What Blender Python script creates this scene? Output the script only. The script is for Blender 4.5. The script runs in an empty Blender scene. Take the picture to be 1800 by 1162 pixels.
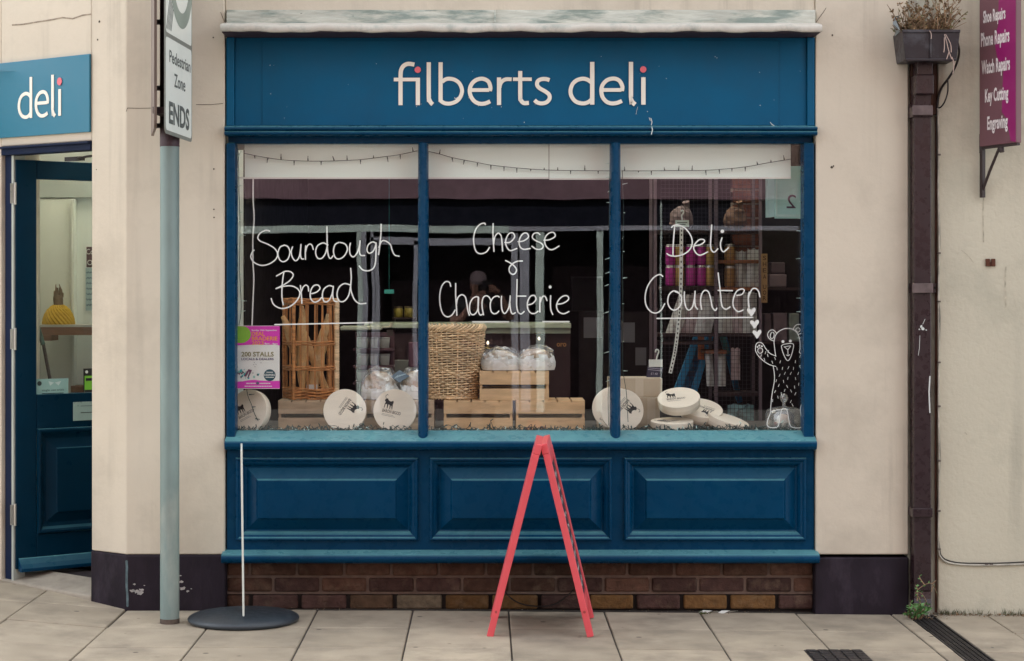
import bpy, math, random
from mathutils import Vector, Matrix

random.seed(7)
R = math.radians
scene = bpy.context.scene
COL = scene.collection

# ------------------------------------------------------------------ camera, sky, sun, exposure
D, F, CX, CZ, EYE = 9.0, 3341.0, 852.0, 504.0, 1.53     # metres to the frontage, focal length in photo pixels
cam_d = bpy.data.cameras.new('camera')
cam_d.sensor_width = 36.0
cam_d.lens = 36.0 * F / 1800.0
cam_d.shift_x = (900 - CX) / 1800.0
cam_d.shift_y = -(581 - CZ) / 1800.0
cam_d.clip_end = 2000
cam = bpy.data.objects.new('camera', cam_d)
cam.location = (0, -D, EYE)
cam.rotation_euler = (R(90), 0, 0)
COL.objects.link(cam)
scene.camera = cam

SUN_EL, SUN_AZ = R(40), R(-14)      # behind the shop: its front stands in open shade, the far side of the street in sun
world = bpy.data.worlds.new('World')
scene.world = world
world.use_nodes = True
wn, wl = world.node_tree.nodes, world.node_tree.links
bg = wn['Background']
sky = wn.new('ShaderNodeTexSky')
sky.sky_type = 'NISHITA'
sky.sun_disc = False
sky.sun_elevation = SUN_EL
sky.sun_rotation = SUN_AZ
sky.air_density = 1.0
sky.dust_density = 4.0
sky.ozone_density = 1.0
hs = wn.new('ShaderNodeHueSaturation')
hs.inputs['Saturation'].default_value = 0.2
wl.new(sky.outputs[0], hs.inputs['Color'])
wl.new(hs.outputs[0], bg.inputs['Color'])
bg.inputs['Strength'].default_value = 0.15

sun_d = bpy.data.lights.new('sun', 'SUN')
sun_d.energy = 4.0
sun_d.angle = R(0.6)
sun_d.color = (1.0, 0.93, 0.83)
sun = bpy.data.objects.new('sun', sun_d)
sdir = Vector((math.sin(SUN_AZ) * math.cos(SUN_EL), math.cos(SUN_AZ) * math.cos(SUN_EL), math.sin(SUN_EL)))
sun.rotation_euler = sdir.to_track_quat('Z', 'Y').to_euler()
sun.location = sdir * 40
COL.objects.link(sun)

scene.render.engine = 'CYCLES'
scene.view_settings.view_transform = 'Standard'
scene.view_settings.look = 'None'
scene.view_settings.gamma = 1
scene.view_settings.exposure = 2.3
scene.cycles.max_bounces = 10
scene.cycles.transparent_max_bounces = 24
scene.cycles.caustics_reflective = False
scene.cycles.caustics_refractive = False


# ------------------------------------------------------------------ measuring helpers
def at(px, py, y=0.0):
    d = D + y
    return Vector(((px - CX) / F * d, y, EYE - (py - CZ) / F * d))


def XX(px, y=0.0):
    return (px - CX) / F * (D + y)


def ZZ(py, y=0.0):
    return EYE - (py - CZ) / F * (D + y)


def Yground(py, z=0.0):
    return (EYE - z) * F / (py - CZ) - D


def smooth(pts, n=6, closed=False):
    P = [Vector(p) for p in pts]
    if len(P) < 3:
        return P
    out = []
    m = len(P)
    rng = range(m if closed else m - 1)
    for i in rng:
        if closed:
            p0, p1, p2, p3 = P[(i - 1) % m], P[i], P[(i + 1) % m], P[(i + 2) % m]
        else:
            p0, p1, p2, p3 = P[max(i - 1, 0)], P[i], P[i + 1], P[min(i + 2, m - 1)]
        for k in range(n):
            t = k / n
            out.append(0.5 * ((2 * p1) + (p2 - p0) * t + (2 * p0 - 5 * p1 + 4 * p2 - p3) * t * t + (3 * p1 - p0 - 3 * p2 + p3) * t ** 3))
    if not closed:
        out.append(P[-1])
    return out


# ------------------------------------------------------------------ materials
MATS = {}


def nd(nt, kind, **kw):
    n = nt.nodes.new('ShaderNode' + kind)
    for k, v in kw.items():
        setattr(n, k, v)
    return n


def mat(name, col, rough=0.6, metal=0.0, var=0.12, vscale=3.0, bump=0.0, bscale=60.0, spec=0.5,
        stain=None, stain_scale=2.0, stain_lo=0.55, stain_hi=0.75, stain_amt=0.5, chip=None, chip_scale=40.0, chip_th=0.72,
        island=0.0, rvar=0.1, coat=0.0, stretch=(1, 1, 1), emit=0.0, transl=0.0, top_light=None, top_light_amt=0.5, streak=None, streak_amt=0.3, streak_lo=0.52, streak_hi=0.72, spots=None, spot_scale=6.0, spot_th=0.12):
    if name in MATS:
        return MATS[name]
    m = bpy.data.materials.new(name)
    m.use_nodes = True
    nt = m.node_tree
    L = nt.links.new
    b = nt.nodes['Principled BSDF']
    b.inputs['Roughness'].default_value = rough
    b.inputs['Metallic'].default_value = metal
    b.inputs['Specular IOR Level'].default_value = spec
    b.inputs['Coat Weight'].default_value = coat
    tc = nd(nt, 'NewGeometry')
    mp = nd(nt, 'Mapping')
    mp.inputs['Scale'].default_value = stretch
    L(tc.outputs['Position'], mp.inputs['Vector'])
    vec = mp.outputs['Vector']

    def noise(scale, detail=5.0, rough_=0.6):
        n = nd(nt, 'TexNoise')
        n.inputs['Scale'].default_value = scale
        n.inputs['Detail'].default_value = detail
        n.inputs['Roughness'].default_value = rough_
        L(vec, n.inputs['Vector'])
        return n.outputs['Fac']

    def mix(fac, a, c, blend='MIX'):
        x = nd(nt, 'Mix', data_type='RGBA', blend_type=blend)
        for i, v in ((0, fac), (6, a), (7, c)):
            if isinstance(v, (int, float)):
                x.inputs[i].default_value = v
            elif isinstance(v, tuple):
                x.inputs[i].default_value = v
            else:
                L(v, x.inputs[i])
        return x.outputs[2]

    def ramp(v, lo, hi, a=0.0, c=1.0):
        r = nd(nt, 'MapRange')
        r.inputs[1].default_value = lo
        r.inputs[2].default_value = hi
        r.inputs[3].default_value = a
        r.inputs[4].default_value = c
        L(v, r.inputs[0])
        return r.outputs[0]

    base = (*col, 1.0)
    c = base
    if var > 0:
        g = ramp(noise(vscale), 0.3, 0.7, 1 - var, 1 + var)
        cc = nd(nt, 'CombineColor')
        for i in range(3):
            L(g, cc.inputs[i])
        c = mix(1.0, base, cc.outputs[0], 'MULTIPLY')
    if island > 0:
        gi = ramp(tc.outputs['Random Per Island'], 0, 1, 1 - island, 1 + island)
        cc = nd(nt, 'CombineColor')
        for i in range(3):
            L(gi, cc.inputs[i])
        c = mix(1.0, c, cc.outputs[0], 'MULTIPLY')
    if stain:
        f = ramp(noise(stain_scale, 8.0, 0.65), stain_lo, stain_hi, 0.0, stain_amt)
        c = mix(f, c, (*stain, 1.0))
    if streak:
        m2 = nd(nt, 'Mapping')
        m2.inputs['Scale'].default_value = (9.0, 9.0, 0.45)
        L(tc.outputs['Position'], m2.inputs['Vector'])
        n2 = nd(nt, 'TexNoise')
        n2.inputs['Scale'].default_value = 1.0
        n2.inputs['Detail'].default_value = 6.0
        n2.inputs['Roughness'].default_value = 0.65
        L(m2.outputs['Vector'], n2.inputs['Vector'])
        f = ramp(n2.outputs['Fac'], streak_lo, streak_hi, 0.0, streak_amt)
        f2 = nd(nt, 'Math', operation='MULTIPLY')
        L(f, f2.inputs[0])
        L(ramp(noise(0.9), 0.42, 0.62), f2.inputs[1])
        c = mix(f2.outputs[0], c, (*streak, 1.0))
    if spots:
        vo = nd(nt, 'TexVoronoi')
        vo.inputs['Scale'].default_value = spot_scale
        vo.inputs['Randomness'].default_value = 1.0
        L(vec, vo.inputs['Vector'])
        f = ramp(vo.outputs['Distance'], spot_th, spot_th * 0.6, 0.0, 0.8)
        sc = nd(nt, 'SeparateColor')
        L(vo.outputs['Color'], sc.inputs[0])
        f2 = nd(nt, 'Math', operation='MULTIPLY')
        L(f, f2.inputs[0])
        L(ramp(sc.outputs[0], 0.45, 0.75), f2.inputs[1])
        c = mix(f2.outputs[0], c, (*spots, 1.0))
    if top_light:  # pale highlight painted on upward faces, with some settled dust
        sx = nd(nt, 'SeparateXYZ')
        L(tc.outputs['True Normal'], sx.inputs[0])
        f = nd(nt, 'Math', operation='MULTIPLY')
        L(ramp(sx.outputs['Z'], 0.5, 0.9, 0.0, top_light_amt), f.inputs[0])
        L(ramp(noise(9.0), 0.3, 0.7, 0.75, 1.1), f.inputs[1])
        c = mix(f.outputs[0], c, (*top_light, 1.0))
    if chip:
        f = ramp(noise(chip_scale, 3.0), chip_th, chip_th + 0.03, 0.0, 0.9)
        c = mix(f, c, (*chip, 1.0))
    if isinstance(c, tuple):
        b.inputs['Base Color'].default_value = c
    else:
        L(c, b.inputs['Base Color'])
    if rvar > 0:
        L(ramp(noise(vscale * 4), 0.3, 0.7, max(rough - rvar, 0.02), min(rough + rvar, 1.0)), b.inputs['Roughness'])
    if bump > 0:
        bp = nd(nt, 'Bump')
        bp.inputs['Strength'].default_value = 1.0
        bp.inputs['Distance'].default_value = bump
        L(noise(bscale, 4.0), bp.inputs['Height'])
        L(bp.outputs['Normal'], b.inputs['Normal'])
    if emit > 0:
        b.inputs['Emission Color'].default_value = base
        b.inputs['Emission Strength'].default_value = emit
    if transl > 0:
        b.inputs['Transmission Weight'].default_value = transl
    MATS[name] = m
    return m


def glass_mat(name, f0=0.045, tint=(0.97, 0.99, 0.98), wave=0.0, wscale=2.0, rough=0.0, haze=0.0):
    """thin clear sheet: see-through with a Schlick reflection"""
    if name in MATS:
        return MATS[name]
    m = bpy.data.materials.new(name)
    m.use_nodes = True
    nt = m.node_tree
    L = nt.links.new
    nt.nodes.remove(nt.nodes['Principled BSDF'])
    out = nt.nodes['Material Output']
    lw = nd(nt, 'LayerWeight')
    lw.inputs['Blend'].default_value = 0.5
    pw = nd(nt, 'Math', operation='POWER')
    pw.inputs[1].default_value = 5.0
    L(lw.outputs['Facing'], pw.inputs[0])
    ma = nd(nt, 'Math', operation='MULTIPLY_ADD')
    ma.inputs[1].default_value = 1 - f0
    ma.inputs[2].default_value = f0
    L(pw.outputs[0], ma.inputs[0])
    tr = nd(nt, 'BsdfTransparent')
    tr.inputs[0].default_value = (*tint, 1)
    gl = nd(nt, 'BsdfGlossy')
    gl.inputs['Roughness'].default_value = rough
    gl.inputs['Color'].default_value = (1, 1, 1, 1)
    if wave > 0:
        g = nd(nt, 'NewGeometry')
        n = nd(nt, 'TexNoise')
        n.inputs['Scale'].default_value = wscale
        n.inputs['Detail'].default_value = 1.5
        L(g.outputs['Position'], n.inputs['Vector'])
        bp = nd(nt, 'Bump')
        bp.inputs['Strength'].default_value = 1.0
        bp.inputs['Distance'].default_value = wave
        L(n.outputs['Fac'], bp.inputs['Height'])
        L(bp.outputs['Normal'], gl.inputs['Normal'])
    mx = nd(nt, 'MixShader')
    L(ma.outputs[0], mx.inputs[0])
    L(tr.outputs[0], mx.inputs[1])
    L(gl.outputs[0], mx.inputs[2])
    last = mx.outputs[0]
    if haze > 0:
        df = nd(nt, 'BsdfDiffuse')
        df.inputs[0].default_value = (0.8, 0.82, 0.8, 1)
        m2 = nd(nt, 'MixShader')
        m2.inputs[0].default_value = haze
        L(last, m2.inputs[1])
        L(df.outputs[0], m2.inputs[2])
        last = m2.outputs[0]
    L(last, out.inputs['Surface'])
    MATS[name] = m
    return m


# ------------------------------------------------------------------ mesh builder
def text_geo(body, bold=0.0):
    cu = bpy.data.curves.new('text', 'FONT')
    cu.body = body
    cu.size = 1.0
    cu.resolution_u = 3
    cu.align_x = 'CENTER'
    cu.offset = bold
    cu.fill_mode = 'FRONT'
    ob = bpy.data.objects.new('text', cu)
    me = ob.to_mesh()
    v = [p.co.copy() for p in me.vertices]
    f = [tuple(q.vertices) for q in me.polygons]
    ob.to_mesh_clear()
    bpy.data.objects.remove(ob)
    bpy.data.curves.remove(cu)
    return v, f


def facing(p, right=Vector((1, 0, 0)), up=Vector((0, 0, 1))):
    """local x -> right, y -> up, z -> towards the viewer"""
    right = Vector(right).normalized()
    n = right.cross(Vector(up)).normalized()
    up = n.cross(right).normalized()
    M = Matrix((right, up, n)).transposed().to_4x4()
    M.translation = Vector(p)
    return M


class MB:
    def __init__(s):
        s.v, s.f, s.m = [], [], []
        s.sm = []

    def add(s, vs, fs, mi=0, M=None, sm=False):
        o = len(s.v)
        s.v += [(M @ Vector(p)) if M else Vector(p) for p in vs]
        for f in fs:
            s.f.append(tuple(o + i for i in f))
            s.m.append(mi)
            s.sm.append(sm)
        return s

    def box(s, x0, x1, y0, y1, z0, z1, mi=0, M=None):
        vs = [(x, y, z) for x in (x0, x1) for y in (y0, y1) for z in (z0, z1)]
        fs = [(0, 1, 3, 2), (4, 6, 7, 5), (0, 4, 5, 1), (2, 3, 7, 6), (0, 2, 6, 4), (1, 5, 7, 3)]
        return s.add(vs, fs, mi, M)

    def prism(s, plan, z0, z1, mi=0, M=None):
        """plan polygon in XY raised from z0 to z1"""
        n = len(plan)
        vs = [(x, y, z0) for x, y in plan] + [(x, y, z1) for x, y in plan]
        fs = [tuple(reversed(range(n))), tuple(range(n, 2 * n))]
        fs += [(i, (i + 1) % n, n + (i + 1) % n, n + i) for i in range(n)]
        return s.add(vs, fs, mi, M)

    def along_x(s, prof, x0, x1, mi=0, sm=False):
        """closed profile of (y, z) run from x0 to x1"""
        n = len(prof)
        vs = [(x0, y, z) for y, z in prof] + [(x1, y, z) for y, z in prof]
        fs = [tuple(range(n)), tuple(reversed(range(n, 2 * n)))]
        s.add(vs, fs, mi)
        o = len(s.v) - 2 * n
        for i in range(n):
            s.f.append((o + i, o + n + i, o + n + (i + 1) % n, o + (i + 1) % n))
            s.m.append(mi)
            s.sm.append(sm)
        return s

    def tube(s, pts, r, n=6, closed=False, mi=0, M=None, caps=True, flat=1.0):
        P = [Vector(p) for p in pts]
        k = len(P)
        if k < 2:
            return s
        rs = r if isinstance(r, (list, tuple)) else [r] * k
        vs, fs = [], []
        up = None
        for i in range(k):
            a = P[(i - 1) % k] if (closed or i > 0) else P[i]
            b = P[(i + 1) % k] if (closed or i < k - 1) else P[i]
            t = (b - a)
            if t.length < 1e-9:
                t = Vector((0, 0, 1))
            t.normalize()
            if up is None:
                up = Vector((0, 0, 1)) if abs(t.z) < 0.9 else Vector((1, 0, 0))
            e = t.cross(up)
            if e.length < 1e-5:
                e = t.cross(Vector((0.3, 0.9, 0.2)))
            e.normalize()
            up = e.cross(t).normalized()
            for j in range(n):
                w = 2 * math.pi * j / n
                vs.append(P[i] + (e * math.cos(w) + up * math.sin(w) * flat) * rs[i])
        for i in range(k if closed else k - 1):
            i2 = (i + 1) % k
            for j in range(n):
                j2 = (j + 1) % n
                fs.append((i * n + j, i * n + j2, i2 * n + j2, i2 * n + j))
        s.add(vs, fs, mi, M, sm=n > 5)
        if caps and not closed:
            s.add(vs[:n], [tuple(reversed(range(n)))], mi, M)
            s.add(vs[-n:], [tuple(range(n))], mi, M)
        return s

    def lathe(s, prof, n=32, mi=0, M=None, sm=True):
        """profile of (r, z) turned about local z"""
        vs, fs = [], []
        k = len(prof)
        for r, z in prof:
            for j in range(n):
                w = 2 * math.pi * j / n
                vs.append((r * math.cos(w), r * math.sin(w), z))
        for i in range(k - 1):
            for j in range(n):
                j2 = (j + 1) % n
                fs.append((i * n + j, i * n + j2, (i + 1) * n + j2, (i + 1) * n + j))
        return s.add(vs, fs, mi, M, sm)

    def disc(s, r, z=0.0, n=32, mi=0, M=None, rx=None):
        vs = [(r * math.cos(2 * math.pi * j / n), (rx or r) * math.sin(2 * math.pi * j / n), z) for j in range(n)]
        return s.add(vs, [tuple(range(n))], mi, M)

    def poly(s, pts, mi=0, M=None):
        return s.add(pts, [tuple(range(len(pts)))], mi, M)

    def plate(s, pts2, th, mi=0, M=None):
        """outline of (x, y) in local plane, from z=0 to z=th"""
        n = len(pts2)
        a = sum(pts2[i][0] * pts2[(i + 1) % n][1] - pts2[(i + 1) % n][0] * pts2[i][1] for i in range(n))
        if a < 0:
            pts2 = list(reversed(pts2))
        return s.prism([(p[0], p[1]) for p in pts2], 0.0, th, mi, M)

    def stroke(s, pts2, w, th=0.001, mi=0, M=None, round_=True, drift=0.0):
        """flat brush line through (x, y) points of a local plane"""
        P = [Vector((p[0], p[1])) for p in pts2]
        Q = [P[0]]
        for p in P[1:]:
            if (p - Q[-1]).length > 1e-6:
                Q.append(p)
        P = Q
        k = len(P)
        if k < 2:
            return s
        left, right = [], []
        for i in range(k):
            t1 = (P[i] - P[i - 1]).normalized() if i > 0 else None
            t2 = (P[i + 1] - P[i]).normalized() if i < k - 1 else None
            t = (t1 + t2) if (t1 is not None and t2 is not None) else (t1 if t2 is None else t2)
            if t.length < 1e-6:
                t = t1
            t = t.normalized()
            nrm = Vector((-t.y, t.x))
            sc = 1.0
            if t1 is not None and t2 is not None:
                c = max(0.5, t.dot(t1))
                sc = 1 / c
            left.append(P[i] + nrm * w / 2 * sc)
            right.append(P[i] - nrm * w / 2 * sc)
        if round_:
            for side in (0, 1):
                c = P[0] if side == 0 else P[-1]
                d = (P[0] - P[1]).normalized() if side == 0 else (P[-1] - P[-2]).normalized()
                q = Vector((-d.y, d.x))
                arc = [c + (q * math.cos(a) + d * math.sin(a)) * w / 2 for a in [math.pi * j / 8 for j in range(9)]]
                z = th if side == 0 else th + drift
                vs = [(a.x, a.y, z) for a in arc]
                s.add(vs, [tuple(reversed(range(9)))], mi, M)
        vs, fs = [], []
        for i in range(k):
            z = drift * i / (k - 1)
            vs += [(*left[i], z), (*left[i], th + z), (*right[i], th + z), (*right[i], z)]
        for i in range(k - 1):
            a, b = 4 * i, 4 * i + 4
            for j in range(4):
                j2 = (j + 1) % 4
                fs.append((a + j, b + j, b + j2, a + j2))
        fs.append((0, 1, 2, 3))
        fs.append((4 * k - 1, 4 * k - 2, 4 * k - 3, 4 * k - 4))
        return s.add(vs, fs, mi, M)

    def text(s, body, M, w=None, h=None, mi=0, bold=0.0, z=0.0):
        """flat lettering, centred on the local origin (x), base line at y=0; scaled to width w and height h"""
        v, f = text_geo(body, bold)
        if not v:
            return s
        x0, x1 = min(p.x for p in v), max(p.x for p in v)
        y0, y1 = min(p.y for p in v), max(p.y for p in v)
        sx = w / (x1 - x0) if w else None
        sy = h / (y1 - y0) if h else None
        sx = sx or sy
        sy = sy or sx
        xm = (x0 + x1) / 2
        return s.add([((p.x - xm) * sx, p.y * sy, z) for p in v], f, mi, M)

    def rings(s, x0, x1, z0, z1, prof, mi=0, M=None, cap=True):
        """rectangular nested loops, prof = [(inset, y)], facing -y"""
        vs, fs = [], []
        for ins, y in prof:
            vs += [(x0 + ins, y, z0 + ins), (x1 - ins, y, z0 + ins), (x1 - ins, y, z1 - ins), (x0 + ins, y, z1 - ins)]
        for i in range(len(prof) - 1):
            for j in range(4):
                j2 = (j + 1) % 4
                fs.append((4 * i + j, 4 * i + j2, 4 * i + 4 + j2, 4 * i + 4 + j))
        if cap:
            k = 4 * (len(prof) - 1)
            fs.append((k, k + 1, k + 2, k + 3))
        return s.add(vs, fs, mi, M)

    def build(s, name, mats, parent=None, bevel=0.0, smooth_all=False, loc=None, segs=2):
        me = bpy.data.meshes.new(name)
        off = Vector((0, 0, 0))
        if parent is not None:
            off = parent.get('_o', None)
            off = Vector(off) if off is not None else Vector((0, 0, 0))
        if loc is not None:
            off = Vector(loc)
        me.from_pydata([tuple(p - off) for p in s.v], [], s.f)
        if not isinstance(mats, (list, tuple)):
            mats = [mats]
        for m in mats:
            me.materials.append(m)
        me.polygons.foreach_set('material_index', s.m)
        me.polygons.foreach_set('use_smooth', [True] * len(s.f) if smooth_all else s.sm)
        me.validate()
        me.update()
        o = bpy.data.objects.new(name, me)
        COL.objects.link(o)
        if parent is not None:
            o.parent = parent
            if loc is not None:
                o['_o'] = list(off)
                po = parent.get('_o', None)
                o.location = off - (Vector(po) if po is not None else Vector((0, 0, 0)))
            elif parent.get('_o', None) is not None:
                o['_o'] = list(off)
        elif loc is not None:
            o.location = off
            o['_o'] = list(off)
        if bevel > 0:
            b = o.modifiers.new('bevel', 'BEVEL')
            b.width = bevel
            b.segments = segs
            b.limit_method = 'ANGLE'
            b.angle_limit = R(35)
            b.harden_normals = False
        return o


def tag(o, label, cat, group=None):
    o['label'] = label
    o['category'] = cat
    if group:
        o['group'] = group
    return o


def thing(name, label, cat, loc=(0, 0, 0), group=None):
    o = bpy.data.objects.new(name, None)
    o.empty_display_size = 0.1
    COL.objects.link(o)
    o.location = loc
    o['_o'] = list(loc)
    return tag(o, label, cat, group)


def local_thing(name, label, cat, M, group=None):
    """an Empty whose parts are built in its own local frame"""
    o = bpy.data.objects.new(name, None)
    o.empty_display_size = 0.1
    COL.objects.link(o)
    o.matrix_world = M
    return tag(o, label, cat, group)


def structure(o):
    o['kind'] = 'structure'
    return o


def copy_tree(o, parent=None):
    c = o.copy()
    COL.objects.link(c)
    if parent is not None:
        c.parent = parent
    for ch in list(o.children):
        copy_tree(ch, c)
    return c


def fit(pts, ox, oy, s):
    """points measured on an enlargement of the photo -> photo pixels"""
    return [(ox + p[0] / s, oy + p[1] / s) for p in pts]

# ------------------------------------------------------------------ palette
CREAM = mat('cream_render', (0.635, 0.575, 0.47), 0.9, streak=(0.35, 0.315, 0.255), streak_amt=0.65, var=0.05, vscale=1.6, bump=0.0025, bscale=22, spec=0.2,
            stain=(0.41, 0.37, 0.30), stain_scale=1.9, stain_lo=0.50, stain_hi=0.74, stain_amt=0.55, chip=(0.2, 0.17, 0.13), chip_scale=9.0, chip_th=0.79)
CREAM2 = mat('grey_cream_render', (0.55, 0.52, 0.415), 0.9, streak=(0.34, 0.33, 0.27), streak_amt=0.6, var=0.06, vscale=1.5, bump=0.003, bscale=40, spec=0.2,
             stain=(0.34, 0.34, 0.27), stain_scale=2.4, stain_lo=0.52, stain_hi=0.75, stain_amt=0.5, chip=(0.16, 0.15, 0.12), chip_scale=11.0, chip_th=0.78)
PLINTH = mat('plinth_black', (0.021, 0.0155, 0.0225), 0.65, var=0.35, vscale=7, bump=0.004, bscale=30, spec=0.15,
             stain=(0.075, 0.06, 0.08), stain_scale=5.0, stain_lo=0.55, stain_hi=0.75, stain_amt=0.6, chip=(0.55, 0.5, 0.45), chip_scale=17.0, chip_th=0.755, stretch=(1, 1, 0.5))
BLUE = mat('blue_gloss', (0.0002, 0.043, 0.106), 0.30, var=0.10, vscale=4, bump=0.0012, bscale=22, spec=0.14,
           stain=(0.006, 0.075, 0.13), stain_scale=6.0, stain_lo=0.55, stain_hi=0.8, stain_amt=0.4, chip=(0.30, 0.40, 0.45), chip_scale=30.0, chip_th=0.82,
           top_light=(0.14, 0.37, 0.39), top_light_amt=0.70)  # sky highlight on sills and ledges painted in as pale teal
FASC = mat('blue_fascia', (0.0002, 0.094, 0.200), 0.5, var=0.10, vscale=2.5, bump=0.0008, bscale=18, spec=0.2,
           stain=(0.015, 0.07, 0.14), stain_scale=2.0, stain_lo=0.5, stain_hi=0.8, stain_amt=0.5, chip=(0.4, 0.5, 0.5), chip_scale=36.0, chip_th=0.82)
DOORBLUE = mat('blue_door', (0.0005, 0.024, 0.052), 0.36, var=0.12, vscale=4, bump=0.001, bscale=25, spec=0.12, top_light=(0.06, 0.19, 0.23), top_light_amt=0.7,
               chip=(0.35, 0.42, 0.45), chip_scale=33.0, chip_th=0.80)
DARKBLUE = mat('dark_blue_timber', (0.006, 0.014, 0.045), 0.5, var=0.15, spec=0.15)  # darker blue of the door frame
SIGNBLUE = mat('sign_teal_blue', (0.012, 0.165, 0.26), 0.4, var=0.04, vscale=2)
LETTER = mat('letter_cream', (0.88, 0.84, 0.74), 0.55, var=0.05)
PINK = mat('dot_pink', (0.80, 0.16, 0.20), 0.5, var=0.03)
LEAD = mat('weathered_lead', (0.52, 0.54, 0.48), 0.75, var=0.2, vscale=6, bump=0.004, bscale=14, stretch=(0.55, 1, 3.2), spec=0.2,
           stain=(0.17, 0.24, 0.22), stain_scale=7.0, stain_lo=0.47, stain_hi=0.60, stain_amt=0.75, chip=(0.03, 0.03, 0.03), chip_scale=24, chip_th=0.74)
GLASS = glass_mat('window_glass', 0.027, tint=(1, 1, 1), wave=0.0003, wscale=2.2)
DOORGLASS = glass_mat('door_glass', 0.03)
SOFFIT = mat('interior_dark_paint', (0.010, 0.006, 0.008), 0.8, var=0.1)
WHITEP = mat('white_interior_paint', (0.80, 0.86, 0.83), 0.6, var=0.03)
PAVE = None

# ------------------------------------------------------------------ ground


def gz(x):
    if x < -1.7:
        return min((-1.7 - x) * 0.085, 0.07)
    return -0.009 * max(0.0, x + 0.3)


SL = 0.4525          # flagstone width
PX0 = -0.792         # one joint between flagstones


def flag_mat():
    m = mat('flagstone', (0.385, 0.330, 0.252), 0.85, var=0.14, vscale=5, bump=0.0018, bscale=110, island=0.14, spec=0.15, spots=(0.10, 0.085, 0.07), spot_scale=7.0, spot_th=0.11,
            stain=(0.21, 0.182, 0.145), stain_scale=3.4, stain_lo=0.47, stain_hi=0.70, stain_amt=0.7, chip=(0.13, 0.115, 0.10), chip_scale=9.0, chip_th=0.735)
    return m


b = MB()
rows = [(0.926, 0.461), (0.461, -0.004), (-0.004, -0.47)] + [(-0.47 - 0.465 * i, -0.47 - 0.465 * (i + 1)) for i in range(4)]
for (ya, yb) in rows:
    for i in range(-9, 12):
        xa, xb = PX0 + SL * i, PX0 + SL * (i + 1)
        g = 0.0033
        if ya > 0.1 and xa > -1.75:
            continue
        dz = random.uniform(-0.0025, 0.0025)
        xe = xb - g
        xs = xa + g
        parts = [(xs, xe)]
        if xs < 2.115 and xe > 1.995:
            parts = [(xs, 1.993), (2.117, xe)]
        for (p, q) in parts:
            if q - p < 0.02:
                continue
            z0, z1 = gz(p) + dz, gz(q) + dz
            vs = [(p, yb + g, z0 - 0.06), (q, yb + g, z1 - 0.06), (q, ya - g, z1 - 0.06), (p, ya - g, z0 - 0.06),
                  (p, yb + g, z0), (q, yb + g, z1), (q, ya - g, z1), (p, ya - g, z0)]
            fs = [(4, 5, 6, 7), (0, 1, 5, 4), (1, 2, 6, 5), (2, 3, 7, 6), (3, 0, 4, 7)]
            b.add(vs, fs)
pav = structure(b.build('pavement', flag_mat(), bevel=0.005))
pav['label'] = 'worn beige flagstone pavement in front of the shop'
# joints between the flags
b = MB()
xs = [-5.2, -2.6, -1.7, -0.3, 5.2]
for i in range(len(xs) - 1):
    x0, x1 = xs[i], xs[i + 1]
    b.add([(x0, -2.45, gz(x0) - 0.006), (x1, -2.45, gz(x1) - 0.006), (x1, 1.2, gz(x1) - 0.006), (x0, 1.2, gz(x0) - 0.006)], [(0, 1, 2, 3)])
bed = structure(b.build('pavement_joints', mat('sandy_joint', (0.05, 0.042, 0.034), 0.95, var=0.3, vscale=40)))
# flags in the doorway corner behind the building line on the far left
b = MB()
b.box(-5.2, 5.2, -2.6, -2.45, -0.2, 0.0)
structure(b.build('kerb', mat('kerb_granite', (0.33, 0.32, 0.30), 0.75, var=0.2, vscale=30), bevel=0.01))
b = MB()
b.add([(-6, -12.0, -0.12), (6, -12.0, -0.12), (6, -2.6, -0.12), (-6, -2.6, -0.12)], [(0, 1, 2, 3)])
structure(b.build('road', mat('asphalt', (0.04, 0.039, 0.04), 0.85, var=0.25, vscale=40, bump=0.002, bscale=200)))
b = MB()
b.box(-6, 6, -14.6, -12.0, -0.3, 0.0)
structure(b.build('far_pavement', mat('paving_grey', (0.07, 0.066, 0.062), 0.85, var=0.15, vscale=8)))
b = MB()
b.add([(-300, -300, -0.16), (300, -300, -0.16), (300, 300, -0.16), (-300, 300, -0.16)], [(0, 1, 2, 3)])
structure(b.build('ground', mat('ground_grey', (0.16, 0.155, 0.145), 0.9, var=0.15, vscale=0.5)))

# cast iron drainage channel across the pavement, and the cover beside it
t = thing('drain_channel', 'black cast iron slotted drainage channel crossing the pavement from the foot of the drainpipe', 'drain', (2.055, -0.7, gz(2.05)))
b = MB()
z = gz(2.05)
b.box(1.995, 2.005, -2.3, -0.03, z - 0.05, z + 0.003)
b.box(2.105, 2.115, -2.3, -0.03, z - 0.05, z + 0.003)
IRON = mat('cast_iron', (0.028, 0.025, 0.027), 0.5, metal=0.4, var=0.35, vscale=20, stain=(0.14, 0.12, 0.1), stain_scale=9, stain_amt=0.5)
b.build('rim', IRON, t, bevel=0.001)
b = MB()
b.box(2.006, 2.104, -2.3, -0.03, z - 0.05, z - 0.012)
y = -0.06
while y > -2.25:
    for k in range(4):
        x0 = 2.012 + 0.023 * k
        b.box(x0, x0 + 0.017, y - 0.014, y, z - 0.012, z + 0.001)
    y -= 0.024
b.build('grating', IRON, t)
t = thing('utility_cover', 'dark metal utility cover set flush in the pavement at the bottom of the picture', 'manhole cover', (1.43, -1.05, gz(1.4)))
z = gz(1.4)
b = MB()
b.box(1.355, 1.60, -1.28, -0.932, z - 0.05, z + 0.004)
b.build('lid', IRON, t)
b = MB()
for i in range(5):
    for j in range(6):
        b.box(1.362 + i * 0.048, 1.402 + i * 0.048, -0.985 - j * 0.05, -0.942 - j * 0.05, z + 0.0041, z + 0.0085)
b.build('raised_tread', IRON, t, bevel=0.002)

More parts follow.
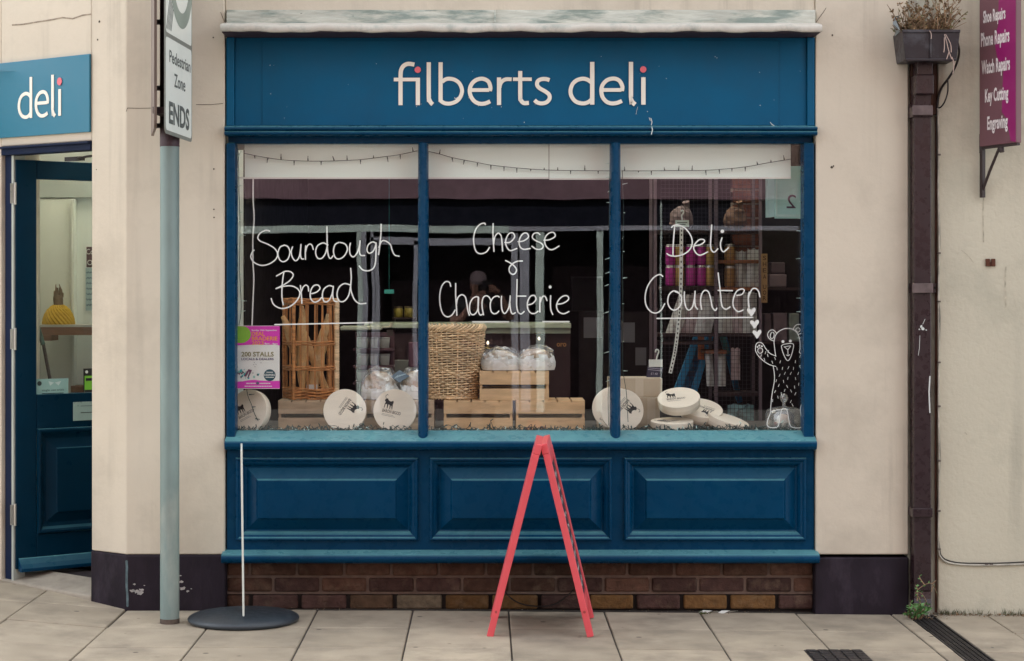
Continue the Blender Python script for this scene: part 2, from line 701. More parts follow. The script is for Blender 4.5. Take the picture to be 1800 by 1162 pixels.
# ------------------------------------------------------------------ the shop
SHOP = thing('shop_building', 'cream rendered corner shop with blue timber shopfront, display window and open blue door', 'shop')
A = Vector((-1.697, 0.0))
U = Vector((-0.805, 0.593))         # the splayed door wall runs this way from the pier corner
NW = Vector((-0.593, -0.805))       # and faces this way


def W(u, n=0.0):
    """plan point u metres along the splayed wall, n metres proud of it"""
    p = A + U * u + NW * n
    return (p.x, p.y)


PL, PR = XX(395), XX(1434)          # frontage between the piers
zpl = 0.262                          # top of the black plinth
TOPZ = 10.5
b = MB()
lp = [(PL, 0.0), (A.x, A.y), W(0.241), (W(0.241)[0] + 0.16, W(0.241)[1] + 0.22), (PL, 0.35)]
b.prism(lp, zpl, TOPZ)
# over the door
dh = 2.233
b.prism([W(0.2415), W(0.905), W(0.905, -0.25), W(0.2415, -0.2)], dh, TOPZ)
b.prism([W(0.906), W(2.2), W(2.2, -0.25), W(0.906, -0.25)], 0.0, TOPZ)
# right pier and wall over the fascia
b.prism([(PR, 0.0), (PR, 0.35), (XX(1597), 0.35), (XX(1597), 0.0)], zpl, TOPZ)
b.box(PL + 0.001, PR - 0.001, 0.012, 0.35, 2.836, TOPZ)
walls = b.build('wall', CREAM, SHOP, bevel=0.006)
# plinths
b = MB()
q = 0.004
b.prism([(PL + q, -q), (A.x - 0.001, -q), W(0.244, q), (W(0.244)[0] + 0.155, W(0.244)[1] + 0.22), (PL + q, 0.3)], -0.08, zpl - 0.001)
b.build('plinth', PLINTH, SHOP, bevel=0.008)
b = MB()
b.prism([(PR - q, -q), (PR - q, 0.3), (XX(1597) + 0.002, 0.3), (XX(1597) + 0.002, -q)], -0.1, zpl - 0.014)
b.build('plinth', PLINTH, SHOP, bevel=0.008)

# paint peeled from the left plinth, and the drip line down its corner
def patch(cx, cy, r_, n=13):
    return [(cx + r_ * math.cos(2 * math.pi * j / n) * random.uniform(.45, 1.3), cy + r_ * 0.7 * math.sin(2 * math.pi * j / n) * random.uniform(.4, 1.3)) for j in range(n)]


PEEL = mat('peeled_render', (0.40, 0.38, 0.37), 0.9, var=0.2, vscale=40)
for (px, py, r_) in ((232, 1039, 5), (240, 1040, 6), (248, 1037, 4), (236, 1027, 2.5), (246, 1042, 6), (318, 1023, 4), (321, 1034, 5), (330, 1039, 3), (317, 1012, 2), (336, 1035, 1.6), (254, 1029, 1.4)):
    b = MB()
    b.plate([(XX(x, -.005), ZZ(y, -.005)) for x, y in patch(px, py, r_)], 0.0008, 0, facing((0, -0.0045, 0)))
    b.build('peeled_patch', PEEL, SHOP)
b = MB()
b.stroke([(A.x + .004 + random.uniform(-.003, .003), z_ / 100) for z_ in range(2, 26, 3)], 0.011, 0.0008, 0, facing((0, -0.0046, 0)))
b.build('drip_line', mat('drip_teal', (0.10, 0.15, 0.17), .8, var=.4, vscale=30), SHOP)

# brick base under the stall riser
bl, br_ = PL + 0.004, PR - 0.004
BY = 0.055
b = MB()
hb = 0.066
z = -0.006
rowz = []
for r_ in range(4):
    rowz.append(z)
    off = 0.0 if r_ % 2 else 0.112
    x = bl - off
    gap = 0.012 if r_ else 0.018
    k = 0
    while x < br_:
        Lb = 0.213 if r_ else random.choice([0.205, 0.215, 0.213])
        xa, xb = max(x, bl), min(x + Lb, br_)
        if xb - xa > 0.03:
            yj = random.uniform(-0.003, 0.004)
            mi = 0
            if r_ == 0:
                mi = [0, 1, 1, 2, 3, 4, 4, 1, 4, 1, 4, 4, 1][k % 13]
            elif r_ == 1:
                mi = random.choice([0, 0, 1])
            b.box(xa, xb, BY + yj, BY + 0.1, z, z + hb, mi)
        x += Lb + gap
        k += 1
    z += hb + (0.016 if r_ == 0 else 0.011)


def brickmat(n, c):
    return mat(n, c, 0.9, var=0.3, vscale=22, bump=0.008, bscale=60, island=0.3, spec=0.15, stain=(0.22, 0.16, 0.11), stain_scale=14, stain_lo=0.52, stain_hi=0.75, stain_amt=0.45)


BR = [brickmat('brick_red', (0.090, 0.048, 0.034)), brickmat('brick_plum', (0.075, 0.042, 0.036)), brickmat('brick_brown', (0.12, 0.075, 0.047)),
      brickmat('brick_buff', (0.16, 0.125, 0.085)), brickmat('brick_ochre', (0.15, 0.080, 0.032))]
base = b.build('brick_base', BR, SHOP, bevel=0.009)
b = MB()
b.box(bl, br_, BY + 0.010, BY + 0.09, rowz[1] - 0.012, 0.28)
b.build('mortar', mat('mortar', (0.14, 0.095, 0.075), 0.95, var=0.25, vscale=20, bump=0.003, bscale=60), base)
b = MB()
b.box(bl, br_, BY + 0.022, BY + 0.09, -0.08, rowz[1] - 0.013)
b.build('open_joint', mat('dark_joint', (0.02, 0.014, 0.012), 0.95, var=0.3), base)

# stall riser with three raised and fielded panels
FY = 0.020
sl, sr = XX(398), XX(1432)
z_t, z_b = 0.800, 0.235
pan = [(XX(413.5), XX(735)), (XX(755), XX(1076)), (XX(1097), XX(1418))]
pz0, pz1 = ZZ(951), ZZ(805)
b = MB()
xs = [sl] + [v for p in pan for v in p] + [sr]
for i in range(0, len(xs), 2):
    b.box(xs[i], xs[i + 1], FY, FY + 0.05, z_b, z_t)
for (x0, x1) in pan:
    b.box(x0, x1, FY, FY + 0.05, z_b, pz0)
    b.box(x0, x1, FY, FY + 0.05, pz1, z_t)
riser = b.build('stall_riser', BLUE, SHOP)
prof = [(0.0, FY), (0.001, FY - 0.014), (0.004, FY - 0.019), (0.009, FY - 0.0205), (0.014, FY - 0.017), (0.018, FY - 0.010), (0.028, FY - 0.005), (0.036, FY + 0.004), (0.041, FY + 0.016),
        (0.047, FY + 0.020), (0.051, FY + 0.020), (0.097, FY - 0.010), (0.099, FY - 0.0105), (0.107, FY - 0.0215), (0.110, FY - 0.0225)]
for (x0, x1) in pan:
    b = MB()
    b.rings(x0, x1, pz0, pz1, prof)
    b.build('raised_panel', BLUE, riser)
# base moulding
b = MB()
zb = ZZ(991, -0.04)
b.along_x([(0.06, zb)] + [(-0.026 - 0.027 * math.sin(R(a)), zb + 0.024 - 0.024 * math.cos(R(a))) for a in range(0, 166, 15)] + [(-0.014, zb + 0.0495), (FY - 0.001, zb + 0.058), (0.06, zb + 0.058)], XX(391), XX(1438), sm=False)
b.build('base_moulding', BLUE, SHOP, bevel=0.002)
# sill
b = MB()
zs = ZZ(757, 0.07)
b.along_x([(0.12, zs - 0.06), (0.03, zs - 0.085), (-0.025, zs - 0.085), (-0.045, zs - 0.080), (-0.056, zs - 0.066), (-0.057, zs - 0.05), (-0.050, zs - 0.040), (0.066, zs), (0.12, zs)], XX(397), XX(1433))
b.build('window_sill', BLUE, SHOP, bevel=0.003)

# frame: stiles, mullions, head
b = MB()
zt = ZZ(252, 0.03)
b.box(XX(398), XX(413.5), -0.004, 0.10, zs - 0.03, zt)
b.box(XX(1413), XX(1431), -0.004, 0.10, zs - 0.03, zt)
b.box(sl, sr, 0.048, 0.10, zt, ZZ(236, 0.012))
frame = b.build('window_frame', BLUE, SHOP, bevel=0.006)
for xc in (743.5, 1082.5):
    b = MB()
    hw = 0.0245
    x = XX(xc, 0.0)
    pl = [(x - hw, 0.075), (x - hw, 0.035)] + [(x - hw * math.cos(a), 0.035 - 0.055 * math.sin(a)) for a in [math.pi * j / 14 for j in range(1, 14)]] + [(x + hw, 0.035), (x + hw, 0.075)]
    b.prism(list(reversed(pl)), zs - 0.034, zt)
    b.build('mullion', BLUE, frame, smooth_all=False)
GY = 0.078
panes = []
pane_x = [(414, 735), (752, 1074), (1091, 1412)]
for (a, c) in pane_x:
    b = MB()
    b.box(XX(a) - 0.004, XX(c) + 0.004, GY, GY + 0.006, zs - 0.002, zt + 0.004)
    panes.append(b.build('window_pane', GLASS, SHOP))

# fascia
b = MB()
fz0, fz1 = ZZ(222, 0.02), 2.712
b.box(XX(412), XX(1419), 0.022, 0.08, fz0, fz1)
b.box(XX(460), XX(1370), 0.018, 0.022, fz0 + 0.004, fz1 - 0.012)
fascia = b.build('fascia_board', FASC, SHOP, bevel=0.0015)
b = MB()
b.box(XX(397.5), XX(411.5), 0.004, 0.08, fz0, fz1)
b.build('fascia_pilaster', FASC, SHOP, bevel=0.004)
b = MB()
b.box(XX(1419.5), XX(1432.5), 0.004, 0.08, fz0, fz1)
b.build('fascia_pilaster', FASC, SHOP, bevel=0.004)
b = MB()
z0 = ZZ(238, -0.03)
b.along_x([(0.08, z0), (-0.042, z0), (-0.05, z0 + 0.006), (-0.05, z0 + 0.014), (-0.04, z0 + 0.020), (-0.048, z0 + 0.024), (-0.055, z0 + 0.030), (-0.050, z0 + 0.038), (0.0175, fz0 + 0.003), (0.08, fz0 + 0.003)], XX(397), XX(1434))
b.build('fascia_moulding', BLUE, SHOP, bevel=0.0015)
b = MB()
b.along_x([(0.06, 2.713), (-0.155, 2.713), (-0.155, 2.722), (0.06, 2.74)], XX(398), XX(1432))
b.build('cornice_soffit', mat('soffit_shade', (0.03, 0.016, 0.03), 0.7), SHOP)  # shade under the cornice put into the soffit's dark colour
b = MB()
n = 60
cx0, cx1 = XX(396), XX(1434)
pr = [(0.01, 2.723), (-0.155, 2.7225), (-0.165, 2.714), (-0.172, 2.718), (-0.174, 2.738), (-0.168, 2.747), (-0.150, 2.752), (-0.125, 2.757), (-0.03, 2.775)]
vs, fs = [], []
for i in range(n + 1):
    x = cx0 + (cx1 - cx0) * i / n
    w1 = 0.004 * math.sin(i * 0.7) + 0.003 * math.sin(i * 1.9 + 1)
    for k, (y, z) in enumerate(pr):
        amp = 1.0 if 2 <= k <= 6 else (0.0 if k < 2 else 0.3)
        vs.append((x, y - w1 * 0.5 * amp, z + w1 * amp * 0.7))
k = len(pr)
for i in range(n):
    for j in range(k - 1):
        fs.append((i * k + j, (i + 1) * k + j, (i + 1) * k + j + 1, i * k + j + 1))
b.add(vs, fs, 0, sm=True)
b.build('cornice_flashing', mat('cornice_strip', (0.60, 0.58, 0.52), 0.7, var=0.15, vscale=9, spec=0.2, stain=(0.30, 0.34, 0.31), stain_scale=9, stain_lo=0.5, stain_hi=0.65, stain_amt=0.7, chip=(.06, .05, .05), chip_scale=30, chip_th=.76), SHOP)
b = MB()
xm_ = XX(870)
for (xa, xc, yo_) in ((XX(400), xm_, 0.0), (xm_ + .003, XX(1431), 0.003)):
    n = 40
    vs, fs = [], []
    for i in range(n + 1):
        x = xa + (xc - xa) * i / n
        for k in range(9):
            z = 2.768 + 0.0085 * k
            vs.append((x, -0.034 - yo_ + 0.005 * math.sin(i * .9 + k) * math.sin(k * 1.3 + i * .31) + 0.003 * k / 8, z))
    for i in range(n):
        for k in range(8):
            fs.append((i * 9 + k, (i + 1) * 9 + k, (i + 1) * 9 + k + 1, i * 9 + k + 1))
    b.add(vs, fs, 0, sm=True)
b.box(XX(400), XX(1431), -0.02, 0.01, 2.76, 2.834)
b.build('lead_apron', LEAD, SHOP)
b = MB()
for px in (870,):
    x = XX(px)
    b.tube([(x, -0.045, 2.774), (x, -0.044, 2.80), (x, -0.043, 2.834)], 0.004, 6)
b.build('flashing_roll', LEAD, SHOP)

# fascia lettering
SW1, SW2 = 7.5, 7.2


def letters1():
    s = []
    s.append(([(363, 178), (310, 168), (260, 172), (215, 200), (190, 245), (182, 300), (181, 400), (181, 712)], 55, 5, 3))
    s.append(([(92, 374), (437, 374)], 47, 0, 0))
    s.append(([(409, 352), (409, 712)], 55, 0, 0))
    s.append(([(553, 147), (553, 590), (560, 640), (580, 678), (605, 702)], 55, 2, 0))
    s.append(([(709, 147), (709, 668)], 55, 0, 0))
    s.append(([(730, 405), (775, 372), (830, 364), (900, 380), (960, 430), (992, 520), (965, 610), (910, 665), (830, 692), (760, 685), (708, 655)], 51, 5, 0))
    s.append(([(1118, 513), (1350, 513)], 48, 0, 0))
    s.append(([(1358, 525), (1366, 480), (1345, 410), (1300, 375), (1240, 364), (1170, 385), (1115, 440), (1092, 520), (1110, 600), (1160, 665), (1230, 694), (1300, 688), (1362, 662)], 52, 5, 0))
    s.append(([(1479, 347), (1479, 710)], 55, 0, 0))
    s.append(([(1486, 480), (1500, 425), (1535, 386), (1580, 370), (1645, 372)], 50, 5, 0))
    return [(fit(p, 680, 90, SW1), w / SW1, n) for p, w, n, _ in s]


def letters_deli():
    s = []
    s.append(([(1008, 400), (955, 362), (890, 350), (815, 372), (762, 425), (740, 505), (757, 580), (810, 640), (890, 662), (955, 650), (1008, 612)], 50, 5))
    s.append(([(1015, 137), (1015, 678)], 55, 0))
    s.append(([(1155, 492), (1385, 492)], 46, 0))
    s.append(([(1390, 505), (1396, 450), (1370, 390), (1330, 357), (1270, 348), (1200, 370), (1145, 430), (1130, 500), (1145, 580), (1195, 640), (1260, 662), (1330, 655), (1390, 630)], 50, 5))
    s.append(([(1505, 137), (1505, 580), (1511, 622), (1529, 652), (1559, 677)], 54, 2))
    s.append(([(1662, 332), (1662, 678)], 55, 0))
    return s


def letters2():
    s = [([(104, 252), (104, 570), (112, 620), (150, 657), (213, 655)], 52, 5),
         ([(12, 356), (250, 356)], 44, 0),
         ([(475, 368), (430, 354), (370, 356), (325, 382), (318, 430), (350, 470), (420, 510), (468, 550), (475, 600), (440, 645), (380, 662), (320, 650), (285, 620)], 50, 5)]
    s += letters_deli()
    return [(fit(p, 900, 90, SW2), w / SW2, n) for p, w, n in s]


b = MB()
FL = 0.0165
PXM = D / F
M = facing((0, FL, 0))
for i, (pts, w, n) in enumerate(letters1() + letters2()):
    if i == len(letters1()) + 3:
        b.build('fascia_lettering', LETTER, fascia)
        b = MB()
    q = smooth(pts, n) if n else pts
    loc = [(XX(p[0], FL), ZZ(p[1], FL)) for p in q]
    b.stroke(loc, w * PXM, 0.003 + 0.0002 * i, 0, M, round_=False)
b.build('fascia_lettering', LETTER, fascia)
for (px, py) in (fit([(408, 247)], 680, 90, SW1)[0], fit([(1660, 233)], 900, 90, SW2)[0]):
    b = MB()
    MM = facing((XX(px, FL), FL, ZZ(py, FL)))
    b.plate([(5.5 * PXM * math.cos(a), 5.5 * PXM * math.sin(a)) for a in [2 * math.pi * j / 24 for j in range(24)]], 0.009, 0, MM)
    b.build('lettering_dot', PINK, fascia)
# gull droppings that ran down the sign
WHITE_DRIP = mat('dried_white_splash', (0.62, 0.66, 0.64), 0.8)
for pts, w in (([(1121, 188), (1119, 195), (1118, 201)], 0.5), ([(1144, 208), (1146, 214), (1145, 220)], 1.4), ([(799, 172), (802, 174), (804, 171)], 1.4), ([(1354, 215), (1357, 219), (1361, 221)], 1.1), ([(1141, 207), (1143, 212)], 1.0)):
    b = MB()
    b.stroke([(XX(p[0], 0.017), ZZ(p[1], 0.017)) for p in pts], w * PXM, 0.001, 0, facing((0, 0.0165, 0)))
    b.build('splash_mark', WHITE_DRIP, fascia)
b = MB()
b.stroke([(XX(1145, -0.03), ZZ(224, -0.03)), (XX(1146, -0.03), ZZ(229, -0.03)), (XX(1144, -0.03), ZZ(237, -0.03))], 1.5 * PXM, 0.001, 0, facing((0, -0.0575, 0)))
b.build('splash_mark', WHITE_DRIP, fascia)
for i in range(34):
    b = MB()
    px, py = random.uniform(420, 1410), random.uniform(90, 216)
    r_ = random.uniform(0.25, 0.7) * PXM
    b.plate([(XX(px, .018) + r_ * math.cos(a), ZZ(py, .018) + r_ * random.uniform(0.7, 2.2) * math.sin(a)) for a in [2 * math.pi * j / 7 for j in range(7)]], 0.0006, 0, facing((0, 0.0175, 0)))
    b.build('splash_mark', WHITE_DRIP, fascia)


# ------------------------------------------------------------------ door wall: sign, frame, leaf
Uv = Vector((-U.x, -U.y, 0))        # to the right along the splayed wall, seen from the street


def MW(u, n, z):
    p = W(u, n)
    return facing((p[0], p[1], z), right=Uv)


sz0, sz1 = ZZ(232, 0.143), ZZ(95, 0.143)
b = MB()
b.box(-1.30, 0.0, sz0, sz1, 0.0, 0.012, M=MW(0.242, 0.001, 0))
ds = b.build('door_sign', SIGNBLUE, SHOP, bevel=0.002)
b = MB()
# px 35..112 of the photo lies at these distances along the wall


def ualong(px):
    k = (px - CX) / F
    return (A.x - k * D) / (k * U.y - U.x)


uL, uR = ualong(35.5), ualong(111.5)
dsc = (uL - uR) / (1690 - 715)
zb_, zt_ = ZZ(208, 0.40), ZZ(136, 0.40)
vsc = (zt_ - zb_) / (678 - 137)
Ms = MW(0, 0.0135, 0)
for i, (p, w, n) in enumerate(letters_deli()):
    q = smooth(p, n) if n else [Vector(x) for x in p]
    loc = [(-(uL - (x[0] - 715) * dsc), zb_ + (678 - x[1]) * vsc) for x in q]
    b.stroke(loc, w * dsc * 1.05, 0.002 + 0.0002 * i, 0, Ms, round_=False)
b.build('door_sign_lettering', LETTER, ds)
b = MB()
b.plate([(-(uL - (1660 - 715) * dsc) + 0.017 * math.cos(a), zb_ + (678 - 233) * vsc + 0.019 * math.sin(a)) for a in [2 * math.pi * j / 20 for j in range(20)]], 0.004, 0, Ms)
b.build('lettering_dot', PINK, ds)

b = MB()
df0 = 2.188
b.box(-0.90, -0.2445, df0, dh - 0.002, -0.07, 0.006, M=MW(0, 0, 0))
b.box(-0.90, -0.2445, dh - 0.014, dh - 0.003, 0.006, 0.022, M=MW(0, 0, 0))
b.box(-0.90, -0.842, 0.05, df0 - 0.001, -0.09, -0.02, M=MW(0, 0, 0))
b.box(-0.262, -0.2445, 0.05, df0 - 0.001, -0.09, -0.02, M=MW(0, 0, 0))
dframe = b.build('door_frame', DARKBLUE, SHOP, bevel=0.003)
b = MB()
b.box(-0.841, -0.826, 0.05, df0 - 0.002, -0.085, -0.012, M=MW(0, 0, 0))
b.build('frame_stop', mat('pale_jamb_edge', (0.42, 0.46, 0.42), 0.6), dframe)
# closer arm under the head
b = MB()
b.box(-0.52, -0.40, df0 - 0.040, df0 - 0.020, -0.10, -0.075, M=MW(0, 0, 0))
b.tube([(-0.42, df0 - 0.032, -0.07), (-0.33, df0 - 0.025, -0.05), (-0.27, df0 - 0.022, -0.06)], 0.006, 6, M=MW(0, 0, 0))
b.build('door_closer', mat('dark_steel', (0.05, 0.045, 0.045), 0.4, metal=0.7), dframe)

H = Vector((*W(0.818, -0.02), 0.0))
V = Vector((0.806, 0.592, 0.0))
MD = facing(H, right=V)             # leaf: x along the leaf, y up, z towards the street
dz0, dz1 = 0.117, 2.166
gl_z0, gl_z1 = 0.987, 2.072
LW_ = 0.80
b = MB()
b.box(0.0, 0.11, dz0, dz1, -0.045, 0.0, M=MD)
b.box(LW_ - 0.11, LW_, dz0, dz1, -0.045, 0.0, M=MD)
b.box(0.1105, LW_ - 0.1105, gl_z1, dz1, -0.045, 0.0, M=MD)
b.box(0.1105, LW_ - 0.1105, 0.815, gl_z0, -0.045, 0.0, M=MD)
b.box(0.1105, LW_ - 0.1105, dz0, 0.285, -0.045, 0.0, M=MD)
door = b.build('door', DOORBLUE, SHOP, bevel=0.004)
b = MB()
pr2 = [(0.0, 0.0), (0.004, -0.014), (0.012, -0.016), (0.022, -0.010), (0.034, 0.006), (0.05, 0.014), (0.055, 0.014), (0.10, -0.006), (0.104, -0.012), (0.108, -0.013)]
tmp = MB()
tmp.rings(0.1105, LW_ - 0.1105, 0.285, 0.815, pr2)
Mr = Matrix(((1, 0, 0, 0), (0, 0, 1, 0), (0, -1, 0, 0), (0, 0, 0, 1)))   # x, y, z -> x, z, -y
b.add(tmp.v, tmp.f, 0, MD @ Mr)
b.build('door_panel', DOORBLUE, door)
b = MB()
b.box(0.108, LW_ - 0.108, gl_z0 - 0.002, gl_z1 + 0.002, -0.025, -0.019, M=MD)
b.build('door_pane', DOORGLASS, door)
b = MB()
prf = [(0.002, dz0 - 0.012), (0.045, dz0 - 0.012), (0.048, dz0 + 0.004), (0.032, dz0 + 0.026), (0.012, dz0 + 0.05), (0.002, dz0 + 0.055)]
tmp = MB()
tmp.along_x([(-y, z) for y, z in prf], 0.012, LW_ - 0.01)
b.add(tmp.v, tmp.f, 0, MD @ Mr)
b.build('weather_bar', BLUE, door, bevel=0.002)
b = MB()
b.box(0.305, 0.48, ZZ(741, 0.63), ZZ(708, 0.63), 0.001, 0.006, M=MD)
lp_ = b.build('letter_plate', mat('pale_aluminium', (0.36, 0.50, 0.47), 0.35, metal=0.2, var=0.05), door, bevel=0.001)
b = MB()
b.box(0.345, 0.47, 0.885, 0.889, 0.0062, 0.008, M=MD)
b.box(0.345, 0.47, 0.92, 0.922, 0.0062, 0.008, M=MD)
b.build('letter_slot', mat('slot_dark', (0.05, 0.07, 0.07), 0.5), lp_)
STEEL = mat('hinge_steel', (0.55, 0.54, 0.5), 0.35, metal=0.8)
for py in (340, 596, 905):
    b = MB()
    zc = ZZ(py, 0.49)
    b.tube([(-0.006, zc - 0.055, 0.006), (-0.006, zc + 0.055, 0.006)], 0.0065, 8, M=MD)
    b.box(-0.03, 0.0, zc - 0.05, zc + 0.05, 0.0, 0.003, M=MD)
    b.build('hinge', STEEL, door)
# leaflet and stickers on the door glass
b = MB()
z0_, z1_ = ZZ(697, .56), ZZ(667, .56)
b.box(0.112, 0.288, z0_, z1_, -0.0185, -0.0175, M=MD)
lf = b.build('leaflet', mat('leaflet_teal', (0.30, 0.52, 0.49), 0.6), None)
tag(lf, 'pale teal leaflet stuck inside the bottom left corner of the door glass', 'leaflet')
b = MB()
b.disc(0.012, 0, 18, 0, MD @ Matrix.Translation((0.132, z1_ - 0.022, -0.0170)))
b.text('single use crisis', MD @ Matrix.Translation((0.205, z0_ + 0.024, -0.0170)), w=0.12, h=0.014, mi=0)
b.add([(0.146, z0_ + 0.010, -0.017), (0.262, z0_ + 0.010, -0.017), (0.262, z0_ + 0.014, -0.017), (0.146, z0_ + 0.014, -0.017)], [(0, 1, 2, 3)], 0, MD)
b.build('print', mat('ink_dark', (0.03, 0.05, 0.05), 0.7), lf)
b = MB()
b.add([(0.18, z1_ - 0.012, -0.017), (0.21, z1_ - 0.02, -0.017), (0.19, z1_ - 0.035, -0.017)], [(0, 1, 2)], 0, MD)
b.add([(0.215, z1_ - 0.02, -0.017), (0.25, z1_ - 0.012, -0.017), (0.235, z1_ - 0.035, -0.017)], [(0, 1, 2)], 0, MD)
b.build('leaf_emblem', mat('ink_pale', (0.55, 0.7, 0.68), 0.7), lf)
b = MB()
b.box(0.371, 0.45, ZZ(692, .6), ZZ(650, .6), -0.0185, -0.0175, M=MD)
st = tag(b.build('window_sticker', mat('black_vinyl', (0.02, 0.02, 0.02), 0.5)), 'small black and bright green sticker on the door glass beside the pier', 'sticker')
b = MB()
b.box(0.377, 0.45, ZZ(688, .6), ZZ(663, .6), -0.0170, -0.0165, M=MD)
b.build('green_field', mat('lime_vinyl', (0.22, 0.62, 0.05), 0.5), st)
b = MB()
b.box(0.383, 0.43, ZZ(672, .6), ZZ(667, .6), -0.0160, -0.0155, M=MD)
b.build('print_bar', MATS['black_vinyl'], st)
b = MB()
b.disc(0.008, 0, 12, 0, MD @ Matrix.Translation((0.388, ZZ(656, .6), -0.0165)))
b.build('emblem', mat('white_vinyl', (0.75, 0.78, 0.75), 0.5), st)

# threshold stone and the floor behind it
b = MB()
T0 = [W(0.2455, 0.0), W(0.95, 0.0), W(0.95, -0.20), W(0.2455, -0.20)]
vs = [(T0[0][0], T0[0][1], 0.042), (T0[1][0], T0[1][1], 0.062), (T0[2][0], T0[2][1], 0.098), (T0[3][0], T0[3][1], 0.085),
      (T0[0][0], T0[0][1], -0.1), (T0[1][0], T0[1][1], -0.1), (T0[2][0], T0[2][1], -0.1), (T0[3][0], T0[3][1], -0.1)]
b.add(vs, [(0, 3, 2, 1), (0, 1, 5, 4), (1, 2, 6, 5), (2, 3, 7, 6), (3, 0, 4, 7)])
b.build('threshold', mat('worn_stone_step', (0.36, 0.32, 0.26), 0.75, var=0.2, vscale=9, bump=0.003, bscale=40, stain=(0.24, 0.21, 0.17), stain_scale=6, stain_amt=0.6), SHOP, bevel=0.008)
b = MB()
b.prism([W(0.2455, -0.2005), (-1.3, 0.40), (-1.3, 1.45), (-3.6, 1.45), W(2.2, -0.26), W(0.96, -0.2005)], -0.1, 0.080)
b.build('lobby_floor', mat('dark_mat', (0.035, 0.025, 0.028), 0.95, var=0.3, vscale=30), SHOP)

# ------------------------------------------------------------------ inside: lobby and shop room
b = MB()
b.box(-3.6, -1.36, 1.40, 1.46, 0.0, 2.65)
b.box(-1.38, -1.32, 0.36, 1.399, 0.081, 2.65)
b.box(-3.66, -3.6, 0.3, 1.46, 0.0, 2.65)
lob = b.build('lobby_wall', WHITEP, SHOP)
b = MB()
b.box(-3.6, -1.385, 0.45, 1.399, 2.60, 2.606)
b.build('added_rooflight_pane', DOORGLASS, SHOP)  # unseen glass roof, added to let sky light into the lobby
b = MB()
b.box(-3.59, -1.385, 1.355, 1.398, ZZ(347, 1.36), 2.595)
b.build('lobby_beam', mat('grey_interior_paint', (0.42, 0.47, 0.46), 0.7), SHOP)
yb2 = 1.36
b = MB()
b.box(XX(70, yb2), XX(133, yb2), yb2 - 0.0, yb2 + 0.038, 0.5, ZZ(350, yb2))
b.box(XX(127, yb2), XX(133, yb2), yb2 - 0.03, yb2, 0.5, ZZ(350, yb2))
b.build('boarded_panel', mat('panel_white', (0.76, 0.81, 0.76), 0.5, var=0.04), SHOP, bevel=0.004)

YB = 5.2
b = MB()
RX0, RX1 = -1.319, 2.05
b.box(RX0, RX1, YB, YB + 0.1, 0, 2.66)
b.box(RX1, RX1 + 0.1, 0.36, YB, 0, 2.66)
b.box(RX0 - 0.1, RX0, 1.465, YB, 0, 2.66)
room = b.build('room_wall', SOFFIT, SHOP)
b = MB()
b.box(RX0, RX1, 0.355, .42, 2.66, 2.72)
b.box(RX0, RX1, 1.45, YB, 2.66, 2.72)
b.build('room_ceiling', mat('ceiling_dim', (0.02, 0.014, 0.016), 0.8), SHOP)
b = MB()
b.box(RX0, RX1, 0.421, 1.449, 2.68, 2.686)
b.build('added_rooflight_pane', DOORGLASS, SHOP)  # unseen skylight, added to brighten the goods on display
b = MB()
b.box(RX0, RX1, 2.4, YB + .1, 2.721, 5.5)
b.box(-3.6, RX0 - .01, 4.5, YB + .1, 2.721, 6.4)
b.build('added_sun_block', CREAM, SHOP)  # unseen mass added to keep direct sun off the roof glazing
b = MB()
b.box(RX0, RX1, 0.36, YB, -0.02, 0.06)
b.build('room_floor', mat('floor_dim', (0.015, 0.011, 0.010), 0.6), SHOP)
# display platform behind the glass
ZD = zs - 0.012
b = MB()
b.box(PL + 0.01, PR - 0.01, 0.121, 0.92, ZD - 0.03, ZD)
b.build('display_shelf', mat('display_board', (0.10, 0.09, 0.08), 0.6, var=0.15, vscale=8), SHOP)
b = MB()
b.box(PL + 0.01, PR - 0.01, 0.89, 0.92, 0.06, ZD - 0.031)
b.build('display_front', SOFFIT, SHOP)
# brick return wall inside on the right
b = MB()
x0, x1 = XX(1288, 1.3), XX(1336, 1.3)
z = 1.6
r_ = 0
while z < 2.6:
    x = x0 - (0.11 if r_ % 2 else 0)
    while x < x1:
        a, c = max(x, x0), min(x + 0.213, x1)
        if c - a > 0.02:
            b.box(a, c, 1.30 + random.uniform(0, .004), 1.40, z, z + 0.066)
        x += 0.225
    z += 0.077
    r_ += 1
ib = b.build('interior_brickwork', brickmat('brick_inside', (0.16, 0.06, 0.045)), SHOP, bevel=0.004)
b = MB()
b.box(x0, x1, 1.308, 1.40, 1.6, 2.62)
b.build('mortar', mat('mortar_inside', (0.25, 0.2, 0.18), 0.9), ib)

# ------------------------------------------------------------------ opposite side of the street (seen only mirrored in the glass)
OY = -14.0
ALU = mat('pale_aluminium_frame', (0.30, 0.37, 0.36), 0.5, var=0.05)
ALU2 = mat('grey_aluminium_frame', (0.19, 0.20, 0.245), 0.5, var=0.05)
OPP = thing('opposite_shop', 'dark shop across the street, mirrored in the display window, with pale metal door frames', 'shop', (0, OY, 0))
DO = D - OY - 0.0


def oX(px):
    return (px - CX) / F * (D - OY + 0.16)


def oZ(py):
    return EYE - (py - CZ) / F * (D - OY + 0.16)


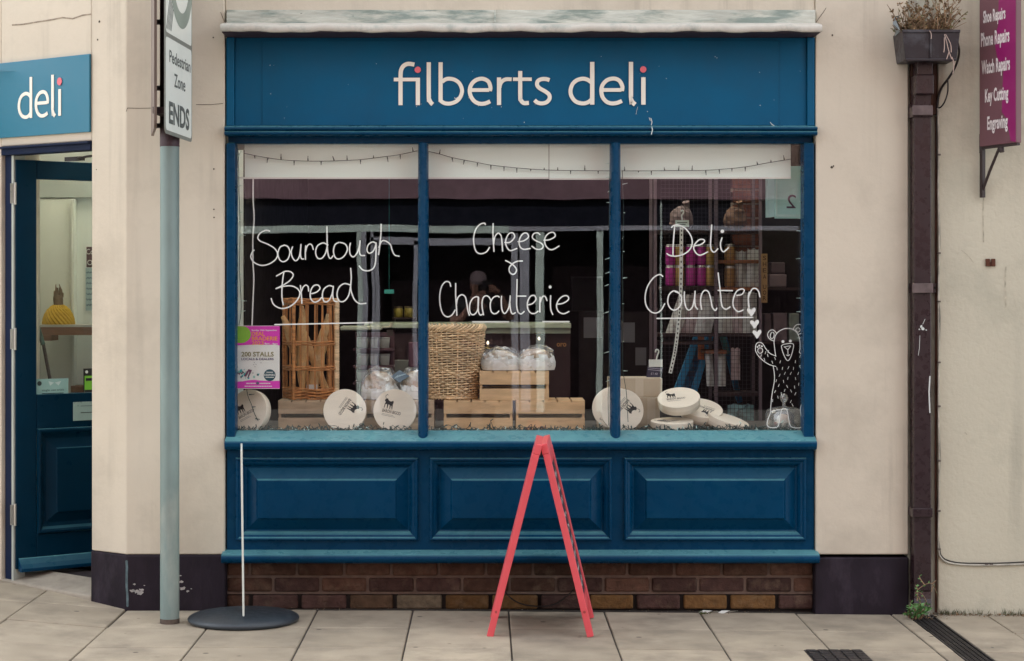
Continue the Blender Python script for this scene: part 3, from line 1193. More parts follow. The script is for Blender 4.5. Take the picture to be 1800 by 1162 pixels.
b = MB()
b.box(-9, 9, OY - 0.6, OY - 0.30, oZ(318), 11.0)
b.box(-9, -6.2, OY - 0.6, OY - 0.05, 0, oZ(318))
b.box(6.2, 9, OY - 0.6, OY - 0.05, 0, oZ(318))
b.build('wall', mat('opposite_brick', (0.10, 0.06, 0.05), 0.9, var=0.2), OPP)
b = MB()
b.box(-6.19, 6.19, OY - 0.35, OY + 0.05, oZ(350), oZ(316))
b.build('canopy_beam', mat('mauve_paint', (0.11, 0.06, 0.08), 0.7, var=0.2, vscale=2), OPP)
b = MB()
b.box(-6.19, 6.19, OY - 0.5, OY - 0.05, oZ(396), oZ(350.5))
b.build('fascia_board', mat('near_black_navy', (0.003, 0.004, 0.010), 0.5, spec=0.1), OPP)
b = MB()
b.box(-6.19, oX(895), OY - 0.06, OY, oZ(409), oZ(396.5))
b.box(oX(628), oX(636), OY - 0.06, OY + 0.004, 0.0, oZ(409.5))
b.box(oX(942), oX(957), OY - 0.06, OY + 0.004, 0.0, oZ(407))
b.box(oX(1049), oX(1060), OY - 0.06, OY + 0.004, 0.0, oZ(407))
b.box(oX(1160), oX(1163), OY - 0.06, OY + 0.004, 0.0, oZ(318))
b.build('door_frame', ALU, OPP)
b = MB()
b.box(oX(896), 6.19, OY - 0.06, OY, oZ(405), oZ(397))
b.box(oX(636.5), oX(645), OY - 0.06, OY, 0.0, oZ(409.5))
b.box(oX(653), oX(658), OY - 0.06, OY, 0.0, oZ(409.5))
b.box(oX(659), oX(667), OY - 0.06, OY, 0.0, oZ(423))
b.box(oX(726), oX(734), OY - 0.06, OY, 0.0, oZ(423))
b.box(oX(652), oX(899), OY - 0.06, OY, oZ(430), oZ(418))
b.box(oX(899), oX(911), OY - 0.06, OY, 0.0, oZ(409.5))
b.box(oX(914), oX(931), OY - 0.06, OY, 0.0, oZ(409.5))
b.build('door_frame', ALU2, OPP)
b = MB()
b.box(-6.19, 6.19, OY - 0.55, OY - 0.5, 0.0, oZ(397))
b.build('shop_window', mat('dark_glazing', (0.005, 0.003, 0.004), 0.5, var=0, spec=0.05), OPP)

# ------------------------------------------------------------------ goods on the display shelf
CHB = mat('poplar_box', (0.76, 0.69, 0.56), 0.65, var=0.05, vscale=8, bump=0.0004, bscale=90, stretch=(1, 1, 4))
CHL = mat('poplar_box_rim', (0.68, 0.61, 0.49), 0.65, var=0.07, vscale=10)
INK = mat('black_ink', (0.02, 0.018, 0.018), 0.7, var=0)
INKG = mat('grey_ink', (0.16, 0.15, 0.14), 0.7, var=0)
CR = 0.1035

BULL = [(-0.016, -0.017), (-0.013, -0.017), (-0.012, -0.006), (-0.006, -0.004), (-0.004, -0.017), (-0.001, -0.017), (0.0, -0.004), (0.005, -0.006), (0.007, -0.018), (0.010, -0.018), (0.010, -0.006),
        (0.013, -0.008), (0.016, -0.018), (0.0185, -0.018), (0.017, -0.002), (0.019, 0.004), (0.016, 0.010), (0.010, 0.007), (0.004, 0.006), (-0.003, 0.009), (-0.007, 0.014), (-0.012, 0.013), (-0.018, 0.008), (-0.017, 0.004), (-0.013, 0.002), (-0.015, -0.004)]


def cheese_box(label, M, printed=True, group='round cheese boxes in the window'):
    t = local_thing('cheese_box', label, 'cheese box', M, group)
    b = MB()
    b.lathe([(0.0, -0.047), (CR - 0.004, -0.047), (CR - 0.002, -0.045), (CR - 0.002, -0.0255)], 48, 0)
    b.build('tray', CHL, t)
    b = MB()
    b.lathe([(CR - 0.001, -0.026), (CR, -0.025), (CR, -0.002), (CR - 0.0015, 0.0), (0.0, 0.0)], 48, 0, sm=False)
    b.build('lid', CHB, t)
    if printed:
        b = MB()
        T = Matrix.Translation((-0.036, 0.030, 0.0006)) @ Matrix.Diagonal((1.2, 1.5, 1.0, 1.0))
        S = Matrix.Identity(4)
        b.poly([(x, y, 0) for x, y in BULL], 0, T @ S)
        b.stroke([(-0.014, 0.012), (-0.018, 0.020), (-0.014, 0.026), (-0.009, 0.024)], 0.0016, 0.0003, 0, T)
        b.text('BARON BIGOD', Matrix.Translation((-0.014, -0.017, 0.0006)), w=0.090, h=0.0155, mi=0, bold=0.012)
        for (xa, xb, yy) in ((-0.058, -0.002, -0.0265), (-0.058, 0.004, -0.0325)):
            x = xa
            while x < xb:
                w_ = random.uniform(0.002, 0.006)
                b.add([(x, yy, 0.0006), (x + w_, yy, 0.0006), (x + w_, yy + 0.0022, 0.0006), (x, yy + 0.0022, 0.0006)], [(0, 1, 2, 3)], 1)
                x += w_ + 0.0014
        b.stroke([(-0.058, 0.0015), (-0.012, 0.0015)], 0.0006, 0.0003, 1, Matrix.Translation((0, 0, 0.0004)))
        b.build('emblem', [INK, INKG], t)
    return t


def standing(px, y, roll, lean=10, yaw=0, lift=0.0):
    th = R(lean)
    up = Vector((0, math.sin(th), math.cos(th)))
    right = Vector((math.cos(R(yaw)), math.sin(R(yaw)), 0))
    # lowest edge rests on the shelf
    c = Vector((XX(px, y), y, ZD + CR * math.cos(th) + 0.047 * math.sin(0) + lift))
    return facing(c, right=right, up=up) @ Matrix.Rotation(R(roll), 4, 'Z')


def lying(p, n, roll):
    n = Vector(n).normalized()
    right = Vector((1, 0, 0))
    right = (right - n * right.dot(n)).normalized()
    up = n.cross(right)
    M = Matrix((right, up, n)).transposed().to_4x4()
    M.translation = Vector(p)
    return M @ Matrix.Rotation(R(roll), 4, 'Z')


cheese_box('round cheese box at the far left of the window, below the pink poster', standing(436, 0.15, 28, 10, -24))
cheese_box('round cheese box with its bull print on its side, below the bread basket', standing(606, 0.16, -125, 9))
cheese_box('round cheese box with its bull print almost upright, just left of the first mullion', standing(694, 0.15, -12, 9))
cheese_box('round cheese box leaning behind another, left of the second mullion', standing(1078, 0.26, 95, 14, -8, 0.01))
cheese_box('round cheese box standing half hidden behind the second mullion, lettering running down', standing(1093.5, 0.17, -131, 9))
cheese_box('plain round cheese box lying flat at the foot of the second mullion', lying((XX(1085, .40), 0.40, ZD + 0.047), (0.0, -0.02, 1), 40))
cheese_box('topmost round cheese box of the tumbled pile, tilted towards the street', lying(at(1193, 698.5, 0.27), (-0.10, -0.42, 0.9), 2))
cheese_box('round cheese box slumped to the right under the topmost one of the pile', lying(at(1234, 717, 0.36), (0.10, -0.40, 0.9), 150))
cheese_box('round cheese box lying flat at the bottom left of the tumbled pile', lying((XX(1181, .23), 0.23, ZD + 0.049), (-0.02, -0.09, 1), 35))
cheese_box('round cheese box sloping down at the right end of the tumbled pile', lying(at(1281, 736, 0.30), (0.27, -0.16, 0.94), 60), printed=False)

WOOD = mat('crate_pine', (0.64, 0.43, 0.225), 0.7, var=0.16, vscale=9, bump=0.001, bscale=60, stretch=(1, 1, 5), island=0.12,
           stain=(0.28, 0.17, 0.09), stain_scale=5, stain_lo=0.55, stain_hi=0.72, stain_amt=0.5)
WOODG = mat('crate_pine_greyed', (0.50, 0.38, 0.25), 0.75, var=0.18, vscale=9, bump=0.001, bscale=60, stretch=(1, 1, 5), island=0.15,
            stain=(0.24, 0.2, 0.15), stain_scale=5, stain_lo=0.5, stain_hi=0.72, stain_amt=0.5)


def crate(label, px0, px1, y0, z0, mt, depth=0.24, h=0.142):
    x0, x1 = XX(px0, y0), XX(px1, y0)
    t = thing('wooden_crate', label, 'crate', ((x0 + x1) / 2, y0 + depth / 2, z0), 'wooden crates in the window')
    g = 0.020
    hb_ = (h - 0.008 - g) / 2
    for k in range(2):
        za = z0 + k * (hb_ + g)
        b = MB()
        b.box(x0, x1, y0, y0 + 0.011, za, za + hb_)
        b.build('front_board', mt, t, bevel=0.0012)
    b = MB()
    for k in range(2):
        za = z0 + k * (hb_ + g)
        b.box(x0, x1, y0 + depth - 0.011, y0 + depth, za, za + hb_)
    b.build('back_board', mt, t)
    for xa in (x0 + 0.001, x1 - 0.013):
        b = MB()
        b.box(xa, xa + 0.012, y0 + 0.0115, y0 + depth - 0.0115, z0, z0 + h - 0.0085)
        b.build('end_panel', mt, t)
    b = MB()
    n = 5
    w = (x1 - x0 + 0.007) / n
    for k in range(n):
        b.box(x0 + k * w, x0 + (k + 1) * w - 0.007, y0 + 0.0005, y0 + depth - 0.0005, z0 + h - 0.008, z0 + h)
    b.build('top_slats', mt, t)
    return z0 + h


CY = 0.30
zc1 = crate('greyed pine crate under the tall wicker bread basket', 489, 612, CY, ZD, WOODG)
crate('greyed pine crate behind the round cheese box left of the first mullion', 640, 763, CY, ZD, WOODG)
crate('pine crate on the shelf under the broad wicker hamper, left of the pair', 780, 901, CY, ZD, WOOD)
zc2 = crate('pine crate on the shelf to the right of its twin, under the stack', 907, 1028, CY, ZD, WOOD)
zc3 = crate('pine crate stacked on top of two others with wrapped loaves on it', 843, 965, CY + 0.004, zc2 + 0.0005, WOOD)

# ---- tall open wicker basket with baguettes
WICK = mat('wicker_brown', (0.47, 0.21, 0.068), 0.55, var=0.25, vscale=25, island=0.25)
WICKL = mat('wicker_straw', (0.74, 0.55, 0.33), 0.6, var=0.2, vscale=25, island=0.25)
t = thing('bread_basket', 'tall open-sided brown wicker basket full of baguettes on a crate', 'basket', (XX(548, .42), 0.42, zc1))
FLc, FRc, BRc, BLc = Vector((XX(516, .33), .33)), Vector((XX(592, .36), .36)), Vector((XX(577, .53), .53)), Vector((XX(499, .50), .50))
zB, zT = zc1 + 0.002, ZZ(526, 0.36)


def P3(c, z):
    return Vector((c.x, c.y, z))


b = MB()
sides = [(FLc, FRc, 6), (FRc, BRc, 3), (BRc, BLc, 4), (BLc, FLc, 3)]
for (p, q, n) in sides:
    for k in range(n):
        c = p.lerp(q, k / n)
        for dx in (-0.0027, 0.0027):
            j = random.uniform(-0.004, 0.004)
            b.tube([P3(c, zB) + Vector((dx, 0, 0)), P3(c, (zB + zT) / 2) + Vector((dx + j, 0, 0)), P3(c, zT) + Vector((dx * .6, 0, 0))], 0.0026, 6)
b.build('stakes', WICK, t)
for c, nm, r_ in ((FRc, 'bound_post', 0.0125), (FLc, 'corner_post', 0.010), (BLc, 'corner_post', 0.009), (BRc, 'corner_post', 0.009)):
    b = MB()
    z = zB
    while z < zT - 0.005:
        b.lathe([(r_ * .86, 0), (r_, 0.0025), (r_ * 1.0, 0.0055), (r_ * .86, 0.008)], 10, 0, Matrix.Translation((c.x, c.y, z)) @ Matrix.Rotation(R(8), 4, 'Y'))
        z += 0.008
    b.build(nm, WICKL if nm == 'bound_post' else WICK, t)


def hoop(b, z, out, r_=0.0035, ph=0.0, wav=0.006):
    pts = []
    for (p, q, n) in sides:
        for k in range(n * 4):
            u = k / (n * 4)
            c = p.lerp(q, u)
            dn = Vector(((q - p).y, -(q - p).x)).normalized()
            c = c + dn * (out + wav * math.sin(2 * math.pi * (u * n / 2) + ph))
            pts.append(Vector((c.x, c.y, z + 0.0025 * math.sin(u * 9 + ph))))
    b.tube(pts, r_, 6, closed=True)


for zr, nm in ((ZZ(604, .35), 'middle_band'), (ZZ(648, .35), 'middle_band')):
    b = MB()
    for k in range(3):
        hoop(b, zr + (k - 1) * 0.0075, 0.004, ph=math.pi * k)
    b.build(nm, WICK, t)
b = MB()
for k in range(4):
    hoop(b, zT - k * 0.008, 0.004, 0.0045, math.pi * k + 0.5)
b.build('rim', WICK, t)
b = MB()
for k in range(7):
    hoop(b, zB + 0.005 + k * 0.0075, 0.003, 0.0042, math.pi * k, 0.007)
b.build('woven_foot', WICK, t)
CRUST = mat('baguette_crust', (0.62, 0.38, 0.16), 0.6, var=0.3, vscale=14, bump=0.002, bscale=50, stain=(0.62, 0.45, 0.25), stain_scale=22, stain_lo=0.5, stain_hi=0.62, stain_amt=0.7)
bag = [((497, 556), (547, 694), .40, .47, 'baguette poking out past the left corner of the bread basket'), ((530, 538), (531, 692), .38, .42, 'upright baguette just behind the front left of the bread basket'),
       ((577, 552), (545, 690), .47, .42, 'baguette leaning to the right with its pale tip high in the basket'), ((527, 572), (575, 692), .42, .45, 'baguette crossing the middle of the bread basket towards lower right'),
       ((571, 592), (552, 690), .45, .44, 'short baguette low on the right inside the bread basket')]
for (p, q, y0, y1, lb) in bag:
    a, c = at(p[0], p[1], y0), at(q[0], q[1], y1)
    c.z = max(c.z, zB + 0.03)
    n = 14
    pts = [a.lerp(c, k / n) + Vector((0.004 * math.sin(k), 0, 0)) for k in range(n + 1)]
    rad = [0.024 * (max(0.12, math.sin(math.pi * (0.04 + 0.92 * k / n))) ** 0.4) * (1 + 0.05 * math.sin(k * 2.6)) for k in range(n + 1)]
    b = MB()
    b.tube(pts, rad, 12)
    tag(b.build('baguette', CRUST, None, loc=c), lb, 'baguette', 'baguettes in the wicker basket')
b = MB()
b.box(XX(539, .4), XX(558, .4), .395, .399, ZZ(684, .4), ZZ(676, .4), M=None)
tag(b.build('price_card', mat('card_white', (0.72, 0.7, 0.64), 0.7), None, loc=at(548, 684, .4)), 'small white card lying in the foot of the bread basket', 'card')

# ---- broad straw hamper
hy = 0.46
hx = XX(796, hy)
hz0, hz1 = zc2 + 0.002, ZZ(573, hy - .12)
r0, r1 = 0.117, 0.152
t = thing('wicker_hamper', 'tall round straw-coloured wicker hamper standing on the crates behind the first mullion', 'basket', (hx, hy, hz0))
b = MB()
NS = 34
rowsN = 30
for k in range(rowsN):
    u = k / (rowsN - 1)
    z = hz0 + 0.008 + (hz1 - hz0 - 0.034) * u
    rr = r0 + (r1 - r0) * (u ** 0.9) + 0.006 * math.sin(math.pi * u)
    pts = []
    for j in range(NS * 4):
        a = 2 * math.pi * j / (NS * 4)
        rad = rr + 0.0078 * math.sin(NS / 2 * a + math.pi * k) + random.uniform(-.0006, .0006)
        pts.append((hx + rad * math.cos(a), hy + rad * math.sin(a), z + 0.0022 * math.sin(5 * a + k)))
    b.tube(pts, 0.0046, 5, closed=True)
b.build('weave', WICKL, t, smooth_all=True)
b = MB()
for j in range(NS):
    a = 2 * math.pi * (j + 0.5) / NS
    b.tube([(hx + (r0 + 0.0005) * math.cos(a), hy + r0 * math.sin(a), hz0 + 0.004), (hx + (r0 * .5 + r1 * .5 + .006) * math.cos(a), hy + (r0 * .5 + r1 * .5 + .006) * math.sin(a), (hz0 + hz1) / 2), (hx + r1 * math.cos(a), hy + r1 * math.sin(a), hz1 - 0.02)], 0.0035, 5)
b.build('stakes', WICKL, t)
b = MB()
for j in range(44):
    a0 = 2 * math.pi * j / 44
    pts = []
    for k in range(6):
        u = k / 5
        a = a0 + u * 0.34
        pts.append((hx + (r1 + 0.011 * math.sin(math.pi * u) + 0.002) * math.cos(a), hy + (r1 + 0.011 * math.sin(math.pi * u) + 0.002) * math.sin(a), hz1 - 0.024 + 0.028 * u))
    b.tube(pts, 0.0052, 6)
b.build('braided_rim', WICKL, t)
b = MB()
for j in range(40):
    a0 = 2 * math.pi * j / 40
    pts = []
    for k in range(5):
        u = k / 4
        a = a0 + u * 0.3
        pts.append((hx + (r0 + 0.006 * math.sin(math.pi * u)) * math.cos(a), hy + (r0 + 0.006 * math.sin(math.pi * u)) * math.sin(a), hz0 + 0.002 + 0.012 * u))
    b.tube(pts, 0.0045, 5)
b.build('braided_foot', WICKL, t)
b = MB()
b.lathe([(0.0, hz0 + 0.01), (r0 - 0.008, hz0 + 0.01), (r0 * .5 + r1 * .5 - 0.003, (hz0 + hz1) / 2), (r1 - 0.008, hz1 - 0.01)], 40, 0, Matrix.Translation((hx, hy, 0)))
b.build('weave_gap_shade', mat('hamper_inside_shade', (0.10, 0.06, 0.03), 0.9), t)  # shade between the weave put into a dark inner shell


# ---- soft crinkled shapes
def blob(b, c, rx, ry, rz, amp=0.06, n=26, m=16, seed=0, mi=0, sharp=3.0, flat_bottom=0.5, M=None, sq=1.0):
    from mathutils import noise as N
    vs, fs = [], []
    c = Vector(c)
    for i in range(m + 1):
        ph = math.pi * i / m
        for j in range(n):
            th = 2 * math.pi * j / n
            d = Vector((math.sin(ph) * math.cos(th), math.sin(ph) * math.sin(th), math.cos(ph)))
            k = 1 + amp * N.noise(d * sharp + Vector((seed, seed * 2.3, 0))) + amp * 0.5 * N.noise(d * sharp * 2.7 + Vector((seed, 5, 0)))
            if sq != 1.0:
                d = Vector([math.copysign(abs(q) ** sq, q) for q in d])
            z = d.z * rz * k
            if z < 0:
                z *= flat_bottom
            vs.append((c.x + d.x * rx * k, c.y + d.y * ry * k, c.z + z))
    for i in range(m):
        for j in range(n):
            j2 = (j + 1) % n
            fs.append((i * n + j, (i + 1) * n + j, (i + 1) * n + j2, i * n + j2))
    b.add(vs, fs, mi, M, sm=False)


FILM = glass_mat('cling_film', 0.10, tint=(0.96, 0.97, 0.96), rough=0.08, haze=0.10)
LOAF = mat('loaf_crust', (0.34, 0.22, 0.13), 0.7, var=0.35, vscale=14, bump=0.004, bscale=40, stain=(0.62, 0.56, 0.46), stain_scale=9, stain_lo=0.48, stain_hi=0.6, stain_amt=0.85)
PAPER = mat('white_wrapping_paper', (0.70, 0.71, 0.68), 0.7, var=0.06, vscale=20)


def wrapped_loaf(label, px, py_b, y, rx, rz, z0, seed, paper=True):
    c = Vector((XX(px, y), y, z0 + rz * 0.45))
    t = thing('wrapped_loaf', label, 'loaf', (c.x, c.y, z0), 'loaves wrapped in clear film')
    b = MB()
    blob(b, c + Vector((0, 0, 0.004)), rx * 0.92, 0.075, rz * 0.88, 0.10, 28, 16, seed, sq=0.85)
    b.build('bread', LOAF, t, smooth_all=True)
    if paper:
        b = MB()
        vs, fs = [], []
        n = 22
        from mathutils import noise as N
        lev = [(1.0, 0.002), (1.06, 0.022), (1.07, 0.045), (1.0, 0.066), (0.86, 0.082)]
        for i in range(n):
            a = 2 * math.pi * i / n
            top_ = 0.55 + 0.45 * N.noise(Vector((math.cos(a) * 1.3 + seed, math.sin(a) * 1.3, 0.4))) * 1.6
            for k, (f, zz) in enumerate(lev):
                jit = 0.006 * N.noise(Vector((i * 0.9, k * 1.7, seed)))
                vs.append((c.x + (rx * f + jit) * math.cos(a), c.y + (0.083 * f + jit) * math.sin(a), z0 + 0.002 + (zz - 0.002) * (0.72 + 0.35 * top_) + jit * (k > 0)))
        m_ = len(lev)
        for i in range(n):
            i2 = (i + 1) % n
            for k in range(m_ - 1):
                if k == m_ - 2 and (i * 7 + seed) % 3 == 0:
                    continue
                fs.append((m_ * i + k, m_ * i2 + k, m_ * i2 + k + 1, m_ * i + k + 1))
        b.add(vs, fs)
        b.build('paper_wrap', PAPER, t)
    b = MB()
    blob(b, c + Vector((0, 0, 0.006)), rx * 1.04, 0.088, rz * 1.04, 0.22, 24, 13, seed + 9, sharp=2.6, flat_bottom=0.45, sq=0.8)
    b.build('film', FILM, t)


wrapped_loaf('film wrapped loaf in white paper on the left of the top crate', 880, 652, 0.42, 0.092, 0.072, zc3 + 0.001, 3)
wrapped_loaf('film wrapped loaf in white paper on the right of the top crate, beside its pair', 942, 652, 0.42, 0.092, 0.076, zc3 + 0.001, 8)
wrapped_loaf('film wrapped dark loaf with a blue label behind the upright cheese box', 668, 700, 0.42, 0.088, 0.098, zc1 + 0.001, 14)
wrapped_loaf('film wrapped loaf cut off by the first mullion beside the blue labelled one', 727, 700, 0.45, 0.060, 0.098, zc1 + 0.001, 21)
b = MB()
Ml = facing(at(703, 662, 0.38), right=(1, 0.0, -0.05), up=(0, 0.75, 0.55))
b.plate([(-0.046, -0.004), (-0.004, 0.048), (0.046, 0.006), (0.0, -0.048)], 0.002, 0, Ml)
lb = tag(b.build('diamond_label', mat('slate_label', (0.06, 0.10, 0.14), 0.6, var=0.1), None, loc=at(703, 662, .38)), 'dark blue diamond shaped label card between two wrapped loaves', 'label')
b = MB()
for i in range(5):
    b.stroke([(-0.026 + .012 * i, -0.002 + 0.009 * i - .018), (-0.01 + .010 * i, 0.018 + 0.004 * i - .012)], 0.003, 0.0004, 0, Ml @ Matrix.Translation((0, 0, 0.0022)))
b.build('print', mat('chalk_blue', (0.4, 0.52, 0.55), 0.8), lb)

# ---- cardboard cartons beside the second mullion
CARD = mat('cardboard', (0.47, 0.39, 0.28), 0.8, var=0.06, vscale=6)
for (lb, p0, p1, q0, q1, y0) in (('buff cardboard carton resting on another beside the second mullion', 1072, 1164, 698, 665, 0.44), ('cardboard carton at the bottom of the pair beside the second mullion', 1118, 1160, 749, 699, 0.40)):
    b = MB()
    z0 = ZD + 0.001 if q0 > 740 else ZZ(q0, y0)
    b.box(XX(p0, y0), XX(p1, y0), y0, y0 + 0.22, z0, ZZ(q1, y0))
    o = tag(b.build('cardboard_carton', CARD, None, bevel=0.002, loc=((XX(p0, y0) + XX(p1, y0)) / 2, y0 + .1, z0)), lb, 'box', 'cardboard cartons in the window')
    b = MB()
    xm = XX((p0 + p1) / 2 + 6, y0)
    b.box(xm - 0.02, xm + 0.02, y0 - 0.0012, y0 - 0.0004, z0 + 0.002, ZZ(q1, y0) - 0.002)
    b.build('parcel_tape', mat('tape_buff', (0.52, 0.45, 0.34), 0.4), o)

# ---- glass cloche with a little white bell
cz, cyy = ZD, 0.22
cxx = XX(1378, cyy)
t = thing('glass_cloche', 'clear glass cake dome with ball knob at the right end of the window', 'cloche', (cxx, cyy, cz))
CLO = glass_mat('cloche_glass', 0.16, tint=(0.94, 0.97, 0.96), haze=0.09)
b = MB()
rr = 0.088
hh = ZZ(716, cyy) - cz
b.lathe([(rr, 0.002), (rr + 0.002, hh * 0.4), (rr, hh * 0.72), (rr - 0.008, hh * 0.9), (rr - 0.03, hh * 0.99), (0.02, hh * 1.04), (0.008, hh * 1.06)], 44, 0, Matrix.Translation((cxx, cyy, cz)))
b.tube([(cxx + (rr + .001) * math.cos(2 * math.pi * j / 44), cyy + (rr + .001) * math.sin(2 * math.pi * j / 44), cz + 0.007) for j in range(44)], 0.003, 6, closed=True)
b.build('dome', CLO, t)
b = MB()
kz = hh * 1.05
b.lathe([(0.008, 0), (0.009, 0.010), (0.007, 0.016), (0.016, 0.026), (0.021, 0.04), (0.017, 0.053), (0.008, 0.060), (0.0, 0.062)], 24, 0, Matrix.Translation((cxx, cyy, cz + kz)))
b.build('knob', CLO, t)
b = MB()
b.lathe([(0.0, 0.0), (rr + 0.006, 0.0), (rr + 0.006, 0.004), (0.0, 0.0045)], 40, 0, Matrix.Translation((cxx, cyy, cz)))
b.build('plate', mat('pale_plate', (0.5, 0.52, 0.5), 0.3), t)
t = thing('table_bell', 'small white counter bell under the glass cloche', 'bell', (cxx - .006, cyy, cz + .0046))
b = MB()
b.lathe([(0.0, 0.0), (0.012, 0.0), (0.010, 0.004), (0.006, 0.006), (0.005, 0.036), (0.034, 0.036), (0.038, 0.040), (0.034, 0.045)], 26, 0, Matrix.Translation((cxx - .006, cyy, cz + .0046)))
b.build('stand', mat('cream_enamel', (0.62, 0.6, 0.55), 0.3), t)
b = MB()
b.lathe([(0.030, 0.045), (0.030, 0.052), (0.026, 0.064), (0.018, 0.073), (0.007, 0.077), (0.0, 0.079)], 26, 0, Matrix.Translation((cxx - .006, cyy, cz + .0046)))
b.build('dome', MATS['cream_enamel'], t)

# ---- blinds behind the top of the glass
BL = mat('blind_white', (0.76, 0.87, 0.80), 0.6, var=0.02)
byy = 0.115
for (a, c, q0, lb) in ((430, 737, 314, 'white blind rolled down a little behind the left pane'), (750, 964.5, 314, 'white blind behind the middle pane, the wider left part'), (965.5, 1076, 315.5, 'short white blind behind the right part of the middle pane'), (1089, 1390, 314, 'white blind behind the right pane stopping short of the frame')):
    b = MB()
    b.box(XX(a, byy), XX(c, byy), byy, byy + 0.003, ZZ(q0, byy), 2.24)
    o = tag(b.build('window_blind', BL, None, loc=at((a + c) / 2, q0, byy)), lb, 'blind', 'white blinds across the top of the window')
    b = MB()
    b.box(XX(a if a != 430 else 415, byy), XX(c, byy), byy - 0.006, byy - 0.0005, ZZ(q0 + .5, byy), ZZ(q0 - 2.5, byy))
    b.build('bottom_rail', mat('blind_rail', (0.70, 0.72, 0.67), 0.4), o)
b = MB()
b.box(XX(415, .13), XX(430, .13), 0.13, 0.17, ZZ(263, .13), 2.24)
tag(b.build('blind_bracket', mat('bracket_grey', (0.4, 0.4, 0.38), 0.5), None, bevel=0.002, loc=at(422, 258, .13)), 'grey bracket holding the left blind in the top left corner of the window', 'bracket')
cord = [(445, 315), (444.8, 350), (446.5, 385), (444.3, 420), (444.5, 460), (446, 490), (444.5, 530), (443, 572)]
b = MB()
b.tube([at(x, y, 0.108) for x, y in smooth([(p[0], p[1], 0) for p in cord], 5) for x, y in [(x, y)]] if False else [at(p.x, p.y, 0.108) for p in smooth([(q[0], q[1], 0) for q in cord], 5)], 0.0038, 6)
tag(b.build('pull_cord', mat('cord_white', (0.75, 0.76, 0.72), 0.6), None, loc=at(444, 572, .108)), 'white pull cord hanging from the left blind down to the poster', 'cord')

# ---- hand lettering on the panes
PAINT = mat('white_paint_pen', (0.74, 0.77, 0.74), 0.7, var=0.04)
GYL = GY - 0.0008
MG = facing((0, GYL, 0))


def lettering(name, strokes, pane, w=2.3, dots=(), fills=(), mt=PAINT):
    b = MB()
    for i, pts in enumerate(strokes):
        q = smooth([(p[0], p[1], 0) for p in pts], 6) if len(pts) > 2 else pts
        loc = [(XX(p[0], GYL), ZZ(p[1], GYL)) for p in q]
        b.stroke(loc, w * PXM, 0.0003 + 0.00006 * (i % 6), 0, MG, drift=0.0004)
    for (px, py, r_) in dots:
        b.plate([(XX(px, GYL) + r_ * PXM * math.cos(a), ZZ(py, GYL) + r_ * PXM * math.sin(a)) for a in [2 * math.pi * j / 16 for j in range(16)]], 0.0008, 0, MG)
    for pts in fills:
        q = smooth([(p[0], p[1], 0) for p in pts], 5, closed=True)
        b.plate([(XX(p.x, GYL), ZZ(p.y, GYL)) for p in q], 0.0008, 0, MG)
    return b.build(name, mt, pane)


ZA = (400, 240, 4.469)
ZB = (400, 480, 3.872)
ZC_ = (730, 240, 4.47)
ZDD = (730, 480, 3.873)
ZG = (780, 470, 8.936)
ZE = (1070, 240, 4.47)
ZF = (1070, 480, 3.873)
ZH = (1310, 540, 5.052)
s1 = [
    [(330, 742), (298, 738), (255, 760), (238, 795), (258, 822), (320, 848), (372, 882), (393, 925), (375, 968), (322, 1003), (262, 1012), (208, 988), (183, 948), (193, 910), (208, 893)],
    [(445, 855), (412, 870), (396, 920), (410, 968), (440, 983), (474, 962), (490, 908), (474, 866), (444, 853)],
    [(510, 868), (500, 905), (510, 950), (535, 976), (560, 950), (572, 900), (577, 848)], [(577, 852), (573, 920), (580, 958), (598, 962)],
    [(612, 965), (611, 905), (614, 860)], [(613, 905), (625, 862), (647, 845), (665, 858), (673, 887)],
    [(788, 852), (750, 836), (706, 860), (692, 910), (708, 955), (742, 955), (770, 915), (784, 856)], [(780, 708), (782, 800), (784, 880), (794, 940), (810, 958), (828, 938)],
    [(875, 832), (845, 850), (832, 900), (845, 948), (875, 962), (915, 940), (941, 888), (925, 846), (885, 832)],
    [(965, 838), (958, 880), (965, 928), (990, 945), (1020, 910), (1035, 860), (1041, 820)], [(1041, 830), (1036, 900), (1046, 932), (1076, 935)],
    [(1165, 838), (1140, 828), (1106, 850), (1095, 890), (1110, 916), (1140, 905), (1160, 868), (1167, 838)], [(1167, 836), (1166, 920), (1160, 1000), (1140, 1040), (1100, 1055), (1060, 1046), (1035, 1018)],
    [(1206, 688), (1205, 760), (1196, 850), (1187, 927)], [(1190, 870), (1210, 824), (1240, 820), (1278, 848), (1292, 890), (1312, 930), (1347, 940)]]
lettering('hand_lettering', [fit(p, *ZA) for p in s1], panes[0])
s2 = [[(333, 20), (365, 2), (395, -12), (430, -8), (447, 15), (425, 50), (385, 78), (330, 106)], [(330, 106), (375, 92), (430, 87), (470, 102), (491, 130), (485, 165), (455, 205), (410, 234), (360, 240), (315, 215), (297, 174)],
      [(384, -8), (376, 40), (370, 110), (371, 170), (379, 216)],
      [(496, 85), (502, 145), (506, 206)], [(500, 130), (515, 95), (534, 82), (549, 95), (552, 122)],
      [(572, 140), (605, 130), (629, 105), (615, 82), (585, 88), (565, 125), (565, 170), (588, 197), (618, 190), (640, 166)],
      [(718, 92), (690, 86), (656, 110), (645, 155), (660, 195), (690, 186), (712, 140), (720, 92)], [(720, 90), (716, 150), (726, 188), (746, 195)],
      [(832, 80), (795, 72), (760, 96), (745, 145), (760, 190), (795, 190), (825, 150), (838, 85)], [(838, -32), (842, 30), (838, 100), (848, 145), (868, 186), (900, 208), (941, 206)],
      [(322, 351), (985, 337)]]
lettering('hand_lettering', [fit(p, *ZB) for p in s2], panes[0])
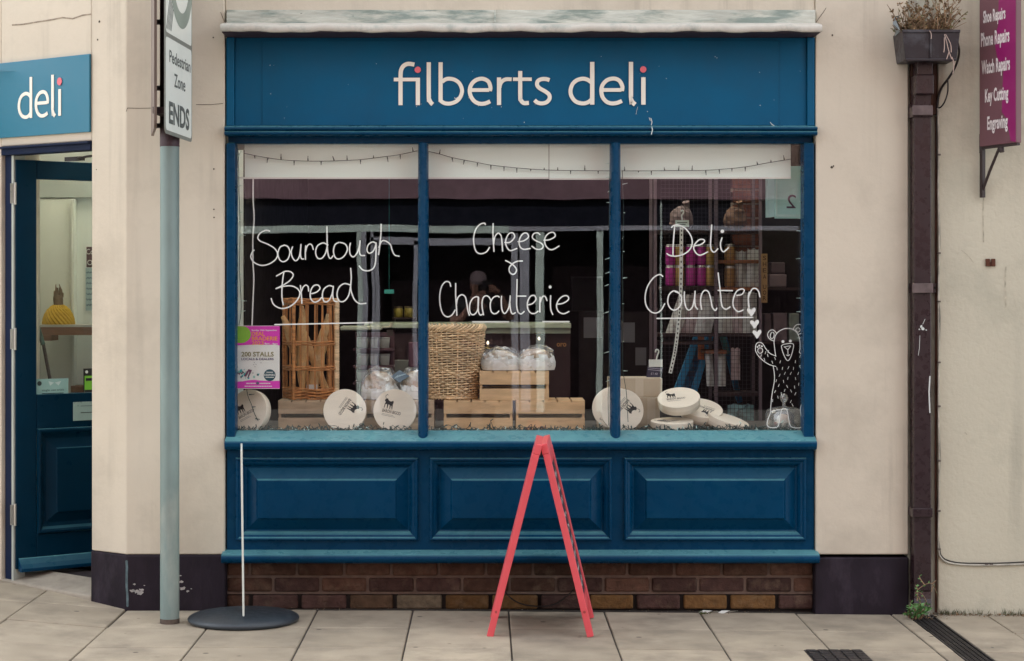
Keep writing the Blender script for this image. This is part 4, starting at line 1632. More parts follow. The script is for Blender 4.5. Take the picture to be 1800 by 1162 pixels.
s3 = [[(550, 692), (543, 681), (510, 690), (475, 730), (458, 800), (465, 870), (485, 910), (520, 921), (560, 905), (582, 872)],
      [(612, 685), (610, 760), (615, 850), (618, 902)], [(615, 850), (625, 790), (650, 760), (674, 780), (682, 840), (686, 900)],
      [(705, 833), (745, 830), (780, 790), (766, 757), (735, 765), (712, 810), (715, 860), (745, 896), (797, 880)],
      [(808, 826), (850, 820), (889, 790), (876, 760), (845, 765), (818, 810), (820, 860), (850, 886), (902, 880)],
      [(978, 770), (960, 756), (930, 765), (920, 795), (950, 820), (986, 836), (1005, 860), (990, 884), (950, 885), (917, 862)],
      [(1012, 815), (1055, 810), (1099, 784), (1086, 754), (1050, 760), (1020, 795), (1020, 845), (1045, 881), (1080, 888), (1129, 861)],
      [(710, 975), (740, 990), (775, 1015), (795, 1045), (786, 1073), (765, 1083), (742, 1066), (738, 1035), (760, 1003), (800, 981), (841, 978)]]
lettering('hand_lettering', [fit(p, *ZC_) for p in s3], panes[1])
s4 = [[(241, 90), (232, 63), (205, 60), (178, 95), (166, 160), (172, 230), (190, 280), (220, 298), (250, 285), (271, 252)],
      [(275, 72), (275, 150), (280, 230), (283, 287)], [(280, 212), (290, 168), (315, 148), (340, 162), (350, 205), (358, 255), (368, 287)],
      [(848, 265), (848, 210), (850, 165)], [(850, 200), (865, 162), (884, 160), (896, 187)],
      [(770, 217), (800, 206), (821, 180), (812, 154), (785, 158), (765, 195), (765, 240), (785, 271), (812, 275), (836, 260)],
      [(922, 155), (920, 200), (923, 250), (936, 282)],
      [(962, 212), (1005, 206), (1043, 180), (1035, 156), (1005, 158), (975, 185), (962, 225), (975, 262), (1010, 277), (1046, 262)],
      [(693, 44), (692, 100), (690, 160), (690, 220), (700, 264), (720, 278), (741, 262)], [(690, 157), (752, 157)],
      [(390, 332), (636, 332)], [(868, 331), (1047, 331)]]
s5 = [[(545, 472), (510, 461), (455, 490), (415, 560), (405, 650), (420, 720), (463, 745), (510, 710), (538, 640), (548, 480)], [(542, 476), (540, 620), (550, 710), (578, 750), (608, 735)],
      [(625, 745), (605, 640), (603, 540), (625, 470), (670, 446), (713, 470), (740, 520)],
      [(872, 467), (840, 450), (782, 472), (742, 530), (730, 600), (745, 690), (790, 729), (838, 716), (864, 688)],
      [(908, 455), (904, 540), (912, 650), (938, 714), (973, 716), (1018, 640), (1038, 540), (1045, 450)], [(1040, 560), (1050, 670), (1078, 730), (1122, 714)]]
dd = fit([(918, 95)], *ZDD)[0]
lettering('hand_lettering', [fit(p, *ZDD) for p in s4] + [fit(p, *ZG) for p in s5], panes[1], dots=[(dd[0], dd[1], 2.6)])
s6 = [[(518, 705), (512, 780), (506, 860), (505, 937)], [(494, 714), (512, 699), (550, 696), (602, 722), (645, 780), (656, 840), (635, 890), (590, 924), (530, 940), (482, 935), (457, 920)],
      [(675, 858), (720, 850), (753, 825), (742, 809), (710, 812), (678, 845), (668, 880), (690, 919), (722, 932), (777, 907)],
      [(809, 695), (805, 760), (800, 840), (806, 890), (830, 908), (857, 882)],
      [(890, 797), (878, 840), (885, 888), (905, 905), (941, 874)]]
s7 = [[(368, 22), (345, 10), (305, 32), (265, 90), (248, 160), (255, 220), (285, 261), (320, 272), (355, 254), (381, 209)],
      [(472, 130), (440, 122), (410, 150), (402, 200), (420, 240), (450, 252), (485, 225), (496, 175), (480, 140), (452, 126)],
      [(515, 128), (515, 180), (525, 230), (545, 252), (570, 230), (584, 170), (588, 124)], [(585, 172), (590, 225), (606, 246)],
      [(632, 247), (625, 185), (635, 140), (655, 118), (680, 130), (695, 180), (705, 230), (725, 255), (736, 239)],
      [(745, 0), (752, 60), (762, 150), (770, 220), (795, 246), (826, 231)], [(744, 118), (842, 120)],
      [(872, 152), (905, 146), (923, 119), (905, 108), (870, 126), (848, 180), (850, 230), (880, 262), (916, 251)],
      [(955, 234), (950, 180), (956, 130)], [(953, 160), (975, 112), (1000, 105), (1020, 125), (1029, 162)],
      [(328, 309), (980, 302)]]
dd = fit([(893, 745)], *ZE)[0]


def heart(cx, cy, s):
    return [(cx, cy + s), (cx - 0.55 * s, cy + 0.25 * s), (cx - s, cy - 0.35 * s), (cx - 0.62 * s, cy - 0.85 * s), (cx - 0.1 * s, cy - 0.55 * s), (cx + 0.05 * s, cy - 0.42 * s), (cx + 0.25 * s, cy - 0.75 * s), (cx + 0.75 * s, cy - 0.95 * s), (cx + 0.98 * s, cy - 0.4 * s), (cx + 0.6 * s, cy + 0.25 * s)]


hearts = [heart(*fit([p], *ZH)[0], 8.0) for p in ((54, 42), (82, 150), (104, 238))]
lettering('hand_lettering', [fit(p, *ZE) for p in s6] + [fit(p, *ZF) for p in s7], panes[2], dots=[(dd[0], dd[1], 3.2)])
lettering('painted_hearts', [], panes[2], fills=hearts)


def circ(cx, cy, rx, ry=None, tilt=0.0):
    ry = ry or rx
    return [(cx + rx * math.cos(a) * math.cos(tilt) - ry * math.sin(a) * math.sin(tilt), cy + rx * math.cos(a) * math.sin(tilt) + ry * math.sin(a) * math.cos(tilt)) for a in [2 * math.pi * j / 12 for j in range(13)]]


bear = [[(270, 435), (262, 370), (256, 300), (275, 240), (320, 202), (375, 188), (430, 200), (468, 240), (485, 300), (486, 370), (482, 402), (515, 426)],
        [(257, 302), (217, 282), (198, 245), (215, 211), (247, 202), (276, 228)], circ(239, 251, 17, 28, 0.2), [(424, 196), (445, 165), (475, 152), (505, 166), (515, 200), (500, 230), (470, 241)], circ(468, 202, 19),
        [(320, 347), (340, 331), (400, 322), (428, 331), (425, 370), (405, 440), (380, 475), (355, 450), (332, 395), (321, 350)],
        [(345, 352), (372, 348), (402, 345), (390, 362), (378, 376), (362, 364), (346, 352)], [(378, 375), (380, 430)], [(365, 424), (380, 431), (395, 422)],
        [(274, 435), (220, 410), (180, 365), (155, 325), (120, 312), (95, 335), (92, 385), (115, 430), (160, 475), (215, 510), (272, 526)], circ(133, 385, 22, 24),
        [(248, 525), (258, 590), (258, 660), (240, 760), (228, 860), (222, 940), (200, 1000), (195, 1045), (220, 1068), (280, 1066), (300, 1030), (320, 922), (345, 900), (370, 915), (385, 990), (402, 1055), (460, 1072), (505, 1062), (512, 1020), (496, 960), (490, 890), (520, 822)]]
fur = []
for (x, y) in ((310, 487), (445, 485), (487, 437), (282, 548), (330, 545), (383, 538), (428, 545), (485, 530), (305, 605), (352, 588), (405, 588), (470, 590), (275, 655), (340, 660), (378, 633), (447, 635), (500, 640), (298, 695), (372, 705), (438, 710), (475, 685), (265, 750), (320, 770), (407, 745), (350, 740), (445, 770), (243, 830), (290, 800), (405, 838), (500, 750), (420, 870), (200, 430), (170, 465), (240, 490), (140, 433), (265, 457), (205, 395), (180, 405)):
    dx = random.uniform(-6, 6)
    fur.append([(x - dx, y - 12), (x + dx, y + 10)])
ed = [fit([p], *ZH)[0] for p in ((335, 305), (401, 300), (108, 353), (124, 341), (148, 347))]
lettering('painted_bear', [fit(p, *ZH) for p in bear], panes[2], w=1.25, dots=[(ed[0][0], ed[0][1], 2.6), (ed[1][0], ed[1][1], 2.6), (ed[2][0], ed[2][1], 1.5), (ed[3][0], ed[3][1], 1.7), (ed[4][0], ed[4][1], 1.6)])
lettering('painted_fur', [fit(p, *ZH) for p in fur], panes[2], w=0.85)

# ---- poster inside the left pane
PY = GY + 0.0075
MP = facing((0, PY, 0))
px0, px1, py0, py1 = 413.5, 491.5, 572.5, 683.5


def pq(x, y):
    """place on the poster measured on the enlargement"""
    p = fit([(x, y)], 405, 560, 8.3)[0]
    return (XX(p[0], PY), ZZ(p[1], PY))


t = thing('fair_poster', 'pink and white street fair poster stuck inside the lower left of the window', 'poster', at(452, 683, PY))
b = MB()
b.box(XX(px0, PY), XX(px1, PY), PY + 0.0006, PY + 0.0012, ZZ(py1, PY), ZZ(py0, PY))
b.build('sheet', mat('poster_white', (0.68, 0.70, 0.66), 0.5, var=0.03), t)
MAG = mat('poster_magenta', (0.62, 0.035, 0.42), 0.5, var=0.04)
b = MB()
b.plate([pq(x, y) for x, y in ((76, 110), (720, 110), (720, 395), (650, 378), (560, 385), (400, 380), (240, 385), (76, 395))], 0.0002, 0, MP)
b.plate([pq(x, y) for x, y in ((76, 922), (180, 915), (260, 900), (350, 893), (450, 905), (560, 912), (720, 908), (720, 1017), (76, 1017))], 0.0002, 0, MP)
b.build('pink_bands', MAG, t)
b = MB()
c = (150, 230)
ring = [(c[0] + 148 * math.cos(a), c[1] + 128 * math.sin(a)) for a in [2 * math.pi * j / 40 for j in range(40)]]
b.plate([pq(max(76, x), max(112, y)) for x, y in ring], 0.0006, 0, MP)
b.build('green_disc', mat('poster_green', (0.22, 0.47, 0.04), 0.5), t)
b = MB()


def ptext(b, s, x0, x1, yb, yt, mi=0, z=0.0009, bold=0.02):
    a, c = pq(x0, yb), pq(x1, yt)
    b.text(s, facing(((a[0] + c[0]) / 2, PY - z, a[1])), w=c[0] - a[0], h=c[1] - a[1], mi=mi, bold=bold)


ptext(b, 'Sunday 10th September', 310, 682, 180, 150, 0)
ptext(b, '9am - 4pm', 498, 688, 378, 345, 0)
ptext(b, 'DEAL', 312, 500, 248, 192, 1)
ptext(b, 'BRADERIE', 312, 688, 318, 260, 1)
ptext(b, '2023', 312, 485, 380, 328, 1)
ptext(b, '200 STALLS', 160, 632, 552, 482, 2)
ptext(b, 'LOCALS & DEALERS', 160, 632, 606, 572, 3)
for (xa, xb, ya, yb_) in ((232, 358, 954, 938), (425, 575, 954, 938), (208, 590, 994, 981)):
    x = xa
    while x < xb:
        w_ = random.uniform(10, 26)
        b.plate([pq(x, ya), pq(x + w_, ya), pq(x + w_, yb_), pq(x, yb_)], 0.0009, 0, MP)
        x += w_ + 4
b.plate([pq(398 + 22 * math.cos(a), 942 + 24 * math.sin(a)) for a in [2 * math.pi * j / 14 for j in range(14)]], 0.0009, 3, MP)
b.build('print', [MATS['poster_white'], mat('poster_orange', (0.72, 0.30, 0.03), 0.5), mat('poster_olive', (0.20, 0.19, 0.08), 0.6), mat('poster_slate', (0.10, 0.09, 0.16), 0.6)], t)
b = MB()
cc = [(573 + 86 * math.cos(a), 826 + 86 * math.sin(a)) for a in [2 * math.pi * j / 30 for j in range(30)]]
b.plate([pq(*p) for p in cc], 0.0005, 0, MP)
b.build('round_badge', mat('poster_petrol', (0.006, 0.06, 0.085), 0.5), t)
b = MB()
ptext(b, 'KEEPERS', 495, 650, 838, 806, 0)
b.plate([pq(525, 788), pq(622, 788), pq(622, 778), pq(525, 778)], 0.0009, 0, MP)
b.plate([pq(512, 862), pq(635, 862), pq(635, 853), pq(512, 853)], 0.0009, 0, MP)
b.build('badge_print', MATS['poster_white'], t)
b = MB()
random.seed(11)
for i in range(46):
    x, y = random.uniform(80, 440), random.uniform(690, 870)
    if y < 690 + (x - 80) * 0.35:
        continue
    r_ = random.uniform(8, 22)
    k = random.choice([3, 4, 5])
    a0 = random.uniform(0, 6)
    b.plate([pq(max(78, x + r_ * math.cos(a0 + 2 * math.pi * j / k)), y + r_ * 1.2 * math.sin(a0 + 2 * math.pi * j / k)) for j in range(k)], 0.0003 + i * 0.00001, random.randint(0, 3), MP)
for q in ([(195, 840), (265, 738), (285, 745), (230, 850)], [(265, 740), (315, 750), (262, 872), (245, 868), (275, 780)]):
    b.plate([pq(*p) for p in q], 0.0009, 1, MP)
for (x, y) in ((348, 642), (358, 702), (340, 672), (447, 645), (375, 668)):
    b.plate([pq(x + 5 * math.cos(a), y + 9 * math.sin(a)) for a in (0, 1.5, 3.1, 4.6)], 0.0004, 3, MP)
b.build('picture', [mat('print_teal', (0.03, 0.35, 0.36), 0.5), mat('print_plum', (0.14, 0.05, 0.10), 0.5), mat('print_mint', (0.25, 0.50, 0.42), 0.5), mat('print_dark', (0.06, 0.08, 0.09), 0.5)], t)
random.seed(23)

# ------------------------------------------------------------------ fairy lights
WIRE = mat('green_black_wire', (0.012, 0.035, 0.03), 0.5, var=0)
BULB = mat('bulb_dark_holder', (0.02, 0.05, 0.045), 0.4, var=0)
BULBW = mat('bulb_clear_tip', (0.55, 0.72, 0.66), 0.3, var=0)


def fairy(label, origin, wire, bulbs, y=0.098, r_=0.0016, mt=None, rb=0.0028):
    """bulbs: (x, y, direction dx, dy) on the same enlargement"""
    W_ = fit(wire, *origin)
    t = thing('fairy_lights', label, 'fairy lights', at(W_[0][0], W_[0][1], y))
    b = MB()
    q = smooth([(p[0], p[1], 0) for p in W_], 8)
    b.tube([at(p.x, p.y, y + 0.0015 * math.sin(i * 0.9)) for i, p in enumerate(q)], r_, 5)
    b.build('wire', WIRE, t)
    for (bx, by, dx, dy) in bulbs:
        p = fit([(bx, by)], *origin)[0]
        e = fit([(bx + dx, by + dy)], *origin)[0]
        a, c = at(p[0], p[1], y), at(e[0], e[1], y + random.uniform(-.006, .006))
        b = MB()
        b.tube([a, a.lerp(c, 0.45), a.lerp(c, 0.5), c], [rb * 1.15, rb * 1.15, rb * 0.8, rb * 0.6], 6)
        b.build('bulb', mt or BULB, t)
    return t


fairy('fairy light string sagging across the blind of the left pane', ZA, [(133, 133), (300, 165), (450, 185), (620, 193), (735, 194), (880, 190), (1040, 182), (1200, 163), (1350, 142), (1492, 112)],
      [(213, 150, 2, 22), (318, 165, -8, 42), (420, 178, 0, -42), (523, 188, 0, 38), (632, 190, 0, -38), (735, 194, 0, 30), (838, 190, -12, -36), (940, 187, -2, -38), (1045, 182, 0, 35), (1148, 168, -2, -20), (1255, 160, 6, 40), (1356, 142, 2, 36), (1458, 120, -6, -34)])
fairy('fairy light string running downhill across the blinds of the middle pane', ZC_, [(105, 117), (200, 140), (300, 168), (490, 205), (600, 225), (800, 247), (1000, 262), (1200, 267), (1532, 270)],
      [(190, 138, 6, -35), (290, 165, 5, 33), (385, 185, -7, 35), (490, 207, -4, 30), (594, 225, 0, 35), (697, 237, 0, 36), (798, 248, 0, 36), (907, 257, 0, 15), (1013, 260, 0, -15), (1119, 264, 0, -22), (1221, 267, 0, 28), (1332, 267, 0, -40), (1437, 270, 0, 22)])
fairy('fairy light string rising to the right across the blind of the right pane', ZE, [(100, 270), (300, 270), (500, 268), (720, 267), (880, 258), (1080, 238), (1260, 205), (1432, 177)],
      [(125, 268, 0, -30), (234, 270, 0, 12), (335, 270, 0, 32), (440, 268, -4, -25), (549, 268, 4, -40), (655, 266, 2, -38), (762, 266, 4, 38), (868, 260, 4, 32), (968, 250, 0, 25), (1073, 239, 0, 35), (1170, 222, -6, -25), (1275, 205, 0, -22), (1380, 185, -6, -38)])
V0 = (0, 0, 1.0)
fairy('fairy light string hanging down the left edge of the window', V0, [(419, 262), (420, 330), (422, 400), (421, 470), (424, 540), (420, 572)],
      [(419, 275, 5, -10), (419, 297, 7, 0), (419, 326, 8, 0), (420, 373, 8, 0), (420, 390, 3, -4), (421, 413, 11, 1), (421, 436, 3, 0), (422, 482, 3, 0), (424, 529, 10, 0), (424, 548, 8, -2)], y=0.10, mt=BULBW, rb=0.002)
fairy('fairy light string hanging down the right edge of the window', V0, [(1410, 330), (1409, 400), (1411, 470), (1409, 540), (1411, 600), (1408, 690)],
      [(1410, 352, -5, 3), (1410, 384, -8, 0), (1410, 406, -10, 0), (1411, 430, -3, 0), (1409, 454, -10, 1), (1411, 476, 0, -4), (1410, 524, -10, 0), (1409, 548, -9, 0), (1411, 594, -10, 0), (1410, 640, -4, 3)], y=0.10, mt=BULBW, rb=0.002)
fairy('fairy light string down the right side of the second mullion', V0, [(1094, 300), (1096, 380), (1094, 460), (1095, 560), (1094, 640), (1101, 690), (1104, 742)],
      [(1094, 324, 9, -2), (1096, 374, 3, 0), (1094, 420, 2, -4), (1095, 442, 3, 0), (1095, 489, 7, -1), (1094, 534, 3, 0), (1095, 600, 2, 0), (1096, 652, 7, 0)], y=0.10, mt=BULBW, rb=0.002)
fairy('fairy light string down the left side of the second mullion', V0, [(1072, 290), (1071, 380), (1073, 470), (1070, 560), (1071, 640), (1069, 700), (1070, 748)],
      [(1072, 287, -8, 1), (1072, 311, -7, 1), (1071, 336, -3, 2), (1071, 356, -5, 0), (1073, 453, -9, 3), (1072, 478, -8, 3), (1070, 500, -7, 3), (1070, 548, -9, 3), (1071, 618, -10, 3), (1071, 668, -6, 3)], y=0.10, mt=BULBW, rb=0.002)
fairy('fairy light wire lying across the face of the far left cheese box', ZB, [(130, 790), (140, 840), (165, 900), (185, 960), (222, 1030)], [(145, 828, 38, -4), (165, 912, 26, -2), (190, 990, 30, 6)], y=0.118, rb=0.0026)

# the tangle lying along the foot of the window
t = thing('fairy_light_tangle', 'tangled dark fairy light wire heaped along the bottom of the whole window', 'fairy lights', (XX(900, .1), 0.1, ZD), None)
b = MB()
bb = MB()
bw = MB()
random.seed(5)
for (pa, pc) in ((415, 734), (752, 1073), (1091, 1411)):
    for strand in range(5):
        x = XX(pa, .1)
        pts = []
        y, z = 0.105, ZD + 0.006
        while x < XX(pc, .1) - 0.02:
            pts.append((min(max(x, XX(pa, .1)), XX(pc, .1)), min(max(y, 0.092), 0.150), max(z, ZD + 0.003)))
            x += random.uniform(-0.008, 0.030)
            y += random.uniform(-0.018, 0.018)
            y = min(max(y, 0.093), 0.145)
            z = ZD + 0.002 + abs(random.gauss(0.0, 0.013))
        b.tube(smooth(pts, 3), 0.0014, 4)
        for p in pts[1::2]:
            p = Vector(p)
            d = Vector((random.uniform(-1, 1), random.uniform(-.3, .3), random.uniform(-.1, 1.1))).normalized() * random.uniform(0.010, 0.018)
            (bw if random.random() < 0.10 else bb).tube([p, p + d * 0.5, p + d], [0.0026, 0.0026, 0.0015], 5)
o = b.build('wire', WIRE, t)
o = bb.build('bulbs', BULB, t)
o['kind'] = 'stuff'
o = bw.build('clear_bulbs', BULBW, t)
o['kind'] = 'stuff'
random.seed(31)

# ------------------------------------------------------------------ things further inside the shop
# wire grid rack with its shelves
MET = mat('rack_wire', (0.05, 0.042, 0.05), 0.45, metal=0.3, var=0)
RY = 1.02
rx0, rx1 = XX(1162, RY), XX(1334, RY)
t = thing('wire_rack', 'tall wire grid rack with shelves of cans and packets behind the right pane', 'rack', ((rx0 + rx1) / 2, 1.15, 0.06))
b = MB()
x = rx0
while x < rx1:
    b.box(x - 0.0009, x + 0.0009, RY - 0.0009, RY + 0.0009, 0.3, 2.28)
    x += 0.0215
z = 0.5
while z < 2.28:
    b.box(rx0, rx1, RY - 0.0030, RY - 0.0011, z - 0.0009, z + 0.0009)
    z += 0.0215
b.build('wire_grid', MET, t)
b = MB()
for px in (1152, 1259, 1337):
    x = XX(px, RY)
    b.box(x - 0.008, x + 0.008, RY + 0.002, RY + 0.018, 0.06, 2.3)
    b.box(x - 0.008, x + 0.008, RY + 0.26, RY + 0.276, 0.06, 2.3)
b.build('upright', mat('rack_post', (0.13, 0.10, 0.12), 0.5, var=0.1), t)
shelves = [(1165, 1258, 503, 'rack_dark'), (1262, 1334, 457, 'rack_orange'), (1262, 1334, 505, 'rack_orange'), (1156, 1336, 586, 'rack_dark'), (1156, 1258, 600, 'rack_dark'), (1262, 1336, 690, 'rack_dark'), (1240, 1278, 616, 'rack_orange')]
mat('rack_dark', (0.035, 0.018, 0.020), 0.7)
mat('rack_orange', (0.24, 0.085, 0.03), 0.6, var=0.25, vscale=30)
SH = {}
for i, (a, c, py, m_) in enumerate(shelves):
    y0, y1 = RY + 0.02, RY + 0.255
    b = MB()
    zt_ = ZZ(py, y0)
    b.box(XX(a, y0), XX(c, y0), y0, y1, zt_ - 0.018, zt_)
    SH[py] = zt_
    b.build('shelf', MATS[m_], t, bevel=0.002)

CAN_P = mat('can_magenta', (0.50, 0.045, 0.33), 0.35, metal=0.2, var=0.1, vscale=20)
CAN_G = mat('can_gold', (0.50, 0.33, 0.10), 0.35, metal=0.3, var=0.1, vscale=20)
CAN_S = mat('can_silver', (0.62, 0.62, 0.60), 0.3, metal=0.9, var=0.05)
CAN_B = mat('can_brass', (0.42, 0.24, 0.09), 0.35, metal=0.3, var=0.1, vscale=20)


def can(px, y, z0, h, r_, colm, lb, grp):
    x = XX(px, y)
    t = thing('drinks_can', lb, 'can', (x, y, z0), grp)
    b = MB()
    b.lathe([(0, 0), (r_ * .8, 0), (r_, 0.008), (r_, h - 0.014)], 20, 0, Matrix.Translation((x, y, z0)))
    b.build('sleeve', colm, t)
    b = MB()
    b.lathe([(r_, h - 0.0135), (r_ * .82, h - 0.002), (r_ * .85, h), (r_ * .78, h), (r_ * .76, h - 0.004), (0, h - 0.004)], 20, 0, Matrix.Translation((x, y, z0)))
    b.build('lid', CAN_S, t)


z0 = SH[503] + 0.001
ch = 0.110
cols = [(1179, CAN_P, 'pink'), (1194, CAN_G, 'gold'), (1214, CAN_P, 'pink'), (1233, CAN_P, 'pink'), (1248, CAN_G, 'gold')]
for row in (0, 1):
    for (px, m_, nm) in cols:
        can(px, RY + 0.075, z0 + row * (ch + 0.001), ch, 0.0275, m_, '%s can in the %s row of the double stack behind the wire grid' % (nm, 'upper' if row else 'lower'), 'stacked drinks cans')
for row in (0, 1):
    can(1283, RY + 0.075, SH[505] + 0.001 + row * 0.115, 0.113, 0.030, CAN_B, '%s brass coloured can of the pair right of the rack post' % ('upper' if row else 'lower'), 'brass coloured cans')
PK = mat('packet_white', (0.62, 0.65, 0.63), 0.45, var=0.15, vscale=30, stain=(0.25, 0.16, 0.2), stain_scale=30, stain_lo=0.58, stain_hi=0.7, stain_amt=0.7)
PK2 = mat('packet_pinkish', (0.55, 0.47, 0.48), 0.45, var=0.2, vscale=26, stain=(0.3, 0.1, 0.14), stain_scale=22, stain_lo=0.55, stain_hi=0.66, stain_amt=0.7)
BROWNB = mat('brown_paper_bag', (0.19, 0.105, 0.065), 0.8, var=0.3, vscale=16)
MAUVEB = mat('mauve_bag', (0.24, 0.17, 0.16), 0.7, var=0.3, vscale=16)


def packet(lb, px, py_top, py_bot, wpx, y, lean, m_, dep=0.03, name='packet', cat='packet', grp='white packets on the rack', seed=0, z0=None):
    d = (D + y) / F
    w, h = wpx * d, (py_bot - py_top) * d
    x = XX(px, y)
    z0 = ZZ(py_bot, y) if z0 is None else z0
    b = MB()
    n, m = 9, 12
    vs, fs = [], []
    for s_ in (0, 1):
        for i in range(m + 1):
            v = i / m
            for j in range(n + 1):
                u = j / n
                bul = dep * (math.sin(math.pi * u) ** 0.6) * (math.sin(math.pi * min(1, v * 0.9 + .1)) ** 0.5 if v < 1 else 0)
                cr = 0.006 * math.sin(9 * u + 4 * v + seed) * math.sin(7 * v + seed)
                vs.append((x + (u - .5) * w + lean * v * h, y + (-1 if s_ == 0 else 1) * (bul * 0.5 + 0.001) + cr, z0 + v * h + 0.004 * math.sin(12 * u + seed) * v))
    k = (m + 1) * (n + 1)
    for s_ in (0, 1):
        for i in range(m):
            for j in range(n):
                a = s_ * k + i * (n + 1) + j
                q = (a, a + 1, a + n + 2, a + n + 1)
                fs.append(q if s_ == 0 else tuple(reversed(q)))
    b.add(vs, fs, 0, sm=True)
    return tag(b.build(name, m_, None, loc=(x, y, z0)), lb, cat, grp)


zq = SH[586] + 0.001
packet('white packet leaning over at the left of the lower rack shelf', 1183, 518, 585, 26, RY + .08, 0.35, PK, seed=1, z0=zq)
packet('pinkish packet leaning over, second from left on the lower rack shelf', 1207, 516, 585, 30, RY + .10, 0.35, PK2, seed=2, z0=zq)
packet('white packet leaning over, just left of the middle rack post on the lower shelf', 1235, 520, 585, 30, RY + .09, 0.22, PK, seed=3, z0=zq)
packet('white packet standing just right of the middle rack post on the lower shelf', 1275, 515, 585, 24, RY + .08, 0.0, PK, seed=4, z0=zq)
packet('pink streaked packet in the middle of the right half of the lower shelf', 1296, 516, 585, 20, RY + .09, 0.0, PK2, seed=5, z0=zq)
packet('white packet at the right end of the lower rack shelf', 1318, 514, 585, 25, RY + .08, 0.0, PK, seed=6, z0=zq)
packet('white packet with a torn top beside the brass cans', 1302, 440, 503, 20, RY + .09, 0.0, PK, seed=7, z0=SH[505] + .001)
packet('white packet tied with cord at the right end above, beside the torn one', 1322, 436, 503, 22, RY + .08, 0.04, PK, seed=8, z0=SH[505] + .001)
packet('narrow white packet left of the lower middle rack post', 1249, 622, 679, 13, RY + .08, -0.06, PK, seed=9, grp='narrow packets low on the rack', dep=.02)
packet('narrow white packet right of the lower middle rack post', 1268, 622, 679, 15, RY + .08, 0.0, PK, seed=10, grp='narrow packets low on the rack', dep=.02)
packet('pale grey packet behind the ladder foot at the right of the rack', 1293, 612, 668, 16, RY + .12, 0.0, PK2, seed=12, grp='narrow packets low on the rack', dep=.02)
packet('teal and white box of packets at the foot of the rack by the cheese pile', 1302, 711, 742, 46, RY + .05, 0.0, mat('packet_teal', (0.22, 0.42, 0.43), 0.5, var=0.3, vscale=18, stain=(0.03, 0.05, 0.07), stain_scale=22, stain_lo=0.5, stain_hi=0.6, stain_amt=0.8), seed=11, grp=None)
# paper bags on the topmost level
b = MB()
b.box(XX(1160, RY + .02), XX(1336, RY + .02), RY + 0.02, RY + 0.255, ZZ(410, RY) - 0.0, ZZ(404, RY))
b.build('shelf', MATS['rack_dark'], bpy.data.objects['wire_rack'])
for (px, py, rx, rz, m_, lb, sd) in ((1198, 378, 0.062, 0.080, MAUVEB, 'crumpled mauve paper bag on the top of the rack, left', 4), (1292, 385, 0.062, 0.075, BROWNB, 'crumpled brown paper bag on the top of the rack, by the brickwork', 9)):
    b = MB()
    c = at(px, 404, RY + .10)
    blob(b, (c.x, c.y, c.z + 0.045), rx, 0.06, rz, 0.22, 18, 12, sd, sharp=2.4, flat_bottom=0.6)
    b.tube([(c.x + 0.02, c.y, c.z + 0.09), (c.x + 0.03, c.y, c.z + 0.125), (c.x + 0.022, c.y - .01, c.z + 0.15)], [0.03, 0.014, 0.02], 7)
    tag(b.build('paper_bag', m_, None, loc=(c.x, c.y, c.z)), lb, 'bag', 'paper bags on the rack')

# blue step ladder behind the rack
LB = mat('ladder_blue', (0.02, 0.24, 0.50), 0.5, var=0.15)
t = thing('step_ladder', 'blue folding step ladder standing open behind the wire rack', 'ladder', (XX(1240, 1.5), 1.5, 0.06))


def sl2(p, q, y0, y1, w, th, nm, m_):
    a, c = at(p[0], p[1], y0), at(q[0], q[1], y1)
    dirv = (c - a).normalized()
    side = Vector((dirv.z, 0, -dirv.x)).normalized()
    nrm = dirv.cross(side)
    b = MB()
    vs = []
    for e in (a, c):
        for s_ in (-1, 1):
            for k in (-1, 1):
                vs.append(e + side * w / 2 * s_ + nrm * th / 2 * k)
    b.add(vs, [(0, 1, 3, 2), (4, 6, 7, 5), (0, 4, 5, 1), (2, 3, 7, 6), (0, 2, 6, 4), (1, 5, 7, 3)])
    return b.build(nm, m_, t)


sl2((1226, 590), (1183, 705), 1.42, 1.40, 0.035, 0.05, 'side_rail', LB)
sl2((1249, 586), (1214, 705), 1.44, 1.40, 0.035, 0.05, 'side_rail', LB)
sl2((1272, 590), (1300, 705), 1.50, 1.72, 0.03, 0.03, 'rear_leg', LB)
sl2((1268, 584), (1278, 622), 1.46, 1.48, 0.03, 0.03, 'hinge_arm', mat('ladder_teal', (0.02, 0.17, 0.2), 0.5))
for k in range(4):
    py = 604 + 26 * k
    f = (py - 590) / 115
    b = MB()
    c0, c1 = at(1226 - 43 * f, py, 1.44), at(1249 - 35 * f, py, 1.44)
    b.box(c0.x, c1.x, 1.42, 1.50, c0.z - 0.015, c0.z + 0.012)
    b.build('tread', mat('tread_blue', (0.03, 0.11, 0.22), 0.6), t)
b = MB()
a_, c_ = at(1237, 588, 1.455), at(1198, 706, 1.455)
b.add([(a_.x - .03, 1.455, a_.z), (a_.x + .03, 1.455, a_.z), (c_.x + .04, 1.455, c_.z), (c_.x - .04, 1.455, c_.z), (a_.x - .03, 1.465, a_.z), (a_.x + .03, 1.465, a_.z), (c_.x + .04, 1.465, c_.z), (c_.x - .04, 1.465, c_.z)], [(0, 3, 2, 1), (4, 5, 6, 7), (0, 1, 5, 4), (1, 2, 6, 5), (2, 3, 7, 6), (3, 0, 4, 7)])
b.build('tread_backing', mat('ladder_blue_mesh', (0.02, 0.19, 0.42), 0.6, var=0.35, vscale=60), t)
b = MB()
a = at(1232, 608, 1.38)
b.box(a.x - 0.016, a.x + 0.02, 1.385, 1.39, ZZ(632, 1.38), ZZ(590, 1.38))
b.build('warning_sticker', mat('sticker_orange', (0.42, 0.13, 0.05), 0.6, var=0.3, vscale=40), t)

